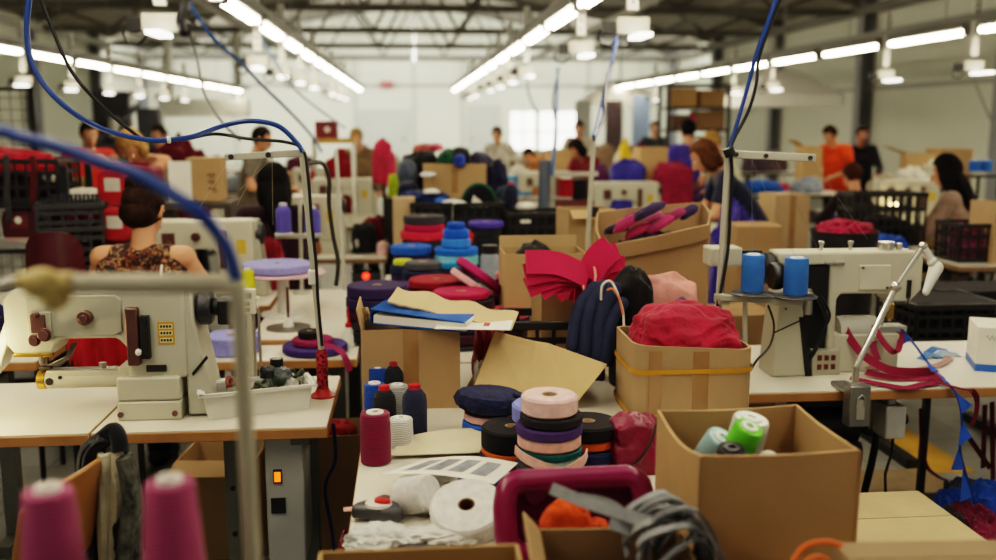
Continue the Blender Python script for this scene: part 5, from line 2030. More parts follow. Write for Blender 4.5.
for k, (x, y, c, w, L, a) in enumerate(((650, 214, '#3d3050', 'long dusky purple', .16, 24), (628, 226, '#9c2f5b', 'raspberry', .15, 28), (663, 226, '#a33662', 'magenta', .16, 30), (640, 233, '#b23a63', 'pink edged', .14, 26), (676, 218, '#8b3357', 'wine pink', .12, 26), (690, 215, '#30264a', 'dark violet', .1, 30), (617, 232, '#2b2438', 'blackish', .12, 8), (655, 221, '#c0648a', 'light pink', .1, 34), (635, 220, '#7a2b50', 'plum', .13, 20))):
    b = MB()
    b.heap((0, 0, 0), (L, .06, .04), 90 + k, 3, .2)
    p = P(x, y, 4.02 + .01 * k)
    b.build('cut_piece', fabric(c), None, w + ' cut piece on top in the biggest carton', 'fabric', GP, loc=p, rot=(0, R(-a), R(10)))

# carton with fuchsia mesh cloth and yellow straps
zq = P(680, 345, 2.85).z
xa, xb = P(633, 380, 2.86).x, P(753, 380, 2.86).x
WQ = xb - xa
r = thing('cardboard_box', 'worn carton with yellow strapping overflowing with crimson net cloth', 'box', ((xa + xb) / 2, 3.0, TZ))
hq = P(680, 350, 2.86).z - TZ


def rbox(w, d, n=5, rad=.045):
    pts = []
    for cx, cy, a0 in ((w / 2 - rad, d / 2 - rad, 0), (-w / 2 + rad, d / 2 - rad, 90), (-w / 2 + rad, -d / 2 + rad, 180), (w / 2 - rad, -d / 2 + rad, 270)):
        for k in range(n + 1):
            a = R(a0 + 90 * k / n)
            pts.append((cx + rad * math.cos(a), cy + rad * math.sin(a)))
    return pts


out, inn = rbox(WQ, .3), rbox(WQ - .016, .284)
n = len(out)
b = MB()
hz = lambda p: hq + (.035 * max(0, (-p[0] / WQ + .1)) if p[0] < 0 else -.0)
vs = [V((p[0], p[1], 0)) for p in out] + [V((p[0], p[1], hz(p))) for p in out] + [V((p[0], p[1], hz(p))) for p in inn] + [V((p[0], p[1], .006)) for p in inn]
fs = [tuple(range(n - 1, -1, -1)), tuple(range(3 * n, 4 * n))]
for k in range(3):
    for i in range(n):
        j = (i + 1) % n
        fs.append((k * n + i, k * n + j, (k + 1) * n + j, (k + 1) * n + i))
b._new(vs, fs)
b.build('carton_body', card('#a5855c'), r)
for z in (hq * .69, hq * .02 + .012):
    b = MB()
    o2 = rbox(WQ + .010, .310)
    zz = lambda p: z + .012 * abs(p[0]) / WQ
    vs = [V((p[0], p[1], zz(p) - .0075)) for p in o2] + [V((p[0], p[1], zz(p) + .0075)) for p in o2]
    b._new(vs, [(i, (i + 1) % n, (i + 1) % n + n, i + n) for i in range(n)])
    b.build('strap', plastic('#c08a1c'), r)
b = MB()
b.box2((-.005, -.1525, .03), (.045, -.151, hq - .004))
b.box2((-.145, -.1525, .02), (-.105, -.151, hq))
b.build('packing_tape', M_PTAPE, r)
b = MB()
b.heap((0, 0, 0), (WQ - .012, .30, P(690, 312, 3.0).z - TZ - hq + .09), 101, 6, .13, 1.7)
b.build('fabric_bundle', mat('#a00c34', rough=.85, var=.25, scale=10, bump=.35, bscale=70, sheen=.1), None, 'heap of crimson net cloth spilling over the strapped carton', 'fabric', loc=((xa + xb) / 2, 3.0, TZ + hq - .055))
# maroon puffy bag between the cartons
r = thing('puffy_bag', 'puffy raspberry nylon bag beside the big open carton', 'bag', on(637, 474) + V((.02, .06, 0)))
b = MB()
b.heap((0, 0, 0), (.19, .16, .155), 103, 5, .16, 1.5)
b.build('bag_body', mat('#7d1238', rough=.4, var=.2, scale=10, bump=.4, bscale=60), r)
b = MB()
b.tube(smooth_path([(-.06, -.07, .02), (-.02, -.085, .05), (.01, -.085, .1), (.03, -.07, .16)]), .003)
b.build('zip', M_DARK, r)
# ================================================================ people
def person(label, loc, rz, H=1.64, sit=None, lean=5, hpitch=10, hyaw=0, hands=None, shirt='#333333', sleeve='short', trousers='#26262c', hair='#2a1c16', style='short', vox=.012, skin=None, group=None, face=True, shirtmat=None, sh=1.0):
    s = H / 1.65
    root = thing('person', label, 'person', loc, rz, group)
    skin = skin or M_SKIN
    pz = .90 * s if sit is None else sit + .10
    ln = R(lean)
    d = V((0, math.sin(ln), math.cos(ln)))
    fw = V((0, math.cos(ln), -math.sin(ln)))
    pel = V((0, 0 if sit is not None else -.10 * math.sin(ln), pz))
    chest = pel + d * .30 * s
    neck = pel + d * .50 * s
    sho = [pel + d * .455 * s + V((sx * .175 * s, 0, 0)) for sx in (-1, 1)]
    hp = R(lean + hpitch)
    hd = V((0, math.sin(hp), math.cos(hp)))
    hf = V((0, math.cos(hp), -math.sin(hp)))
    head = neck + hd * .165 * s + hf * .015
    HM = Matrix.Translation(head) @ Matrix.Rotation(R(hyaw), 4, 'Z') @ Matrix.Rotation(-hp, 4, 'X')
    b = MB()
    # torso
    for sx in (-1, 1):
        b.capsule(pel + V((sx * .075 * s, 0, 0)), chest + V((sx * .07 * s, 0, 0)), .105 * s, .098 * s)
        b.capsule(chest + V((sx * .07 * s, 0, 0)), sho[(sx + 1) // 2] * .75 + neck * .25 - d * .05, .1 * s, .062 * s)
    b.capsule(pel, chest, .11 * s, .105 * s)
    b.capsule(neck - d * .06, neck + hd * .08 * s, .058 * s, .05 * s)
    b.capsule(sho[0], sho[1], .056 * s, .056 * s)
    # head
    def hm(v):
        return HM @ (V(v) * s)
    for c, rr in (((0, -.01, .015), (.076, .094, .1)), ((0, .018, -.045), (.058, .068, .07)), ((0, .05, -.085), (.03, .03, .025))):
        t = MB()
        t.ell((0, 0, 0), [q * s for q in rr])
        M = HM @ Matrix.Translation(V(c) * s)
        vs = [M @ v.co for v in t.bm.verts]
        t.bm.verts.index_update()
        b._new(vs, [[v.index for v in f.verts] for f in t.bm.faces])
        t.bm.free()
    b.capsule(hm((0, .088, .01)), hm((0, .105, -.028)), .010 * s, .016 * s)
    for sx in (-1, 1):
        b.capsule(hm((sx * .077, -.005, .015)), hm((sx * .077, -.008, -.025)), .016 * s, .011 * s)
    # legs
    kn, an, to = [], [], []
    for sx in (-1, 1):
        hip = pel + V((sx * .09 * s, 0, -.03))
        if sit is None:
            k_ = V((sx * .095 * s, .02, .48 * s))
            a_ = V((sx * .1 * s, -.03, .08))
        else:
            k_ = pel + V((sx * .11 * s, .42 * s, .0))
            a_ = V((sx * .11 * s, pel.y + .40 * s, .085))
        t_ = a_ + V((0, .15 * s, -.05))
        kn.append(k_), an.append(a_), to.append(t_)
        b.capsule(hip, k_, .085 * s, .055 * s)
        b.capsule(k_, a_, .054 * s, .038 * s)
        b.capsule(a_ + V((0, -.03, -.04)), t_, .038 * s, .03 * s)
    # arms
    el, wr = [], []
    if hands is None:
        hands = [V((-.24, .05, pz - .02)), V((.24, .05, pz - .02))]
    for i, sx in enumerate((-1, 1)):
        S, T_ = sho[i], V(hands[i])
        l1, l2 = .28 * s, .25 * s
        v = T_ - S
        L = min(v.length, (l1 + l2) * .985)
        vn = v.normalized()
        a = (l1 * l1 - l2 * l2 + L * L) / (2 * L)
        h = math.sqrt(max(0, l1 * l1 - a * a))
        hint = V((sx * .6, -.3, -.8))
        hint = (hint - vn * hint.dot(vn)).normalized()
        E = S + vn * a + hint * h
        W = S + vn * L
        el.append(E), wr.append(W)
        b.capsule(S, E, .05 * s, .038 * s)
        b.capsule(E, W, .04 * s, .026 * s)
        fd = (W - E).normalized()
        sd = fd.cross(V((0, 0, 1)))
        sd = sd.normalized() if sd.length > .1 else V((1, 0, 0))
        up = sd.cross(fd).normalized()
        pc = W + fd * .05 * s
        b.capsule(W, W + fd * .075 * s, .026 * s, .03 * s)
        for q in range(4):
            f0 = W + fd * .085 * s + sd * (q - 1.5) * .019 * s
            LL = [.062, .074, .07, .054][q] * s
            f1 = f0 + fd * LL * .55 - up * LL * .2
            f2 = f1 + fd * LL * .3 - up * LL * .42
            b.capsule(f0, f1, .0088, .008, 8)
            b.capsule(f1, f2, .008, .007, 8)
        th = W + fd * .03 * s - sd * sx * .024
        b.capsule(th, th + (fd * .6 - sd * sx * .8).normalized() * .045, .011, .009, 8)
        th2 = th + (fd * .6 - sd * sx * .8).normalized() * .045
        b.capsule(th2, th2 + fd * .028 - up * .008, .009, .008, 8)

    def remesh(mb, name, m, vx, it=4):
        me = mb.mesh(name)
        o = bpy.data.objects.new('tmp', me)
        COL.objects.link(o)
        md = o.modifiers.new('r', 'REMESH')
        md.mode = 'VOXEL'
        md.voxel_size = vx
        md.use_smooth_shade = True
        sm = o.modifiers.new('s', 'SMOOTH')
        sm.iterations = it
        sm.factor = .5
        dg = bpy.context.evaluated_depsgraph_get()
        nm = bpy.data.meshes.new_from_object(o.evaluated_get(dg))
        bpy.data.objects.remove(o)
        nm.name = name
        nm.materials.clear()
        nm.materials.append(m)
        q = bpy.data.objects.new(name, nm)
        COL.objects.link(q)
        q.parent = root
        return q
    remesh(b, 'body', skin, vox, 2)
    # shirt
    g = .013 * s
    b = MB()
    for sx in (-1, 1):
        b.capsule(pel + V((sx * .08 * s, 0, -.02)), chest + V((sx * .072 * s, 0, 0)), .105 * s + g * 1.4, .1 * s + g)
        b.capsule(chest + V((sx * .072 * s, 0, 0)), sho[(sx + 1) // 2] * .75 + neck * .25 - d * .055, .1 * s + g, .062 * s + g)
    b.capsule(pel + V((0, 0, -.03)), chest, .11 * s + g * 1.4, .105 * s + g)
    if sleeve == 'none':
        b.capsule(sho[0].lerp(sho[1], .2), sho[0].lerp(sho[1], .8), .05 * s + g, .05 * s + g)
    else:
        b.capsule(sho[0], sho[1], .054 * s + g, .054 * s + g)
    if sleeve != 'none':
        for i in range(2):
            if sleeve == 'short':
                b.capsule(sho[i], sho[i].lerp(el[i], .55), .052 * s + g, .047 * s + g)
            else:
                b.capsule(sho[i], el[i], .052 * s + g, .042 * s + g)
                b.capsule(el[i], el[i].lerp(wr[i], .92), .042 * s + g, .03 * s + g)
    remesh(b, 'shirt' if sleeve != 'long' else 'sweater', shirtmat or fabric(shirt), vox, 3)
    b = MB()
    b.capsule(pel + V((-.07 * s, 0, -.02)), pel + V((.07 * s, 0, -.02)), .112 * s, .112 * s)
    for i, sx in enumerate((-1, 1)):
        hip = pel + V((sx * .09 * s, 0, -.03))
        b.capsule(hip, kn[i], .085 * s + g, .058 * s + g)
        b.capsule(kn[i], an[i], .056 * s + g, .045 * s + g)
    remesh(b, 'trousers', fabric(trousers), max(vox, .014), 3)
    for i in range(2):
        b = MB()
        b.capsule(an[i] + V((0, -.035, -.035)), to[i] + V((0, .015, 0)), .046 * s, .038 * s)
        b.build('shoe', M_DARK, root)
    # hair
    b = MB()

    def hell(c, rr, amp=.06, cut=None):
        t = bmesh.new()
        bmesh.ops.create_icosphere(t, subdivisions=4, radius=1)
        for v in t.verts:
            p = v.co.copy()
            k = 1 + amp * noise.noise(V((p.x * 6, p.y * 6, p.z * 1.5)) + V((loc[0], 0, 0)) * 3)
            q = V((p.x * rr[0], p.y * rr[1], p.z * rr[2])) * k + V(c)
            if cut and q.y > cut[0] and q.z < cut[1]:
                q.y = cut[0] + (q.y - cut[0]) * .1
            v.co = HM @ (q * s)
        t.verts.index_update()
        b._new([v.co for v in t.verts], [[v.index for v in f.verts] for f in t.faces])
        t.free()
    if style == 'short':
        hell((0, -.022, .03), (.086, .098, .103), .08, (.03, .075))
    elif style == 'bun':
        hell((0, -.022, .025), (.087, .1, .106), .06, (.03, .08))
        hell((0, -.05, .105), (.066, .066, .055), .15)
        hell((0, -.05, -.02), (.082, .075, .07), .06)
    elif style == 'bob':
        hell((0, -.022, .015), (.094, .105, .115), .06, (.03, .075))
        for sx in (-1, 1):
            hell((sx * .072, -.01, -.04), (.032, .06, .085), .1)
        hell((0, -.055, -.06), (.085, .055, .085), .08)
    else:
        hell((0, -.022, .018), (.098, .108, .118), .05, (.035, .075))
        for sx in (-1, 1):
            hell((sx * .07, -.02, -.06), (.034, .06, .12), .1)
        hell((0, -.075, -.10), (.085, .045, .14), .06)
        hell((.01, -.1, -.21), (.075, .04, .17), .08)
    b.build('hair', mat(hair, rough=.75, var=.4, scale=30, bump=.3, bscale=80, spec=.15), root)
    if face:
        for sx in (-1, 1):
            b = MB()
            b.ell(hm((sx * .031, .077, .012)), (.011 * s, .008 * s, .008 * s))
            b.mat(1).ell(hm((sx * .031, .083, .012)), (.005 * s, .004 * s, .005 * s))
            b.build('eye', [M_WHITEPL, M_DARK], root)
        b = MB()
        b.capsule(hm((-.022, .082, -.062)), hm((.022, .082, -.062)), .007 * s, .007 * s, 8)
        b.build('mouth', mat('#8f4a42', rough=.5), root)
    return root


def pat(X, Y, z=0):
    return V((X, Y, z))


def hx(px_, Y, py=150):
    return P(px_, py, Y).x


# floral pattern
fl = bpy.data.materials.new('floral_print')
fl.use_nodes = True
nt = fl.node_tree
bs = nt.nodes['Principled BSDF']
bs.inputs['Roughness'].default_value = .85
tc = nt.nodes.new('ShaderNodeTexCoord')
vo = nt.nodes.new('ShaderNodeTexNoise')
vo.inputs['Scale'].default_value = 34
vo.inputs['Detail'].default_value = 3
vo.inputs['Distortion'].default_value = 1.5
cr = nt.nodes.new('ShaderNodeValToRGB')
cr.color_ramp.interpolation = 'CONSTANT'
els = cr.color_ramp.elements
els[0].position, els[0].color = 0, lin('#1f1a1a')
els[1].position, els[1].color = .48, lin('#8c3b22')
for p_, c_ in ((.51, '#1d1a1c'), (.57, '#c98a2c'), (.595, '#b8b09c'), (.61, '#1d1a1c'), (.65, '#2a5a6c'), (.69, '#1c1a1c')):
    e = els.new(p_)
    e.color = lin(c_)
nt.links.new(tc.outputs['Object'], vo.inputs['Vector'])
nt.links.new(vo.outputs['Fac'], cr.inputs['Fac'])
nt.links.new(cr.outputs['Color'], bs.inputs['Base Color'])

# seated at the second bench, back to us
w1 = person('seated woman with dark hair bun in a sleeveless floral top, back turned', pat(hx(139, 4.4, 215), 4.36), R(-6), 1.70, sit=.53, lean=6, hpitch=8, hyaw=-14, hands=[(-.22, .40, .80), (.24, .40, .80)], sleeve='none', hair='#2b1a12', style='bun', vox=.008, shirtmat=fl, trousers='#23232a')
b = MB()
b.tube(smooth_path([V((.125, -.078, .93)), V((.128, -.085, .99)), V((.12, -.075, 1.04)), V((.11, -.03, 1.075))]), .005)
b.build('trim_edge', mat('#d9d4c8', rough=.8), w1)
stool('dark work chair under the woman in the floral top', (hx(139, 4.4, 215) - .0, 4.34, 0), .44, R(-6), back=False)
person('fair-haired woman bending over folded arms behind the big red bag', pat(hx(140, 7.45, 135), 7.5), R(176), 1.72, lean=14, hpitch=46, hands=[(.12, .36, 1.385), (-.14, .38, 1.39)], shirt='#8d8170', sleeve='none', hair='#a67f4e', style='bob', vox=.011)
person('man in a red-orange t-shirt standing behind the crates', pat(hx(84, 9.6, 140), 9.68), R(-150), 1.68, lean=6, hpitch=18, hands=[(-.2, .3, 1.0), (.22, .3, 1.05)], shirt='#d63c2c', hair='#2a1d18', vox=.013)
person('dark-haired person in black at the maroon textile', pat(hx(163, 11.6, 130), 11.65), R(150), 1.62, lean=5, hpitch=10, shirt='#252228', sleeve='long', vox=.016)
person('person in black bending away by the hanging grey cable', pat(hx(197, 10.2, 145), 10.2), R(100), 1.6, lean=40, hpitch=20, hands=[(-.15, .5, .85), (.15, .5, .85)], shirt='#1b1a1d', sleeve='long', vox=.016)
person('person in a grey-brown shirt standing behind the tall carton', pat(hx(249, 9.6, 135), 9.6), R(-100), 1.63, lean=8, hpitch=14, hands=[(-.2, .32, 1.05), (.2, .32, 1.05)], shirt='#6e675c', hair='#1f1714', vox=.014)
person('seated worker with long black hair in a dark top beyond the purple cones', pat(hx(276, 6.0, 190), 6.0), R(12), 1.7, sit=.56, lean=10, hpitch=20, hands=[(-.14, .46, .86), (.16, .46, .86)], shirt='#2c1420', sleeve='short', hair='#0f0b0c', style='long', vox=.01, skin=M_SKIN2)
person('bending woman with brown bob in a navy t-shirt reaching down to the worktop', pat(hx(753, 6.9, 170), 6.95), R(80), 1.66, lean=34, hpitch=6, hands=[(-.16, .50, .95), (.14, .50, .93)], shirt='#20243a', hair='#573620', style='bob', vox=.009, trousers='#33305a')
person('person in a violet shirt, dark hair, facing the shelf of cartons', pat(hx(691, 10.8, 130), 10.8), R(10), 1.68, lean=6, hpitch=6, hands=[(-.2, .3, 1.0), (.2, .3, 1.0)], shirt='#4a3f96', hair='#17141a', style='short', vox=.014, face=False)
person('fair person in a pale yellow top beside the one in violet', pat(hx(732, 10.0, 130), 10.0), R(40), 1.62, lean=20, hpitch=16, hands=[(-.2, .4, .95), (.2, .4, .95)], shirt='#d5cfae', sleeve='short', hair='#b08a52', vox=.014)
person('man in a bright orange t-shirt handling cloth at the wall table', pat(hx(840, 12.0, 135), 12.0), R(120), 1.66, lean=14, hpitch=22, hands=[(-.2, .36, 1.02), (.12, .40, 1.02)], shirt='#e2501c', hair='#2e1e17', vox=.012)
person('person in a black top and glasses standing next to the orange t-shirt', pat(hx(860, 12.6, 130), 12.6), R(172), 1.62, lean=6, hpitch=14, hands=[(-.16, .34, 1.0), (.16, .34, 1.0)], shirt='#222128', sleeve='long', hair='#221a18', vox=.013, skin=M_SKIN2)
person('seated person with reddish hair in black and maroon, back turned', pat(hx(860, 8.6, 170), 8.55), R(14), 1.62, sit=.46, lean=8, hpitch=14, hands=[(-.25, .38, .84), (.22, .38, .84)], shirt='#26181c', sleeve='long', hair='#43241a', style='short', vox=.011, face=False)
person('seated woman with long black hair in a beige sweater at a lit machine', pat(hx(966, 7.1, 170), 7.1), R(48), 1.74, sit=.53, lean=8, hpitch=12, hands=[(-.18, .44, .83), (.2, .42, .83)], shirt='#9c8273', sleeve='long', hair='#171315', style='long', vox=.009)
person('far person in dark clothes near the pale blue board', pat(hx(655, 17, 130), 17), R(160), 1.66, lean=4, shirt='#3c4048', vox=.018)
person('far person in a cream top standing by the bright windows', pat(hx(579, 16.5, 130), 16.5), R(170), 1.68, lean=6, hpitch=16, shirt='#c9c0ab', hair='#241a16', vox=.018)
person('dark-haired person in a red top leaning over boxes mid-hall', pat(hx(596, 11.2, 150), 11.2), R(120), 1.58, lean=28, hpitch=20, hands=[(-.18, .42, .9), (.18, .42, .9)], shirt='#7d2030', hair='#221a1c', style='bob', vox=.014)
person('seated worker in white with dark hair by the pale blue cones', pat(hx(531, 13, 150), 13.3), R(175), 1.6, sit=.5, lean=6, hpitch=20, hands=[(-.2, .4, .85), (.2, .4, .85)], shirt='#cfccc0', hair='#1d1716', vox=.016)
person('person in a pale top at the right end of the dark bag heap'.replace('right end', 'far end'), pat(hx(501, 15.1, 150), 15.15), R(150), 1.6, lean=10, hpitch=14, shirt='#b9b3a6', hair='#31221b', vox=.018)
person('sandy-haired person in a brown jacket beside the hanging fuchsia coat', pat(hx(360, 12.2, 140), 12.2), R(165), 1.6, lean=10, hpitch=16, shirt='#7a654c', sleeve='long', hair='#8d7446', vox=.016)
# ================================================================ rows behind
def make_machine():
    r = thing('sewing_machine', 'x', 'sewing machine')
    b = MB()
    b.prism([(-.42, .40), (-.40, .415), (.12, .415), (.12, .09), (-.06, .09), (-.06, .235), (-.09, .262), (-.27, .262), (-.285, .2), (-.40, .2), (-.42, .24)], .02, .145, 'xz')
    a = b.build('arm', M_MACH, r, bevel=.012)
    b = MB()
    b.box2((-.43, 0, 0), (.13, .18, .09))
    b.build('bed', M_MACH, r, bevel=.008)
    b = MB()
    b.box2((-.345, .006, .27), (-.28, .02, .35))
    b.cyl((-.31, .006, .29), (-.31, -.02, .29), .018)
    b.build('tension_discs', M_BROWNSTEEL, r)
    b = MB()
    b.cyl((-.17, .02, .33), (-.17, -.012, .33), .023)
    b.build('dial', M_BROWNSTEEL, r)
    b = MB()
    b.box2((-.05, .0, .16), (-.01, .02, .36))
    b.build('lever_guide', M_BROWNSTEEL, r, bevel=.003)
    b = MB()
    b.box2((.035, .0175, .235), (.085, .0205, .31))
    b.build('data_plate', mat('#c9a83a', rough=.5), r)
    b = MB()
    b.lathe([(0, 0), (.05, .002), (.06, .012), (.06, .036), (.05, .046), (0, .05)], Matrix.Translation((.125, .085, .335)) @ Matrix.Rotation(R(90), 4, 'Y'), 24)
    b.build('handwheel', mat('#2a2b31', rough=.4), r)
    b = MB()
    b.cyl((-.345, .08, .2), (-.345, .08, .09), .006)
    b.box2((-.36, .06, .09), (-.32, .11, .105))
    b.build('needle_bar', M_CHROME, r)
    b = MB()
    b.prism([(.115, .41), (.14, .41), (.19, .005), (.115, .005)], .03, .18, 'xz')
    b.build('belt_guard', M_MACH2, r, bevel=.006)
    return r


proto = make_machine()
_used = [False]


def machine(label, X, Y, rz=0, z=TZ, group=None):
    o = proto if not _used[0] else dup(proto)
    _used[0] = True
    o.location = (X, Y, z)
    o.rotation_euler = (0, 0, rz)
    o['label'] = label
    if group:
        o['group'] = group
    return o


q = P(240, 250, 5.15)
machine('white sewing machine with yellow plate just beyond the woman in the floral top', q.x - .06, 5.17)
M_BR = mat('#7d624a', rough=.6, var=.12)
rows_l = [('third', 6.64, 7.5, -.16, -1.08), ('fourth', 8.7, 9.3, -.3, -2.9), ('fifth', 10.7, 11.3, -.4, -2.9)]
for nm, y0, y1, x1, x0 in rows_l:
    table('brown-edged worktop with papers, %s bench back from the cylinder-arm machine' % nm, x0, x1, y0, y1, legs=((-.36, .36) if nm == 'third' else (-1.1, 1.1)), edge=M_BR, legmat=M_DARK)
q = P(318, 222, 6.85)
machine('white sewing machine behind the purple cones of the third bench', q.x + .02, 6.85)
q = P(360, 195, 8.9)
machine('white sewing machine next to the hanging fuchsia coat', q.x - .02, 8.9)
machine('white sewing machine beside the dark-clothed seated worker', P(236, 180, 8.9).x - .3, 8.9)
machine('far white sewing machine under the maroon chest', P(330, 165, 10.9).x, 10.9)
b = thing('control_box', 'dark control box with a red lamp under the third bench', 'control box', (P(366, 276, 6.7).x, 6.75, .28))
o = MB()
o.box2((-.1, -.06, 0), (.1, .1, .38))
o.build('housing', mat('#3b3a38', rough=.5), b, bevel=.006)
o = MB()
q = P(366, 276, 6.69) - V(b.location)
o.cyl((q.x, -.055, q.z), (q.x, -.07, q.z), .022)
o.build('lamp', mat('#ff3a22', var=0, emit=3), b)
b = thing('control_box', 'dark control box with red and yellow marks under the low shelf', 'control box', (P(297, 350, 4.2).x, 4.32, .19))
o = MB()
o.box2((-.12, -.06, 0), (.12, .1, .5))
o.build('housing', mat('#3b3a3a', rough=.5), b, bevel=.006)
o = MB()
for x, y, c in ((296, 343, 0), (300, 353, 1)):
    q = P(x, y, 4.24) - V(b.location)
    o.mat(c).box((q.x, -.062, q.z), (.03 if c else .02, .006, .016))
o.build('marking', [plastic('#c22a22'), plastic('#d9b021')], b)
# thread stand with purple cones
r = thing('thread_stand', 'white thread stand with two purple cones behind the side table', 'thread stand', (P(300, 240, 5.3).x, 5.3, TZ))
o0 = V(r.location)
b = MB()
b.cyl((0, 0, 0), P(300, 200, 5.3) - o0, .01)
b.cyl((0, 0, 0), (0, 0, .01), .05)
b.build('post', M_POLE, r)
b = MB()
p, q2 = P(276, 236, 5.3), P(322, 236, 5.3)
b.box((p + q2) / 2 - o0, ((q2 - p).length, .05, .02))
b.build('spool_arm', M_POLE, r)
for x, w in ((284, 'taller'), (313, 'shorter')):
    p = P(x, 234, 5.26)
    cone('purple thread cone on a white flange, %s of the two behind the side table' % w, p, '#5b54a8', 'king', .042, P(x, 205, 5.26).z - p.z if w == 'taller' else P(x, 208, 5.26).z - p.z, cap='#c9c6d6', base='#d6d4cc')
b = MB()
b.cyl((0, 0, 0), P(336, 150, 5.5) - V((P(345, 286, 5.38).x, 5.36, TZ)), .011)
b.build('bare_pole', M_POLE, None, 'bare white pole standing at the far corner of the side table', 'pole', loc=(P(345, 286, 5.38).x, 5.36, TZ))
b = MB()
b.cyl(P(352, 148, 8.3), P(357, 246, 6.8), .012)
b.build('bare_pole', M_POLE, None, 'pale pole rising from the third bench to the yellow board', 'pole')
machine('small pale overlock machine behind the wide lavender roll', -.5, 5.02, R(180), TZ) if False else None
# papers, frame and odd things on third bench
for k, (x, y, Y, w, c) in enumerate(((368, 243, 6.9, .2, '#d9d8d0'), (350, 247, 6.75, .22, '#e3e2d8'), (376, 240, 6.95, .12, '#aab0b8'))):
    b = MB()
    b.box((0, 0, .002 + .002 * k), (w, .2, .003))
    b.build('paper_sheet', mat(c, rough=.8, var=.04), None, ['white pattern sheet', 'larger white pattern sheet nearest the edge', 'small blue-grey sheet'][k] + ' on the third bench', 'paper', loc=(Z(x, y, TZ).x, Z(x, y, TZ).y, TZ), rot=(0, 0, .2 * k))
b = MB()
for p, q2 in (((-.12, 0, 0), (-.12, 0, .14)), ((.12, 0, 0), (.12, 0, .14)), ((-.12, 0, .14), (.12, 0, .14))):
    b.cyl(p, q2, .012)
b.build('small_rack', M_POLE, None, 'small pale metal rack standing on the third bench', 'rack', loc=(P(352, 240, 7.0).x, 7.0, TZ))
heap_thing('dark red cloth bag sitting on the third bench', (P(374, 230, 7.1).x, 7.05, TZ), (.17, .16, .26), '#631a24', 201, sub=4)
b = MB()
b.heap((0, 0, 0), (.08, .08, .1), 202, 3, .1)
b.build('small_bag', fabric('#d3aaa5'), None, 'small pale pink pouch before the dark red cloth bag', 'bag', loc=(P(382, 236, 6.85).x, 6.8, TZ))
heap_thing('black cloth draped over the wheel of the third bench machine', (P(338, 215, 6.8).x + .17, 6.95, TZ), (.2, .2, .22), '#1e1e22', 203, sub=4)
heap_thing('blue-grey folded cloth behind the purple cones', (P(316, 195, 7.6).x, 7.1, TZ), (.22, .1, .42), '#3d4664', 204, sub=4)
heap_thing('raspberry cloth on the bench below the seated worker', (P(238, 215, 5.75).x, 5.45, TZ), (.26, .2, .18), '#b02a55', 205, sub=4) if False else None
heap_thing('raspberry cloth pile on the bench beyond the second machine', (P(234, 213, 6.0).x + .2, 6.8, TZ), (.28, .2, .2), '#b8345c', 206, sub=4)
heap_thing('dark red apron cloth hanging between the purple cones and the second machine', (P(272, 225, 5.5).x, 5.45, TZ), (.14, .1, .3), '#8e2434', 207, sub=4)
b = MB()
b.heap((0, 0, 0), (.12, .1, .14), 208, 3, .12)
b.build('small_bag', fabric('#c2c43a'), None, 'yellow-green pouch on the bench near the dark-clothed worker', 'bag', loc=(P(279, 190, 6.9).x, 6.95, TZ))
# red cloth hanging behind the hero machine's opening
b = MB()
pa, pb = P(66, 340, 3.75), P(132, 340, 3.75)
zt2, zb2 = P(95, 332, 3.75).z, P(95, 385, 3.75).z
b.sheet(lambda u, v: V((pa.x + (pb.x - pa.x) * u, 3.75 + .018 * math.sin(u * 19) + .03 * v, zt2 + (zb2 - zt2) * v)), 24, 8)
o = b.build('red_cloth', mat('#b01426', rough=.85, var=.25, scale=9, bump=.3, bscale=160), None, 'bright red cloth hung on a rail behind the cylinder-arm machine', 'fabric', solid=.006)
b = MB()
for x in (pa.x, pb.x):
    b.cyl((x, 3.78, 0), (x, 3.78, zt2), .012)
b.cyl((pa.x, 3.78, zt2), (pb.x, 3.78, zt2), .012)
b.build('garment_rail', M_DARK, None, 'low dark rail carrying the bright red cloth', 'rail')
table('white machine bed panel and table close beside the red cloth', -2.4, -1.42, 3.72, 4.05, z=.80, legs=(-.3, .3), name='side_table')
heap_thing('indigo cloth pile on the white side panel', (P(12, 345, 4.0).x - .05, 3.9, .80), (.3, .2, .2), '#241f45', 209, sub=4)

# ---------------------------------------------------------------- red bags, maroon textile, cartons (behind the woman)
def tote(label, x, y, Y, w, h, d, col, labelcol='#c9c2b4', rz=0, tilt=0, z=None):
    p = P(x, y, Y)
    r = thing('red_bag', label, 'bag', p, rot=(R(tilt), 0, rz))
    b = MB()
    pr = rr(0, w / 2, h / 2, min(w, h) * .28)
    poly = [(q_.x, q_.z + h / 2) for q_ in pr]
    b.prism(poly, 0, d, 'xz')
    b.build('bag_body', mat(col, rough=.6, var=.18, scale=10, bump=.3, bscale=80), r, bevel=.02, segs=3)
    b = MB()
    b.box2((-w * .22, -.003, h * .42), (w * .26, .002, h * .78))
    b.build('white_label', mat(labelcol, rough=.7), r)
    b = MB()
    b.tube(smooth_path([(-w * .25, d / 2, h * .97), (-w * .2, d / 2, h * 1.08), (w * .2, d / 2, h * 1.08), (w * .25, d / 2, h * .97)]), .01)
    b.build('handle', fabric(col), r)
    return r


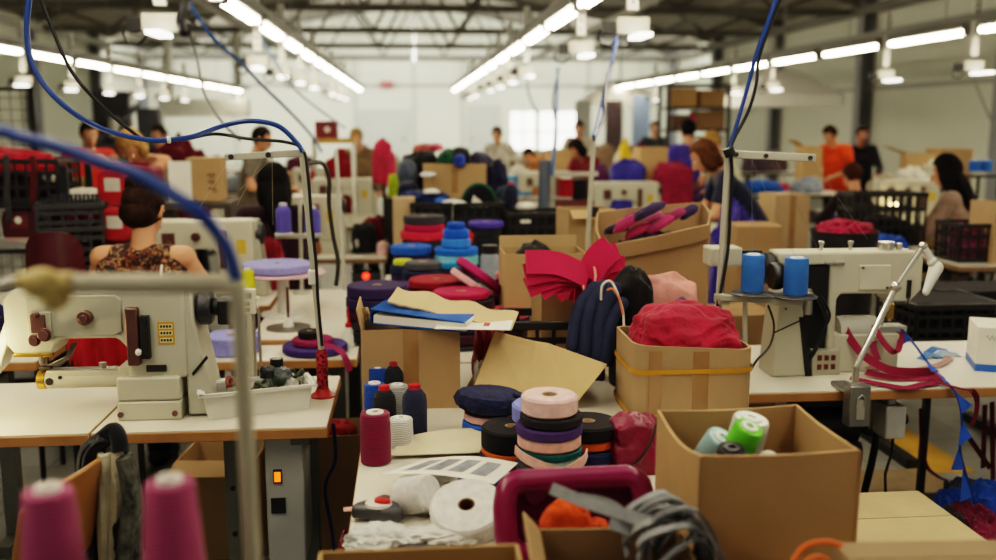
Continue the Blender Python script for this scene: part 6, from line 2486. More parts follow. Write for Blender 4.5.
tote('red bag with a white label, upper of two beside the bun-haired woman', 113, 207, 5.9, .2, .22, .12, '#a81626', rz=R(-12))
tote('red bag with a white label, lower of two beside the bun-haired woman', 115, 243, 5.75, .19, .2, .12, '#a01826', rz=R(-8))
b = MB()
b.box2((P(90, 200, 5.9).x, 5.85, 0), (P(137, 200, 5.9).x, 6.15, P(115, 242, 5.8).z - .012))
b.build('bag_stand', mat('#2b2728', rough=.7, var=.15), None, 'dark stand holding the two labelled red bags', 'stand', bevel=.01)
b = MB()
b.box2((P(96, 200, 5.9).x, 5.885, P(113, 242, 5.75).z + .22), (P(137, 200, 5.9).x, 6.15, P(113, 207, 5.9).z - .012))
b.build('bag_shelf', mat('#2b2728', rough=.7, var=.15), None, 'dark ledge carrying the upper labelled red bag', 'shelf')
r = thing('wine_chair', 'dark wine shell chair back next to the lower red bag', 'chair', (P(78, 245, 4.55).x - .12, 4.55, 0))
b = MB()
zt3 = P(88, 233, 4.5).z
b.sheet(lambda u, v: V(((u - .5) * .26 * (1 - .25 * (v - .5) ** 2), .05 * (2 * u - 1) ** 2, zt3 - .42 + .42 * v - .07 * (2 * u - 1) ** 4 * v)), 12, 8)
b.build('backrest', mat('#4a1420', rough=.4, var=.1), r, solid=.02)
b = MB()
b.box2((-.13, .0, zt3 - .46), (.13, .3, zt3 - .42))
b.build('seat', mat('#4a1420', rough=.4, var=.1), r, bevel=.01)
for sx in (-1, 1):
    for y in (.02, .28):
        b = MB()
        b.cyl((sx * .11, y, zt3 - .46), (sx * .12, y, 0), .012)
        b.build('leg', M_BLACK, r)
tote('big maroon bag under the folded arms of the fair-haired woman', 134, 186, 6.6, .25, .13, .2, '#7d1828', '#8c2a38', rz=R(-10))
b = MB()
b.box2((P(112, 190, 6.6).x, 6.5, 0), (P(160, 190, 6.6).x, 6.85, P(134, 186, 6.6).z - .014))
b.build('dark_cabinet', mat('#29272a', rough=.6, var=.12), None, 'dark cabinet beneath the big maroon bag', 'cabinet', bevel=.008)
zc1 = P(205, 201, 6.45).z
r = carton('tall tan carton with printed handling marks next to the white paper', (P(205, 201, 6.45).x, 6.55, zc1), (.225, .2, P(205, 159, 6.45).z - zc1), R(2), (), card('#b18c5c'), closed=True)
b = MB()
for i in range(3):
    b.box((.045, -.1015, .17 - .045 * i), (.05, .0015, .012))
    b.box((.045 + .01 * i, -.1015, .152 - .045 * i), (.03, .0015, .008))
b.build('handling_marks', mat('#5d4630', rough=.8), r)
b = MB()
b.box((0, 0, .13), (.14, .004, .26))
b.build('paper_board', M_PAPER, None, 'upright white paper leaning on the tall tan carton', 'paper', loc=(P(177, 196, 6.3).x, 6.4, zc1), rot=(R(-6), 0, R(8)))
b = MB()
b.box2((P(160, 200, 6.4).x, 6.3, zc1 - .04), (P(232, 200, 6.4).x, 6.75, zc1 - .003))
for x in (162, 229):
    b.box2((P(x, 200, 6.4).x - .02, 6.32, 0), (P(x, 200, 6.4).x + .02, 6.73, zc1 - .04))
b.build('plain_stand', mat('#4d443b', rough=.7), None, 'plain brown stand under the tall tan carton', 'stand')
heap_thing('maroon quilted textile draped behind the fair-haired woman', (P(180, 150, 9).x, 8.95, TZ), (.62, .3, P(180, 131, 9).z - TZ), '#54131f', 211, sub=5)
# black rack with red goods
r = thing('storage_rack', 'black storage rack holding red goods by the wire partition', 'rack', (P(28, 240, 6.2).x, 6.2, 0))
zs = [P(20, y, 6.0).z for y in (248, 203, 166)]
for x in (-.5, .32):
    for y in (-.22, .22):
        b = MB()
        b.box2((x - .02, y - .02, 0), (x + .02, y + .02, zs[2]))
        b.build('upright', M_BLACK, r)
for z in zs[:2] + [.15]:
    b = MB()
    b.box2((-.52, -.24, z - .03), (.34, .24, z))
    b.build('shelf', M_BLACK, r)
rx = r.location.x
crate('black crate of red goods with grey straps on the upper rack shelf', (rx - .08, 6.18, zs[1] + .001), (.72, .4, .26), 0)
heap_thing('red cloth bundle overflowing the crate on top of the rack', (rx - .1, 6.18, zs[1] + .16), (.68, .34, .17), '#9c1c2e', 212, sub=5, amp=.15)
for k in range(4):
    b = MB()
    x = rx - .3 + k * .15
    b.ribbon(smooth_path([(x, 5.965, zs[1] + .28), (x + .01, 5.95, zs[1] + .2), (x - .01, 5.96, zs[1] + .05), (x, 5.95, zs[1] - .1)]), .035, (1, 0, 0), .003)
    b.build('hanging_strap', fabric(['#4b4a4c', '#2a2326', '#3d3c3e', '#541a22'][k]), None, ['pale grey', 'blackish', 'mid grey', 'dark red'][k] + ' strap hanging from the crate on the rack', 'strap')
case = tote('dark red case with a round white badge on the lower rack shelf', 20, 242, 5.98, .2, .2, .15, '#4d141b', '#6b2a2d')
b = MB()
b.ell((0, -.006, .13), (.022, .006, .022))
b.build('badge', M_PAPER, case)
b = MB()
b.box2((-.08, -.012, .004), (.08, -.001, .026))
b.build('pale_strip', mat('#b99a92', rough=.7), case)
# crates with strap loops
zk = P(70, 265, 5.6).z
for k, (yy, hh) in enumerate(((262, .2), (232, .16))):
    z0 = P(72, yy, 5.6).z
    crate(['lower dark grey crate between rack and red bags', 'upper dark grey crate with a row of strap loops'][k], (P(72, 250, 5.7).x, 5.72, z0), (.34, .3, hh), R(16), mat('#26282b', rough=.5, var=.1))
b = MB()
b.box((0, 0, zk / 2), (.38, .3, zk - .004))
b.build('dark_plinth', M_DARK, None, 'dark plinth under the dark grey crates', 'plinth', loc=(P(72, 250, 5.7).x, 5.72, 0), rot=(0, 0, R(16)), bevel=.005)
zz = P(72, 232, 5.6).z + .15
for k in range(6):
    b = MB()
    x = P(54 + k * 8, 200, 5.62).x
    b.tube([V((x - .012, 5.6 + .006 * k, zz - .03)), V((x - .01, 5.6 + .006 * k, zz + .06)), V((x + .012, 5.6 + .006 * k, zz + .06)), V((x + .014, 5.6 + .006 * k, zz - .02))], .009)
    b.build('strap_loop', fabric('#2f3136'), None, 'charcoal strap loop in the row on the upper grey crate', 'strap', 'strap loops on the upper grey crate')
heap_thing('red stuff showing between the strap loops', (P(72, 215, 5.75).x, 5.75, zz - .13), (.28, .24, .14), '#571a22', 213, sub=4)
b = MB()
b.heap((0, 0, 0), (.2, .14, .12), 214, 4, .2)
b.build('khaki_sack', fabric('#7d6a3e'), None, 'khaki sack behind the grey crates by the man in red-orange', 'sack', loc=(P(80, 190, 7.8).x, 7.8, P(80, 192, 7.8).z))
b = MB()
b.box((0, 0, P(80, 192, 7.8).z / 2), (.5, .4, P(80, 192, 7.8).z - .002))
b.build('tan_crate', mat('#6d5a3a', rough=.8, var=.15), None, 'tall tan crate carrying the khaki sack', 'crate', loc=(P(80, 190, 7.8).x, 7.85, 0), bevel=.01)
heap_thing('white folded cloth laid over the grey crates', (P(78, 186, 6.0).x + .03, 6.06, zz - .0), (.26, .1, .07), '#cfc8ba', 215, sub=4, rz=R(25))
# wire partition
r = thing('wire_partition', 'dark wire mesh partition standing by the long wall', 'partition', (P(10, 150, 9).x, 9.0, 0))
o0 = V(r.location)
xr = P(34, 120, 9).x - o0.x
zt4 = P(20, 87, 9).z
b = MB()
for x in (-1.2, xr):
    b.box2((x - .02, -.02, 0), (x + .02, .02, zt4))
b.box2((-1.2, -.02, zt4 - .03), (xr, .02, zt4))
b.box2((-1.2, -.02, 1.1), (xr, .02, 1.13))
b.build('frame', M_DARK, r)
b = MB()
for i in range(15):
    x = -1.2 + (xr + 1.2) * i / 15
    b.box2((x - .003, -.003, .1), (x + .003, .003, zt4))
for k in range(22):
    z = .1 + k * .1
    if z < zt4:
        b.box2((-1.2, -.003, z - .003), (xr, .003, z + .003))
b.build('wire_mesh', M_DARK, r)
# dark machine at the far corner, white duct
r = thing('dark_press', 'dark tall press machine at the far end under the socket boxes', 'machine', (P(125, 130, 24).x, 24, 0))
b = MB()
b.box2((-.8, -.4, 0), (.8, .4, 1.2))
b.box2((-.75, .1, 1.2), (.1, .4, 2.4))
b.box2((.25, .1, 1.2), (.8, .4, 2.0))
b.build('press_frame', mat('#3b3b41', rough=.5, var=.15), r, bevel=.03)
b = MB()
b.cyl((-.6, -.1, 1.2), (.4, -.1, 2.1), .07)
b.build('press_arm', mat('#5b5d66', rough=.4), r)
b = MB()
b.cyl((-.2, -.2, 1.3), (-.2, -.2, 1.8), .12)
b.build('column_cylinder', M_STRL, r)
b = MB()
q = P(205, 108, 30)
b.box((q.x, q.y, q.z), (2.6, .5, .5))
b.cyl((q.x + 1, q.y, q.z), (q.x + 1, q.y, 4.3), .12)
b.cyl((q.x - 1, q.y, q.z), (q.x - 1, q.y, 4.3), .12)
b.build('hanging_duct', mat('#d3d5cb', rough=.6), None, 'white boxy air duct hung near the end wall', 'duct', bevel=.03)
# maroon chest on yellow board etc
zy = P(335, 143, 9.6).z
r = thing('board_rack', 'rack with a yellow board shelf above the fourth bench', 'rack', (P(334, 140, 9.6).x, 9.6, 0))
b = MB()
b.box2((-.2, -.14, zy - .0), (.2, .14, zy + .045))
b.build('yellow_board', mat('#b58f45', rough=.6, var=.15), r)
for x in (-.19, .19):
    b = MB()
    b.box2((x - .012, -.12, 0), (x + .012, .12, zy))
    b.build('upright', M_POLE, r)
r = thing('maroon_chest', 'small maroon chest with a white emblem on the yellow board', 'chest', (P(327, 137, 9.6).x, 9.6, zy + .046))
b = MB()
b.box2((-.105, -.09, 0), (.105, .09, .165))
b.build('chest_body', mat('#6b1622', rough=.5, var=.1), r, bevel=.012)
b = MB()
for k in range(5):
    a = 2 * PI * k / 5 + PI / 2
    b.ell((.012 + .018 * math.cos(a), -.091, .085 + .018 * math.sin(a)), (.012, .003, .012))
b.build('emblem', M_PAPER, r)
b = MB()
b.box2((-.107, -.092, .125), (.107, .092, .131))
b.build('lid_seam', M_DARK, r)
heap_thing('dark red cloth roll under the yellow board', (P(340, 158, 9.1).x, 9.05, TZ), (.32, .2, P(340, 147, 9.1).z - TZ), '#7d1724', 216, sub=4)
b = MB()
b.heap((0, 0, 0), (.06, .12, .5), 217, 4, .1)
b.build('red_strap', fabric('#94202e'), None, 'red strap hanging at the edge of the yellow board rack', 'strap', loc=(P(313, 170, 9.3).x, 9.25, TZ))
r = thing('fuchsia_coat', 'fuchsia coat hanging on a pole above the fourth bench', 'coat', (P(384, 182, 8.4).x, 8.4, P(384, 183, 8.4).z))
hh = P(384, 138, 8.4).z - r.location.z
b = MB()
b.heap((0, 0, 0), (.20, .13, hh), 218, 5, .16, 1.8)
b.build('coat_body', mat('#b51f45', rough=.7, var=.3, scale=7, bump=.3, bscale=60), r)
b = MB()
b.heap((.06, -.03, -.03), (.09, .1, hh * .85), 219, 4, .15, 1.8)
b.build('sleeve', mat('#c22a50', rough=.7, var=.3, scale=7), r)
b = MB()
q = V(r.location)
b.cyl((q.x, q.y + .08, 0), (q.x, q.y + .08, q.z + hh), .015)
b.cyl((q.x, q.y + .08, 0), (q.x, q.y + .08, .03), .2)
b.build('coat_stand', M_DARK, None, 'dark stand carrying the fuchsia coat', 'stand')
heap_thing('lime green vest hanging below the fuchsia coat', (P(394, 195, 8.0).x, 8.0, P(394, 197, 8.0).z), (.1, .1, .2), '#a9bb2a', 220, sub=4)
b = MB()
b.box2((P(386, 210, 8).x, 7.9, 0), (P(400, 210, 8).x, 8.2, P(394, 197, 8).z - .004))
b.build('dark_cabinet', M_DARK, None, 'narrow dark cabinet below the lime green vest', 'cabinet')
carton('narrow tan carton standing at the end of the black crates', (P(404, 225, 6.6).x, 6.75, 0), (.15, .2, P(404, 200, 6.6).z), 0, (), card('#b3946a'), closed=True)

# ---------------------------------------------------------------- black crates and dark bag heap across the middle
table('long worktop carrying the black crates and the dark bag heap', -.02, 1.5, 6.3, 7.9, legs=(-.6, .6), edge=M_BR, legmat=M_DARK)
GC = 'black crates in the middle row'
for k, (xa, xb, yt, Y, lab) in enumerate(((410, 453, 203, 6.6, 'wide black crate under the white papers'), (455, 505, 203, 6.65, 'black crate under the looped green-rimmed bag'), (507, 577, 213, 6.45, 'black crate with a small white tag, nearest the big carton'))):
    A, B2 = P(xa, yt, Y), P(xb, yt, Y)
    o = crate(lab, ((A.x + B2.x) / 2, Y + .2, TZ), (B2.x - A.x - .02, .36, A.z - TZ), 0, group=GC)
    b = MB()
    b.box2((-(B2.x - A.x) / 2 + .03, -.17, .014), ((B2.x - A.x) / 2 - .03, .17, (A.z - TZ) * .9))
    b.build('dark_contents', mat('#1c1b20', rough=.9, var=.3), o)
    if k == 2:
        b = MB()
        b.box((-.11, -.185, A.z - TZ - .06), (.07, .004, .022))
        b.build('tag', M_PAPER, o)
zt5 = P(450, 204, 6.9).z + .03
zc5 = P(455, 200, 7.15).z
tb = thing('dark_platform', 'dark trestle platform behind the black crates', 'platform', (P(450, 200, 7.3).x, 7.35, TZ))
b = MB()
b.box2((-.42, -.22, zc5 - TZ - .03), (.5, .3, zc5 - TZ - .002))
b.build('platform_top', M_DARK, tb)
for x in (-.4, .48):
    b = MB()
    b.box2((x - .02, -.2, 0), (x + .02, .28, zc5 - TZ - .03))
    b.build('leg', M_DARK, tb)
carton('wide tan carton in the middle of the dark bag heap', (P(455, 200, 7.15).x, 7.25, zc5), (P(487, 200, 7.15).x - P(424, 200, 7.15).x, .2, P(455, 165, 7.15).z - zc5), 0, (), card('#a98658'), closed=True, ptape=True)
hz_ = lambda x, yb, yt, Y: (P(x, yb, Y), P(x, yt, Y).z - P(x, yb, Y).z)
for k, (x, yb, yt, Y, w, c, lb) in enumerate(((421, 198, 150, 7.4, .34, '#1d1d22', 'big black bag behind the wide tan carton'), (408, 180, 158, 7.3, .16, '#4a5262', 'grey-blue bag at the aisle end of the heap'), (409, 200, 180, 7.1, .18, '#1f2438', 'dark navy bag below the grey-blue one'),
                                             (447, 166, 148, 7.3, .16, '#17462f', 'dark green rimmed bag on top of the tan carton'), (461, 166, 146, 7.3, .16, '#17171c', 'black round-topped bag beside the dark green one'), (459, 166, 153, 7.2, .1, '#233a8c', 'bright navy pouch in front of the round-topped bag'),
                                             (480, 166, 151, 7.3, .2, '#38384a', 'grey patterned bag at the top of the heap'), (496, 205, 158, 7.35, .22, '#23233c', 'indigo patterned bag sliding down the far side'), (425, 203, 190, 6.95, .38, '#22305c', 'flat navy padded bag before the tan carton'), (505, 205, 185, 7.2, .16, '#2b3a4a', 'slate bag beside the navy thread cone'),
                                             (425, 152, 143, 7.6, .2, '#a85a4e', 'small coral cloth topping the heap'), (436, 150, 143, 7.55, .12, '#c0506a', 'pink cloth topping the heap'))):
    p, h = hz_(x, yb, yt, Y)
    heap_thing(lb, p, (w, .24, max(h, .05)), c, 230 + k, 'bag', 'bag', sub=4, amp=.16, freq=1.7)
for k, (x, y, Y, w, c, lb) in enumerate(((428, 176, 7.05, .12, '#cfd3d6', 'white folded sheet tucked in the bag heap'), (432, 193, 6.85, .12, '#dedcd4', 'white paper on the navy padded bag'), (452, 204, 6.72, .2, '#e0ded6', 'white paper sheets over the black crates'), (441, 202, 6.75, .09, '#2f5fb5', 'bright blue pouch over the black crates'))):
    b = MB()
    b.heap((0, 0, 0), (w, .12, .03), 250 + k, 3, .15)
    b.build('folded_paper' if k != 3 else 'blue_pouch', mat(c, rough=.7, var=.08), None, lb, 'paper' if k != 3 else 'pouch', loc=P(x, y, Y))
r = thing('looped_bag', 'round black bag with green rim and a white triangle, on the crates', 'bag', P(479, 208, 6.75))
b = MB()
pts = [V((.115 * math.cos(a), 0, .16 * math.sin(a))) for a in [PI * i / 14 for i in range(15)]]
b.tube(pts, .02, 8)
b.build('rim', fabric('#1c4a38'), r)
b = MB()
b.prism([(p.x, p.z) for p in pts], -.02, .05, 'xz')
b.build('bag_body', fabric('#191a20'), r)
b = MB()
b.prism([(-.06, .004), (.07, .004), (-.04, .09)], -.024, -.02, 'xz')
b.build('white_triangle', M_PAPER, r)
cone('tall navy thread cone with a red cap beyond the black crates', P(511, 212, 6.9), '#1d2140', 'king', .05, .2, cap='#b3202a', base='#1d1d22')
b = MB()
b.box2((P(503, 212, 6.9).x, 6.84, TZ), (P(519, 212, 6.9).x, 6.98, P(511, 212, 6.9).z - .003))
b.build('dark_block', M_DARK, None, 'dark block under the tall navy cone', 'block')

# ---------------------------------------------------------------- middle right: white machine, poles, cones, cartons
table('tan worktop behind the biggest carton with the white machine', 1.55, 3.3, 7.9, 8.7, legs=(-.7, .7), edge=M_BR, legmat=M_DARK)
q = P(645, 200, 8.1)
machine('white sewing machine behind the biggest carton, black panel on its arm', q.x, 8.15)
b = MB()
p = P(607, 190, 8.1)
b.box((p.x, 8.15, p.z), (.12, .02, .1))
b.build('black_panel', M_BLACK, None, 'black square panel in front of the white machine', 'panel') if False else b.bm.free()
r = cone('pale mint thread cone in front of the white machine', V((P(613, 215, 7.95).x, 7.98, TZ)), '#b8ccc2', 'tube', .11, .17, cap='#e1e6dd')
r = cone('second pale mint cone beside the white machine head', V((P(690, 210, 7.6).x, 7.98, TZ)), '#c3cfc4', 'tube', .09, .2, cap='#e1e6dd')
r = thing('thread_stand', 'slim grey pole with blue air line behind the felt bow', 'thread stand', (P(590, 246, 4.7).x, 4.7, TZ))
o0 = V(r.location)
b = MB()
b.cyl((0, 0, 0), P(588, 235, 4.7) - o0, .012)
b.cyl(P(588, 235, 4.7) - o0, P(594, 137, 4.7) - o0, .011)
b.cyl((0, 0, 0), (0, 0, .015), .07)
b.build('post', M_POLE, r)
b = MB()
b.box(P(593, 212, 4.72) - o0, (.05, .03, .05))
b.build('clamp', M_DARK, r)
cable('blue air line dropping from a socket box to the slim grey pole', [P(617, 36, 6.0), P(612, 62, 5.6), P(606, 85, 5.2), P(601, 110, 4.9), P(594, 137, 4.68)], .011, '#2b4f95', 'hanging_air_line')
cable('dark line twisted beside the blue air line', [P(613, 62, 5.6), P(607, 78, 5.3), P(605, 100, 4.95), P(604, 118, 4.85), P(597, 132, 4.72), P(594, 140, 4.68)], .008, '#33353a', 'hanging_air_line')
cable('blue line from the second socket box to the dark post', [P(557, 68, 9), P(557, 90, 8.5), P(556, 118, 7.8), P(555, 140, 7.2), P(552, 175, 7.0)], .013, '#3c6195', 'hanging_air_line')
cable('dark line beside the far blue line', [P(559, 68, 9), P(553, 100, 8.2), P(556, 128, 7.6), P(553, 150, 7.1)], .01, '#4b5157', 'hanging_air_line')
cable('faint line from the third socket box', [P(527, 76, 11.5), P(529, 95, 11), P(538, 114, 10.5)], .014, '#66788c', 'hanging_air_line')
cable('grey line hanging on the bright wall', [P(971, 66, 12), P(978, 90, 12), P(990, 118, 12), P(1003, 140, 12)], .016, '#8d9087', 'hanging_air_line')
b = MB()
b.cyl((P(545, 215, 7).x, 7.1, TZ), P(545, 160, 7.1), .045)
b.build('grey_tube', mat('#56606e', rough=.5), None, 'thick slate tube standing among the crates', 'tube')
b = MB()
b.cyl((P(554, 215, 7.05).x, 7.15, TZ), P(554, 150, 7.15), .012)
b.build('bare_pole', M_POLE, None, 'thin pale pole beside the thick slate tube', 'pole')
b = MB()
b.box((P(570, 174, 7.2).x, 7.2, P(570, 174, 7.2).z), (.42, .05, .03))
b.cyl((P(592, 174, 7.2).x, 7.2, TZ), (P(592, 174, 7.2).x, 7.2, P(570, 174, 7.2).z), .012)
b.build('cream_bar', M_POLE, None, 'cream crossbar on a thin leg above the black crate', 'bar')
cone('red thread cone behind the black crate', P(566, 197, 7.3), '#b01c2c', 'tube', .06, .14, cap='#d9d5cc')
cone('black thread cone beside the red one', P(580, 199, 7.3), '#1f1e22', 'tube', .06, .15, cap='#2d2c30')
b = MB()
b.box2((P(555, 199, 7.3).x, 7.2, TZ), (P(592, 199, 7.3).x, 7.4, P(570, 199, 7.3).z - .004))
b.build('low_block', mat('#5b2a2c', rough=.7), None, 'dark red block under the red and black cones', 'block')
cone('pale blue spool on top of the black crate', P(547, 215, 6.7), '#86a3d1', 'tube', .055, .10, cap='#c7d2e2') if False else None
b = MB()
b.heap((0, 0, 0), (.14, .1, .05), 260, 3, .15)
b.build('folded_paper', M_PAPER, None, 'white paper lying beside the thick slate tube', 'paper', loc=P(526, 209, 6.75))
r = thing('cardboard_box', 'x', 'box')
bpy.data.objects.remove(r)
carton('tan carton tucked behind the biggest carton by the slim pole', (P(585, 235, 5.2).x, 5.2, TZ), (.26, .24, P(585, 208, 5.2).z - TZ), R(8), (('f', 120, .08),), card('#a58459'))

def clutter(items, table_z=TZ):
    for k, (x, yb, yt, Y, w, c, lb, nm, ct) in enumerate(items):
        p = P(x, yb, Y)
        z0 = table_z
        top = P(x, yt, Y).z
        h = max(.06, top - z0)
        heap_thing(lb, (p.x, p.y, z0), (w, .3, h), c, 300 + k + int(x), nm, ct, sub=4, amp=.16)


far = [('first', 9.7, 10.5, .6, 2.98), ('second', 11.8, 12.6, .5, 4.2), ('third', 14.0, 14.8, .5, 3.6), ('fourth', 17.5, 18.3, -.5, 5.5)]
for nm, y0, y1, x0, x1 in far:
    table('far worktop of the middle block, %s behind the white machine' % nm, x0, x1, y0, y1, legs=(-1.0, 1.0), edge=M_BR, legmat=M_DARK)
carton('tan carton on the far worktop near the purple cloth', (P(652, 163, 10).x, 10.1, TZ), (.3, .28, P(652, 148, 10).z - TZ), R(5), (), M_CARD2, closed=True)
carton('small tan carton beside the seated worker in white', (P(564, 165, 12).x, 12.2, TZ), (.36, .3, P(564, 150, 12).z - TZ), R(-5), (), M_CARD2, closed=True)
carton('pinkish tan carton behind the seated worker in white', (P(552, 160, 14.3).x, 14.4, TZ), (.3, .3, P(552, 152, 14.3).z - TZ), R(-5), (), card('#b89a7c'), closed=True)
clutter([(627, 173, 158, 9.95, .42, '#3d3a8c', 'heap of violet-blue cloth on the far worktop', 'fabric_heap', 'fabric'), (600, 170, 162, 10.1, .25, '#5b2a55', 'small plum cloth beside the violet-blue heap', 'fabric_heap', 'fabric'),
         (672, 176, 161, 9.9, .48, '#8c2340', 'heap of crimson cloth in front of the tan carton', 'fabric_heap', 'fabric'), (675, 170, 160, 10.35, .26, '#5d1c2e', 'dark wine cloth beyond the crimson heap', 'fabric_heap', 'fabric'),
         (625, 145, 136, 12.1, .14, '#d9b62c', 'bright yellow bundle mid-hall', 'bundle', 'bundle'), (625, 158, 150, 12.3, .3, '#c7bfa9', 'pale cloth below the yellow bundle', 'fabric_heap', 'fabric'), (665, 158, 147, 12.2, .5, '#3a2f6d', 'dark violet cloth behind the carton', 'fabric_heap', 'fabric'),
         (605, 150, 143, 14.3, .4, '#8f7a64', 'beige cloth heap further off', 'fabric_heap', 'fabric'), (640, 148, 141, 14.4, .5, '#6d2f42', 'wine cloth heap further off', 'fabric_heap', 'fabric'), (540, 165, 155, 12.2, .3, '#a9703f', 'orange-tan cloth near the worker in white', 'fabric_heap', 'fabric')])
cone('pale blue thread cone nearer the bag heap in front of the worker in white', (P(512, 178, 12).x, 12.1, TZ), '#5ea2cf', 'tube', .09, .26)
cone('pale blue thread cone nearer the slate tube in front of the worker in white', (P(526, 178, 12).x, 12.1, TZ), '#4f97cc', 'tube', .09, .27)
machine('far white sewing machine right of the pale blue cones'.replace('right of', 'just past'), P(560, 175, 9.95).x, 9.95)
machine('far white sewing machine at the third far worktop', P(520, 160, 14.2).x + .2, 14.2)
machine('far white sewing machine at the fourth far worktop by the windows', P(545, 150, 17.7).x, 17.7)
# right: bluish board, picture boards, shelf of cartons
b = MB()
q = P(641, 122, 24)
b.box((q.x, q.y, q.z), (.36 * 1.2, .06, 1.3))
b.box((q.x, q.y + .1, q.z / 2 - .1), (.3, .05, q.z))
b.build('blue_board', mat('#8fa6c7', rough=.6, var=.1, scale=2), None, 'pale blue notice board standing near the end wall', 'board')
b = MB()
q = P(614, 124, 25)
b.box((q.x, q.y, q.z), (.45, .06, 1.2))
b.box((q.x, q.y + .1, q.z / 2 - .1), (.3, .05, q.z))
b.build('dark_board', mat('#5a4a4e', rough=.6, var=.4, scale=2), None, 'dark notice board standing near the end wall', 'board')
b = MB()
q = P(583, 124, 25)
b.box((q.x, q.y, q.z), (.4, .06, 1.2))
b.box((q.x, q.y + .1, q.z / 2 - .1), (.3, .05, q.z))
b.build('grey_board', mat('#9a9c96', rough=.6, var=.3, scale=2), None, 'grey notice board between the windows and the dark one', 'board')
r = thing('storage_shelf', 'tall dark shelf of cartons beyond the person in violet', 'shelf', (P(699, 130, 14).x, 14.2, 0))
sh_z = [P(699, y, 14).z for y in (150, 129, 107)]
sh_t = P(699, 84, 14).z
for x in (-.48, .42):
    for y in (-.25, .25):
        b = MB()
        b.box2((x - .025, y - .025, 0), (x + .025, y + .025, sh_t))
        b.build('upright', M_DARK, r)
for z in sh_z + [sh_t]:
    b = MB()
    b.box2((-.5, -.27, z - .04), (.44, .27, z))
    b.build('shelf_board', M_DARK, r)
sx = r.location.x
for k, (dx, lv, w, h, c, lb) in enumerate(((-.24, 2, .36, .26, '#a07b4a', 'tan carton at the top of the dark shelf, near the aisle'), (.18, 2, .36, .24, '#8c6a40', 'tan carton at the top of the dark shelf, near the wall'), (.16, 1, .42, .26, '#7d5d3a', 'brown carton on the second board of the dark shelf'), (-.28, 1, .26, .2, '#6b5040', 'small brown carton on the second board of the dark shelf'), (.1, 0, .5, .2, '#4a3d38', 'dark brown carton on the low board of the dark shelf'))):
    carton(lb, (sx + dx, 14.15, sh_z[lv] + .001), (w, .35, h), 0, (), card(c), closed=True)
heap_thing('pink cloth stuffed on the dark shelf', (sx - .08, 14.1, sh_z[1] + .001), (.14, .3, .24), '#a84a63', 270, sub=4)
b = MB()
b.ell((0, 0, .1), (.08, .08, .1))
b.build('white_pot', M_WHITEPL, None, 'small white pot below the pink cloth on the dark shelf', 'pot', loc=(sx - .02, 14.0, sh_z[0] + .001))

# ---------------------------------------------------------------- right-hand rows
table('dark-edged worktop under the black crate and blue cloth near the beige sweater', 3.15, 3.8, 6.6, 7.2, legs=(-.22, .22), edge=M_BR, legmat=M_DARK)
table('worktop lit by a lamp in front of the woman in the beige sweater', 3.72, 4.85, 7.66, 8.4, legs=(-.4, .4), z=.79, legmat=M_DARK, edge=M_DARK)
stool('dark work chair under the woman in the beige sweater', (hx(966, 7.1, 170) + .02, 7.08, 0), .44, R(68), '#6b5a4c')
stool('dark work chair under the seated person in black and maroon', (hx(860, 8.6, 170), 8.52, 0), .38, R(14), '#1d1c20')
crate('big black lattice crate on the worktop behind the blue cloth', (P(890, 222, 7.0).x - .05, 7.05, TZ), (.56, .28, P(885, 192, 7.0).z - TZ), 0)
for nm_, (x_, y_, z_, w_, d_, h_) in {'big': (P(890, 222, 7.0).x - .05, 7.05, TZ + .014, .5, .22, .22), 'rack': (rx - .08, 6.18, zs[1] + .014, .68, .32, .14)}.items():
    b = MB()
    b.heap((x_, y_, z_), (w_, d_, h_), 401, 4, .1)
    b.build('fabric_bundle', fabric('#1d1a1e' if nm_ == 'big' else '#2a1216'), None, {'big': 'dark goods filling the big lattice crate', 'rack': 'blackish red goods low in the crate on the rack'}[nm_], 'fabric')
heap_thing('bright blue folded cloth in front of the big lattice crate', (P(886, 230, 6.75).x, 6.72, TZ), (.3, .2, .12), '#2556b5', 271, sub=4)
b = MB()
b.heap((.0, 0, 0), (.14, .12, .14), 272, 3, .15)
b.build('blue_cloth', fabric('#2b62c8'), None, 'small upright blue cloth beside the folded bright blue one', 'fabric', loc=(P(893, 226, 6.85).x + .02, 6.86 - .08, TZ + .05)) if False else b.bm.free()
r = thing('wire_basket', 'dark basket heaped with crimson cloth behind the rear-view machine', 'basket', (P(851, 255, 5.4).x, 5.5, 0))
zb_ = P(851, 232, 5.4).z
b = MB()
b.lathe([(0, 0), (.14, 0), (.19, zb_ - .02), (.2, zb_), (.185, zb_), (.135, .012), (0, .012)], n=28)
b.build('basket_body', mat('#2a2528', rough=.7, var=.3, scale=40), r)
heap_thing('crimson cloth heaped in the dark basket', (P(851, 255, 5.4).x, 5.5, zb_ - .06), (.34, .34, .13), '#98183f', 273, sub=5)
for k in range(2):
    b = MB()
    b.heap((0, 0, 0), (.3, .25, .4), 274 + k, 4, .12)
    b.bm.free()
carton('double tan carton behind the white stand crossbar threads', (P(783, 225, 7.2).x, 7.2, 0), (.27, .3, P(783, 194, 7.2).z), R(4), (), card('#b08e62'), closed=True, ptape=True)
carton('low tan carton beside the violet sleeve, nearest the white post', (P(752, 265, 5.6).x, 5.6, 0), (.26, .3, P(752, 225, 5.6).z), R(-6), (), card('#9b774c'), closed=True)
carton('tan carton below the cast column behind the blue cones', (P(735, 330, 4.4).x, 4.45, 0), (.34, .3, .8), R(5), (), card('#8d6b45'), closed=True)
heap_thing('violet puffy jacket heaped next to the tan carton', (P(752, 222, 6.2).x - .1, 6.25, 0), (.36, .36, P(748, 198, 6.2).z), '#3f3585', 276, sub=5)
table('worktop with blue cloth along the wall under the orange t-shirt', 3.6, 5.2, 10.9, 11.6, legs=(-.6, .6), edge=M_DARK, legmat=M_DARK, z=.85)
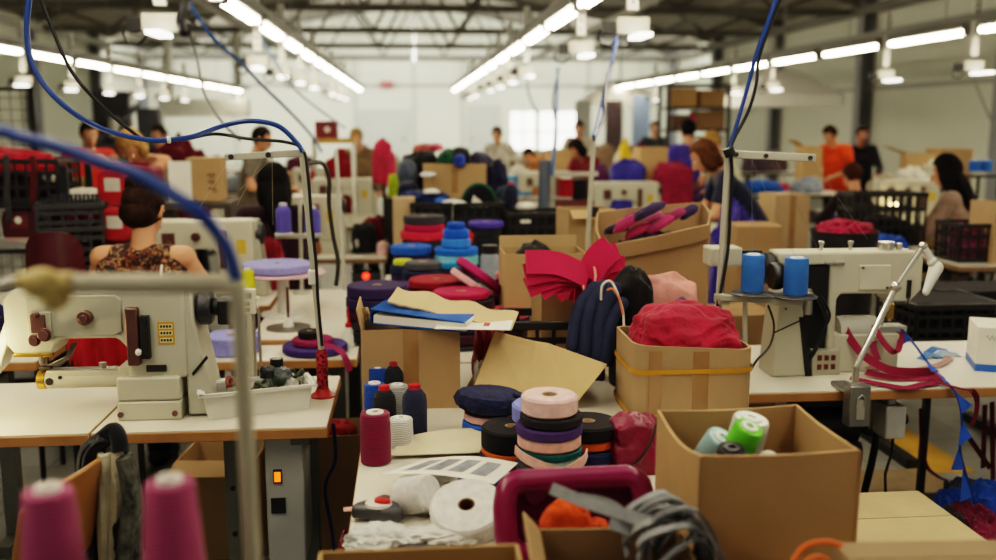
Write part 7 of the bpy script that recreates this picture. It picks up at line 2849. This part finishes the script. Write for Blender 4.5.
heap_thing('long blue cloth roll on the wall-side worktop', (P(768, 178, 11).x, 11.2, .85), (.75, .3, .17), '#1b57a8', 277, sub=4)
heap_thing('pink cloth ball beside the long blue roll', (P(790, 170, 11).x, 11.15, .85), (.13, .13, .13), '#c24a68', 278, sub=4)
heap_thing('pale blue-grey cloth before the man in orange', (P(815, 175, 11).x, 11.2, .85), (.36, .3, .2), '#8f9aa8', 279, sub=4)
carton('tan carton behind the pale blue-grey cloth', (P(810, 155, 11.4).x, 11.43, .85), (.24, .2, P(810, 146, 11.4).z - .85), R(10), (('l', 60, .15),), M_CARD2)
table('dark-edged worktop with blue and white sheets behind the double carton', 2.9, 4.6, 8.96, 9.3, legs=(-.6, .6), edge=M_DARK, legmat=M_DARK)
for k, (x, y, Y, w, c, lb) in enumerate(((780, 192, 9.08, .4, '#35467d', 'dark blue sheet'), (800, 190, 9.08, .2, '#b7b9c7', 'pale sheet'), (820, 188, 9.08, .25, '#2c55a8', 'bright blue sheet'))):
    b = MB()
    b.box((0, 0, .02), (w, .3, .04))
    b.build('folded_sheet', fabric(c), None, lb + ' folded on the worktop behind the double carton', 'fabric', loc=(P(x, y, Y).x, Y, TZ), bevel=.01)
table('worktop behind the rear-view machine holding sheets', 2.62, 3.1, 6.1, 6.6, legs=(-.15, .15), edge=M_BR, legmat=M_DARK)
for k, (x, c, lb) in enumerate(((815, '#2f5ba8', 'blue folded sheet'), (832, '#c7c5bb', 'white folded sheet'))):
    b = MB()
    b.box((0, 0, .02), (.12, .25, .04))
    b.build('folded_sheet', fabric(c), None, lb + ' beside the dark basket', 'fabric', loc=(P(x, 228, 6.35).x, 6.36, TZ), bevel=.01)
# white cloth sacks and cartons near the lit machine
for k, (x, yb, yt, Y, w, c, lb) in enumerate(((912, 195, 165, 9.4, .42, '#cfcdbb', 'white cloth sack slumped against the wall cartons'), (938, 195, 158, 9.6, .36, '#c2c0ae', 'cream cloth sack beside the white one'), (884, 185, 172, 9.2, .3, '#a89c84', 'beige cloth by the seated person in maroon'))):
    p = P(x, yb, Y)
    heap_thing(lb, (p.x, p.y, TZ), (w, .35, P(x, yt, Y).z - TZ), c, 280 + k, 'cloth_sack', 'sack', sub=4, amp=.15)
table('low worktop along the wall under the white sacks', 4.3, 6.2, 9.1, 9.9, legs=(-.7, .7), edge=M_BR, legmat=M_DARK)
carton('tan carton with an open flap above the white sacks', (P(918, 158, 10.4).x, 10.3, 0), (.4, .3, P(918, 153, 10.4).z), R(-12), (('l', 70, .22),), M_CARD2)
carton('brown carton beside the flapped one near the wall', (P(940, 155, 10.6).x + .12, 10.62, 0), (.4, .3, P(940, 149, 10.6).z), R(6), (), M_CARD, closed=True)
r = machine('white sewing machine with a glowing lamp before the beige sweater', 4.40, 7.9, R(0), .79)
b = MB()
q = P(930, 200, 7.5)
b.ell((4.08, 7.84, 1.0), (.03, .03, .025))
b.build('machine_bulb', mat('#ffdf9a', var=0, emit=14), None, 'small glowing bulb at the machine before the beige sweater', 'lamp')
lamp('POINT', (4.08, 7.78, .95), (3.8, 7.4, 0), 1.6, .04, (1, .8, .45))
b = MB()
b.box((0, 0, .12), (.03, .03, .24))
b.build('bulb_arm', M_DARK, None, 'dark arm holding the small glowing bulb', 'arm', loc=(4.45, 7.47, TZ), rot=(R(8), 0, 0)) if False else b.bm.free()
b = MB()
b.ell((0, 0, .012), (.03, .03, .02))
b.build('machine_bulb', mat('#ffdf9a', var=0, emit=14), None, 'small glowing bulb by the person in black and maroon', 'lamp', loc=P(845, 178, 8.9)) if False else b.bm.free()
cone('bright blue cone behind the black hair, nearer the hair', P(974, 172, 8.6), '#2f72c4', 'tube', .05, .11)
cone('bright blue cone behind the black hair, nearer the frame edge', P(986, 172, 8.6), '#2f72c4', 'tube', .05, .11)
b = MB()
q = P(980, 174, 8.6)
b.box((q.x, q.y, q.z - .02), (.36, .14, .02))
b.cyl((q.x, q.y + .02, 0), (q.x, q.y + .02, q.z - .03), .015)
b.build('spool_shelf', M_DARK, None, 'slim dark shelf carrying the two far blue cones', 'shelf')
table('brown-edged worktop close behind the white scribbled carton', 3.55, 4.6, 5.9, 6.5, legs=(-.45, .45), edge=M_BR, legmat=M_DARK)
cr = crate('dark crate with pink stuff on the brown-edged worktop', (P(966, 240, 6.2).x, 6.2, TZ), (.26, .3, .26), 0)
heap_thing('pink and grey stuff in the dark crate by the tall carton', (P(966, 240, 6.2).x, 6.2, TZ + .014), (.22, .25, .24), '#8c4560', 290, sub=4)
carton('tall tan carton at the frame edge behind the dark crate', (P(993, 245, 6.1).x + .05, 6.15, TZ), (.22, .3, P(990, 203, 6.1).z - TZ), 0, (), card('#b08d62'), closed=True, ptape=True)
# black crates right behind the rear-view machine
for k, (x, y, Y, w, h, lb) in enumerate(((925, 352, 4.6, .44, .30, 'upper black lattice crate behind the steel lamp rod'), (960, 352, 4.9, .5, .32, 'black lattice crate with blue and pink cloth at the frame edge'))):
    z0 = .62
    o = crate(lb, (P(x, y, Y).x + .05, Y, z0), (w, .4, P(x, 297, Y).z - z0), 0)
    b = MB()
    b.box2((-w / 2 + .02, -.17, .015), (w / 2 - .02, .17, .2))
    b.build('dark_contents', mat('#1f1d21', rough=.9, var=.3), o)
table('low dark bench under the black lattice crates', P(905, 352, 4.6).x - .1, P(985, 352, 4.6).x + .3, 4.35, 5.15, z=.615, th=.03, legs=(-.36, .36), legmat=M_DARK, edge=M_DARK, name='low_bench')
zq2 = P(960, 297, 4.9).z
heap_thing('blue cloth hanging out of the frame-edge crate', (P(963, 300, 4.8).x, 4.82, zq2 - .1), (.14, .2, .14), '#2748a8', 291, sub=4)
heap_thing('pink cloth lying in the frame-edge crate', (P(985, 296, 4.8).x, 4.85, zq2 - .08), (.2, .2, .12), '#a82a55', 292, sub=4)
# beyond the aisle, wall-side far row
for k, (x, Y, w, c, lb) in enumerate(((755, 16, .5, '#4b3f4a', 'dark mauve goods by the far column'), (775, 16.2, .45, '#5b4a50', 'brownish goods by the far column'))):
    heap_thing(lb, (P(x, 150, Y).x, Y, .85), (w, .4, .35), c, 294 + k, 'goods_stack', 'goods', sub=3)
table('far worktop near the far column', 5.5, 7.4, 15.7, 16.5, legs=(-.7, .7), edge=M_DARK, legmat=M_DARK, z=.85)
# far-left rows, small
for nm, y0, y1, x0, x1 in (('nearer', 12.6, 13.3, -5.0, -.1), ('middle', 15.5, 16.2, -5.5, -.05), ('farther', 19, 19.7, -6, -.6)):
    table('far worktop beyond the maroon chest, the %s of three' % nm, x0, x1, y0, y1, legs=(-1.8, 0, 1.8), edge=M_BR, legmat=M_DARK)
for k, (x, Y, w, h, c, lb) in enumerate(((285, 12.9, .4, .3, '#8a6b4a', 'tan goods'), (300, 15.8, .5, .4, '#4a2230', 'dark wine goods'), (240, 12.9, .4, .25, '#6a6f78', 'grey goods'), (345, 15.8, .5, .4, '#3a3a44', 'charcoal goods'), (270, 15.8, .4, .35, '#a79a86', 'beige goods'), (372, 12.9, .3, .3, '#6d1d2d', 'red goods'), (390, 15.8, .4, .4, '#8a8578', 'grey-beige goods'), (360, 19.3, .5, .5, '#5b3a36', 'brown goods'), (210, 15.8, .5, .4, '#513a3c', 'dark brown goods'))):
    heap_thing(lb + ' piled on a far worktop beyond the maroon chest', (P(x, 160, Y).x, Y, TZ), (w, .4, h), c, 320 + k, 'goods_stack', 'goods', sub=3)
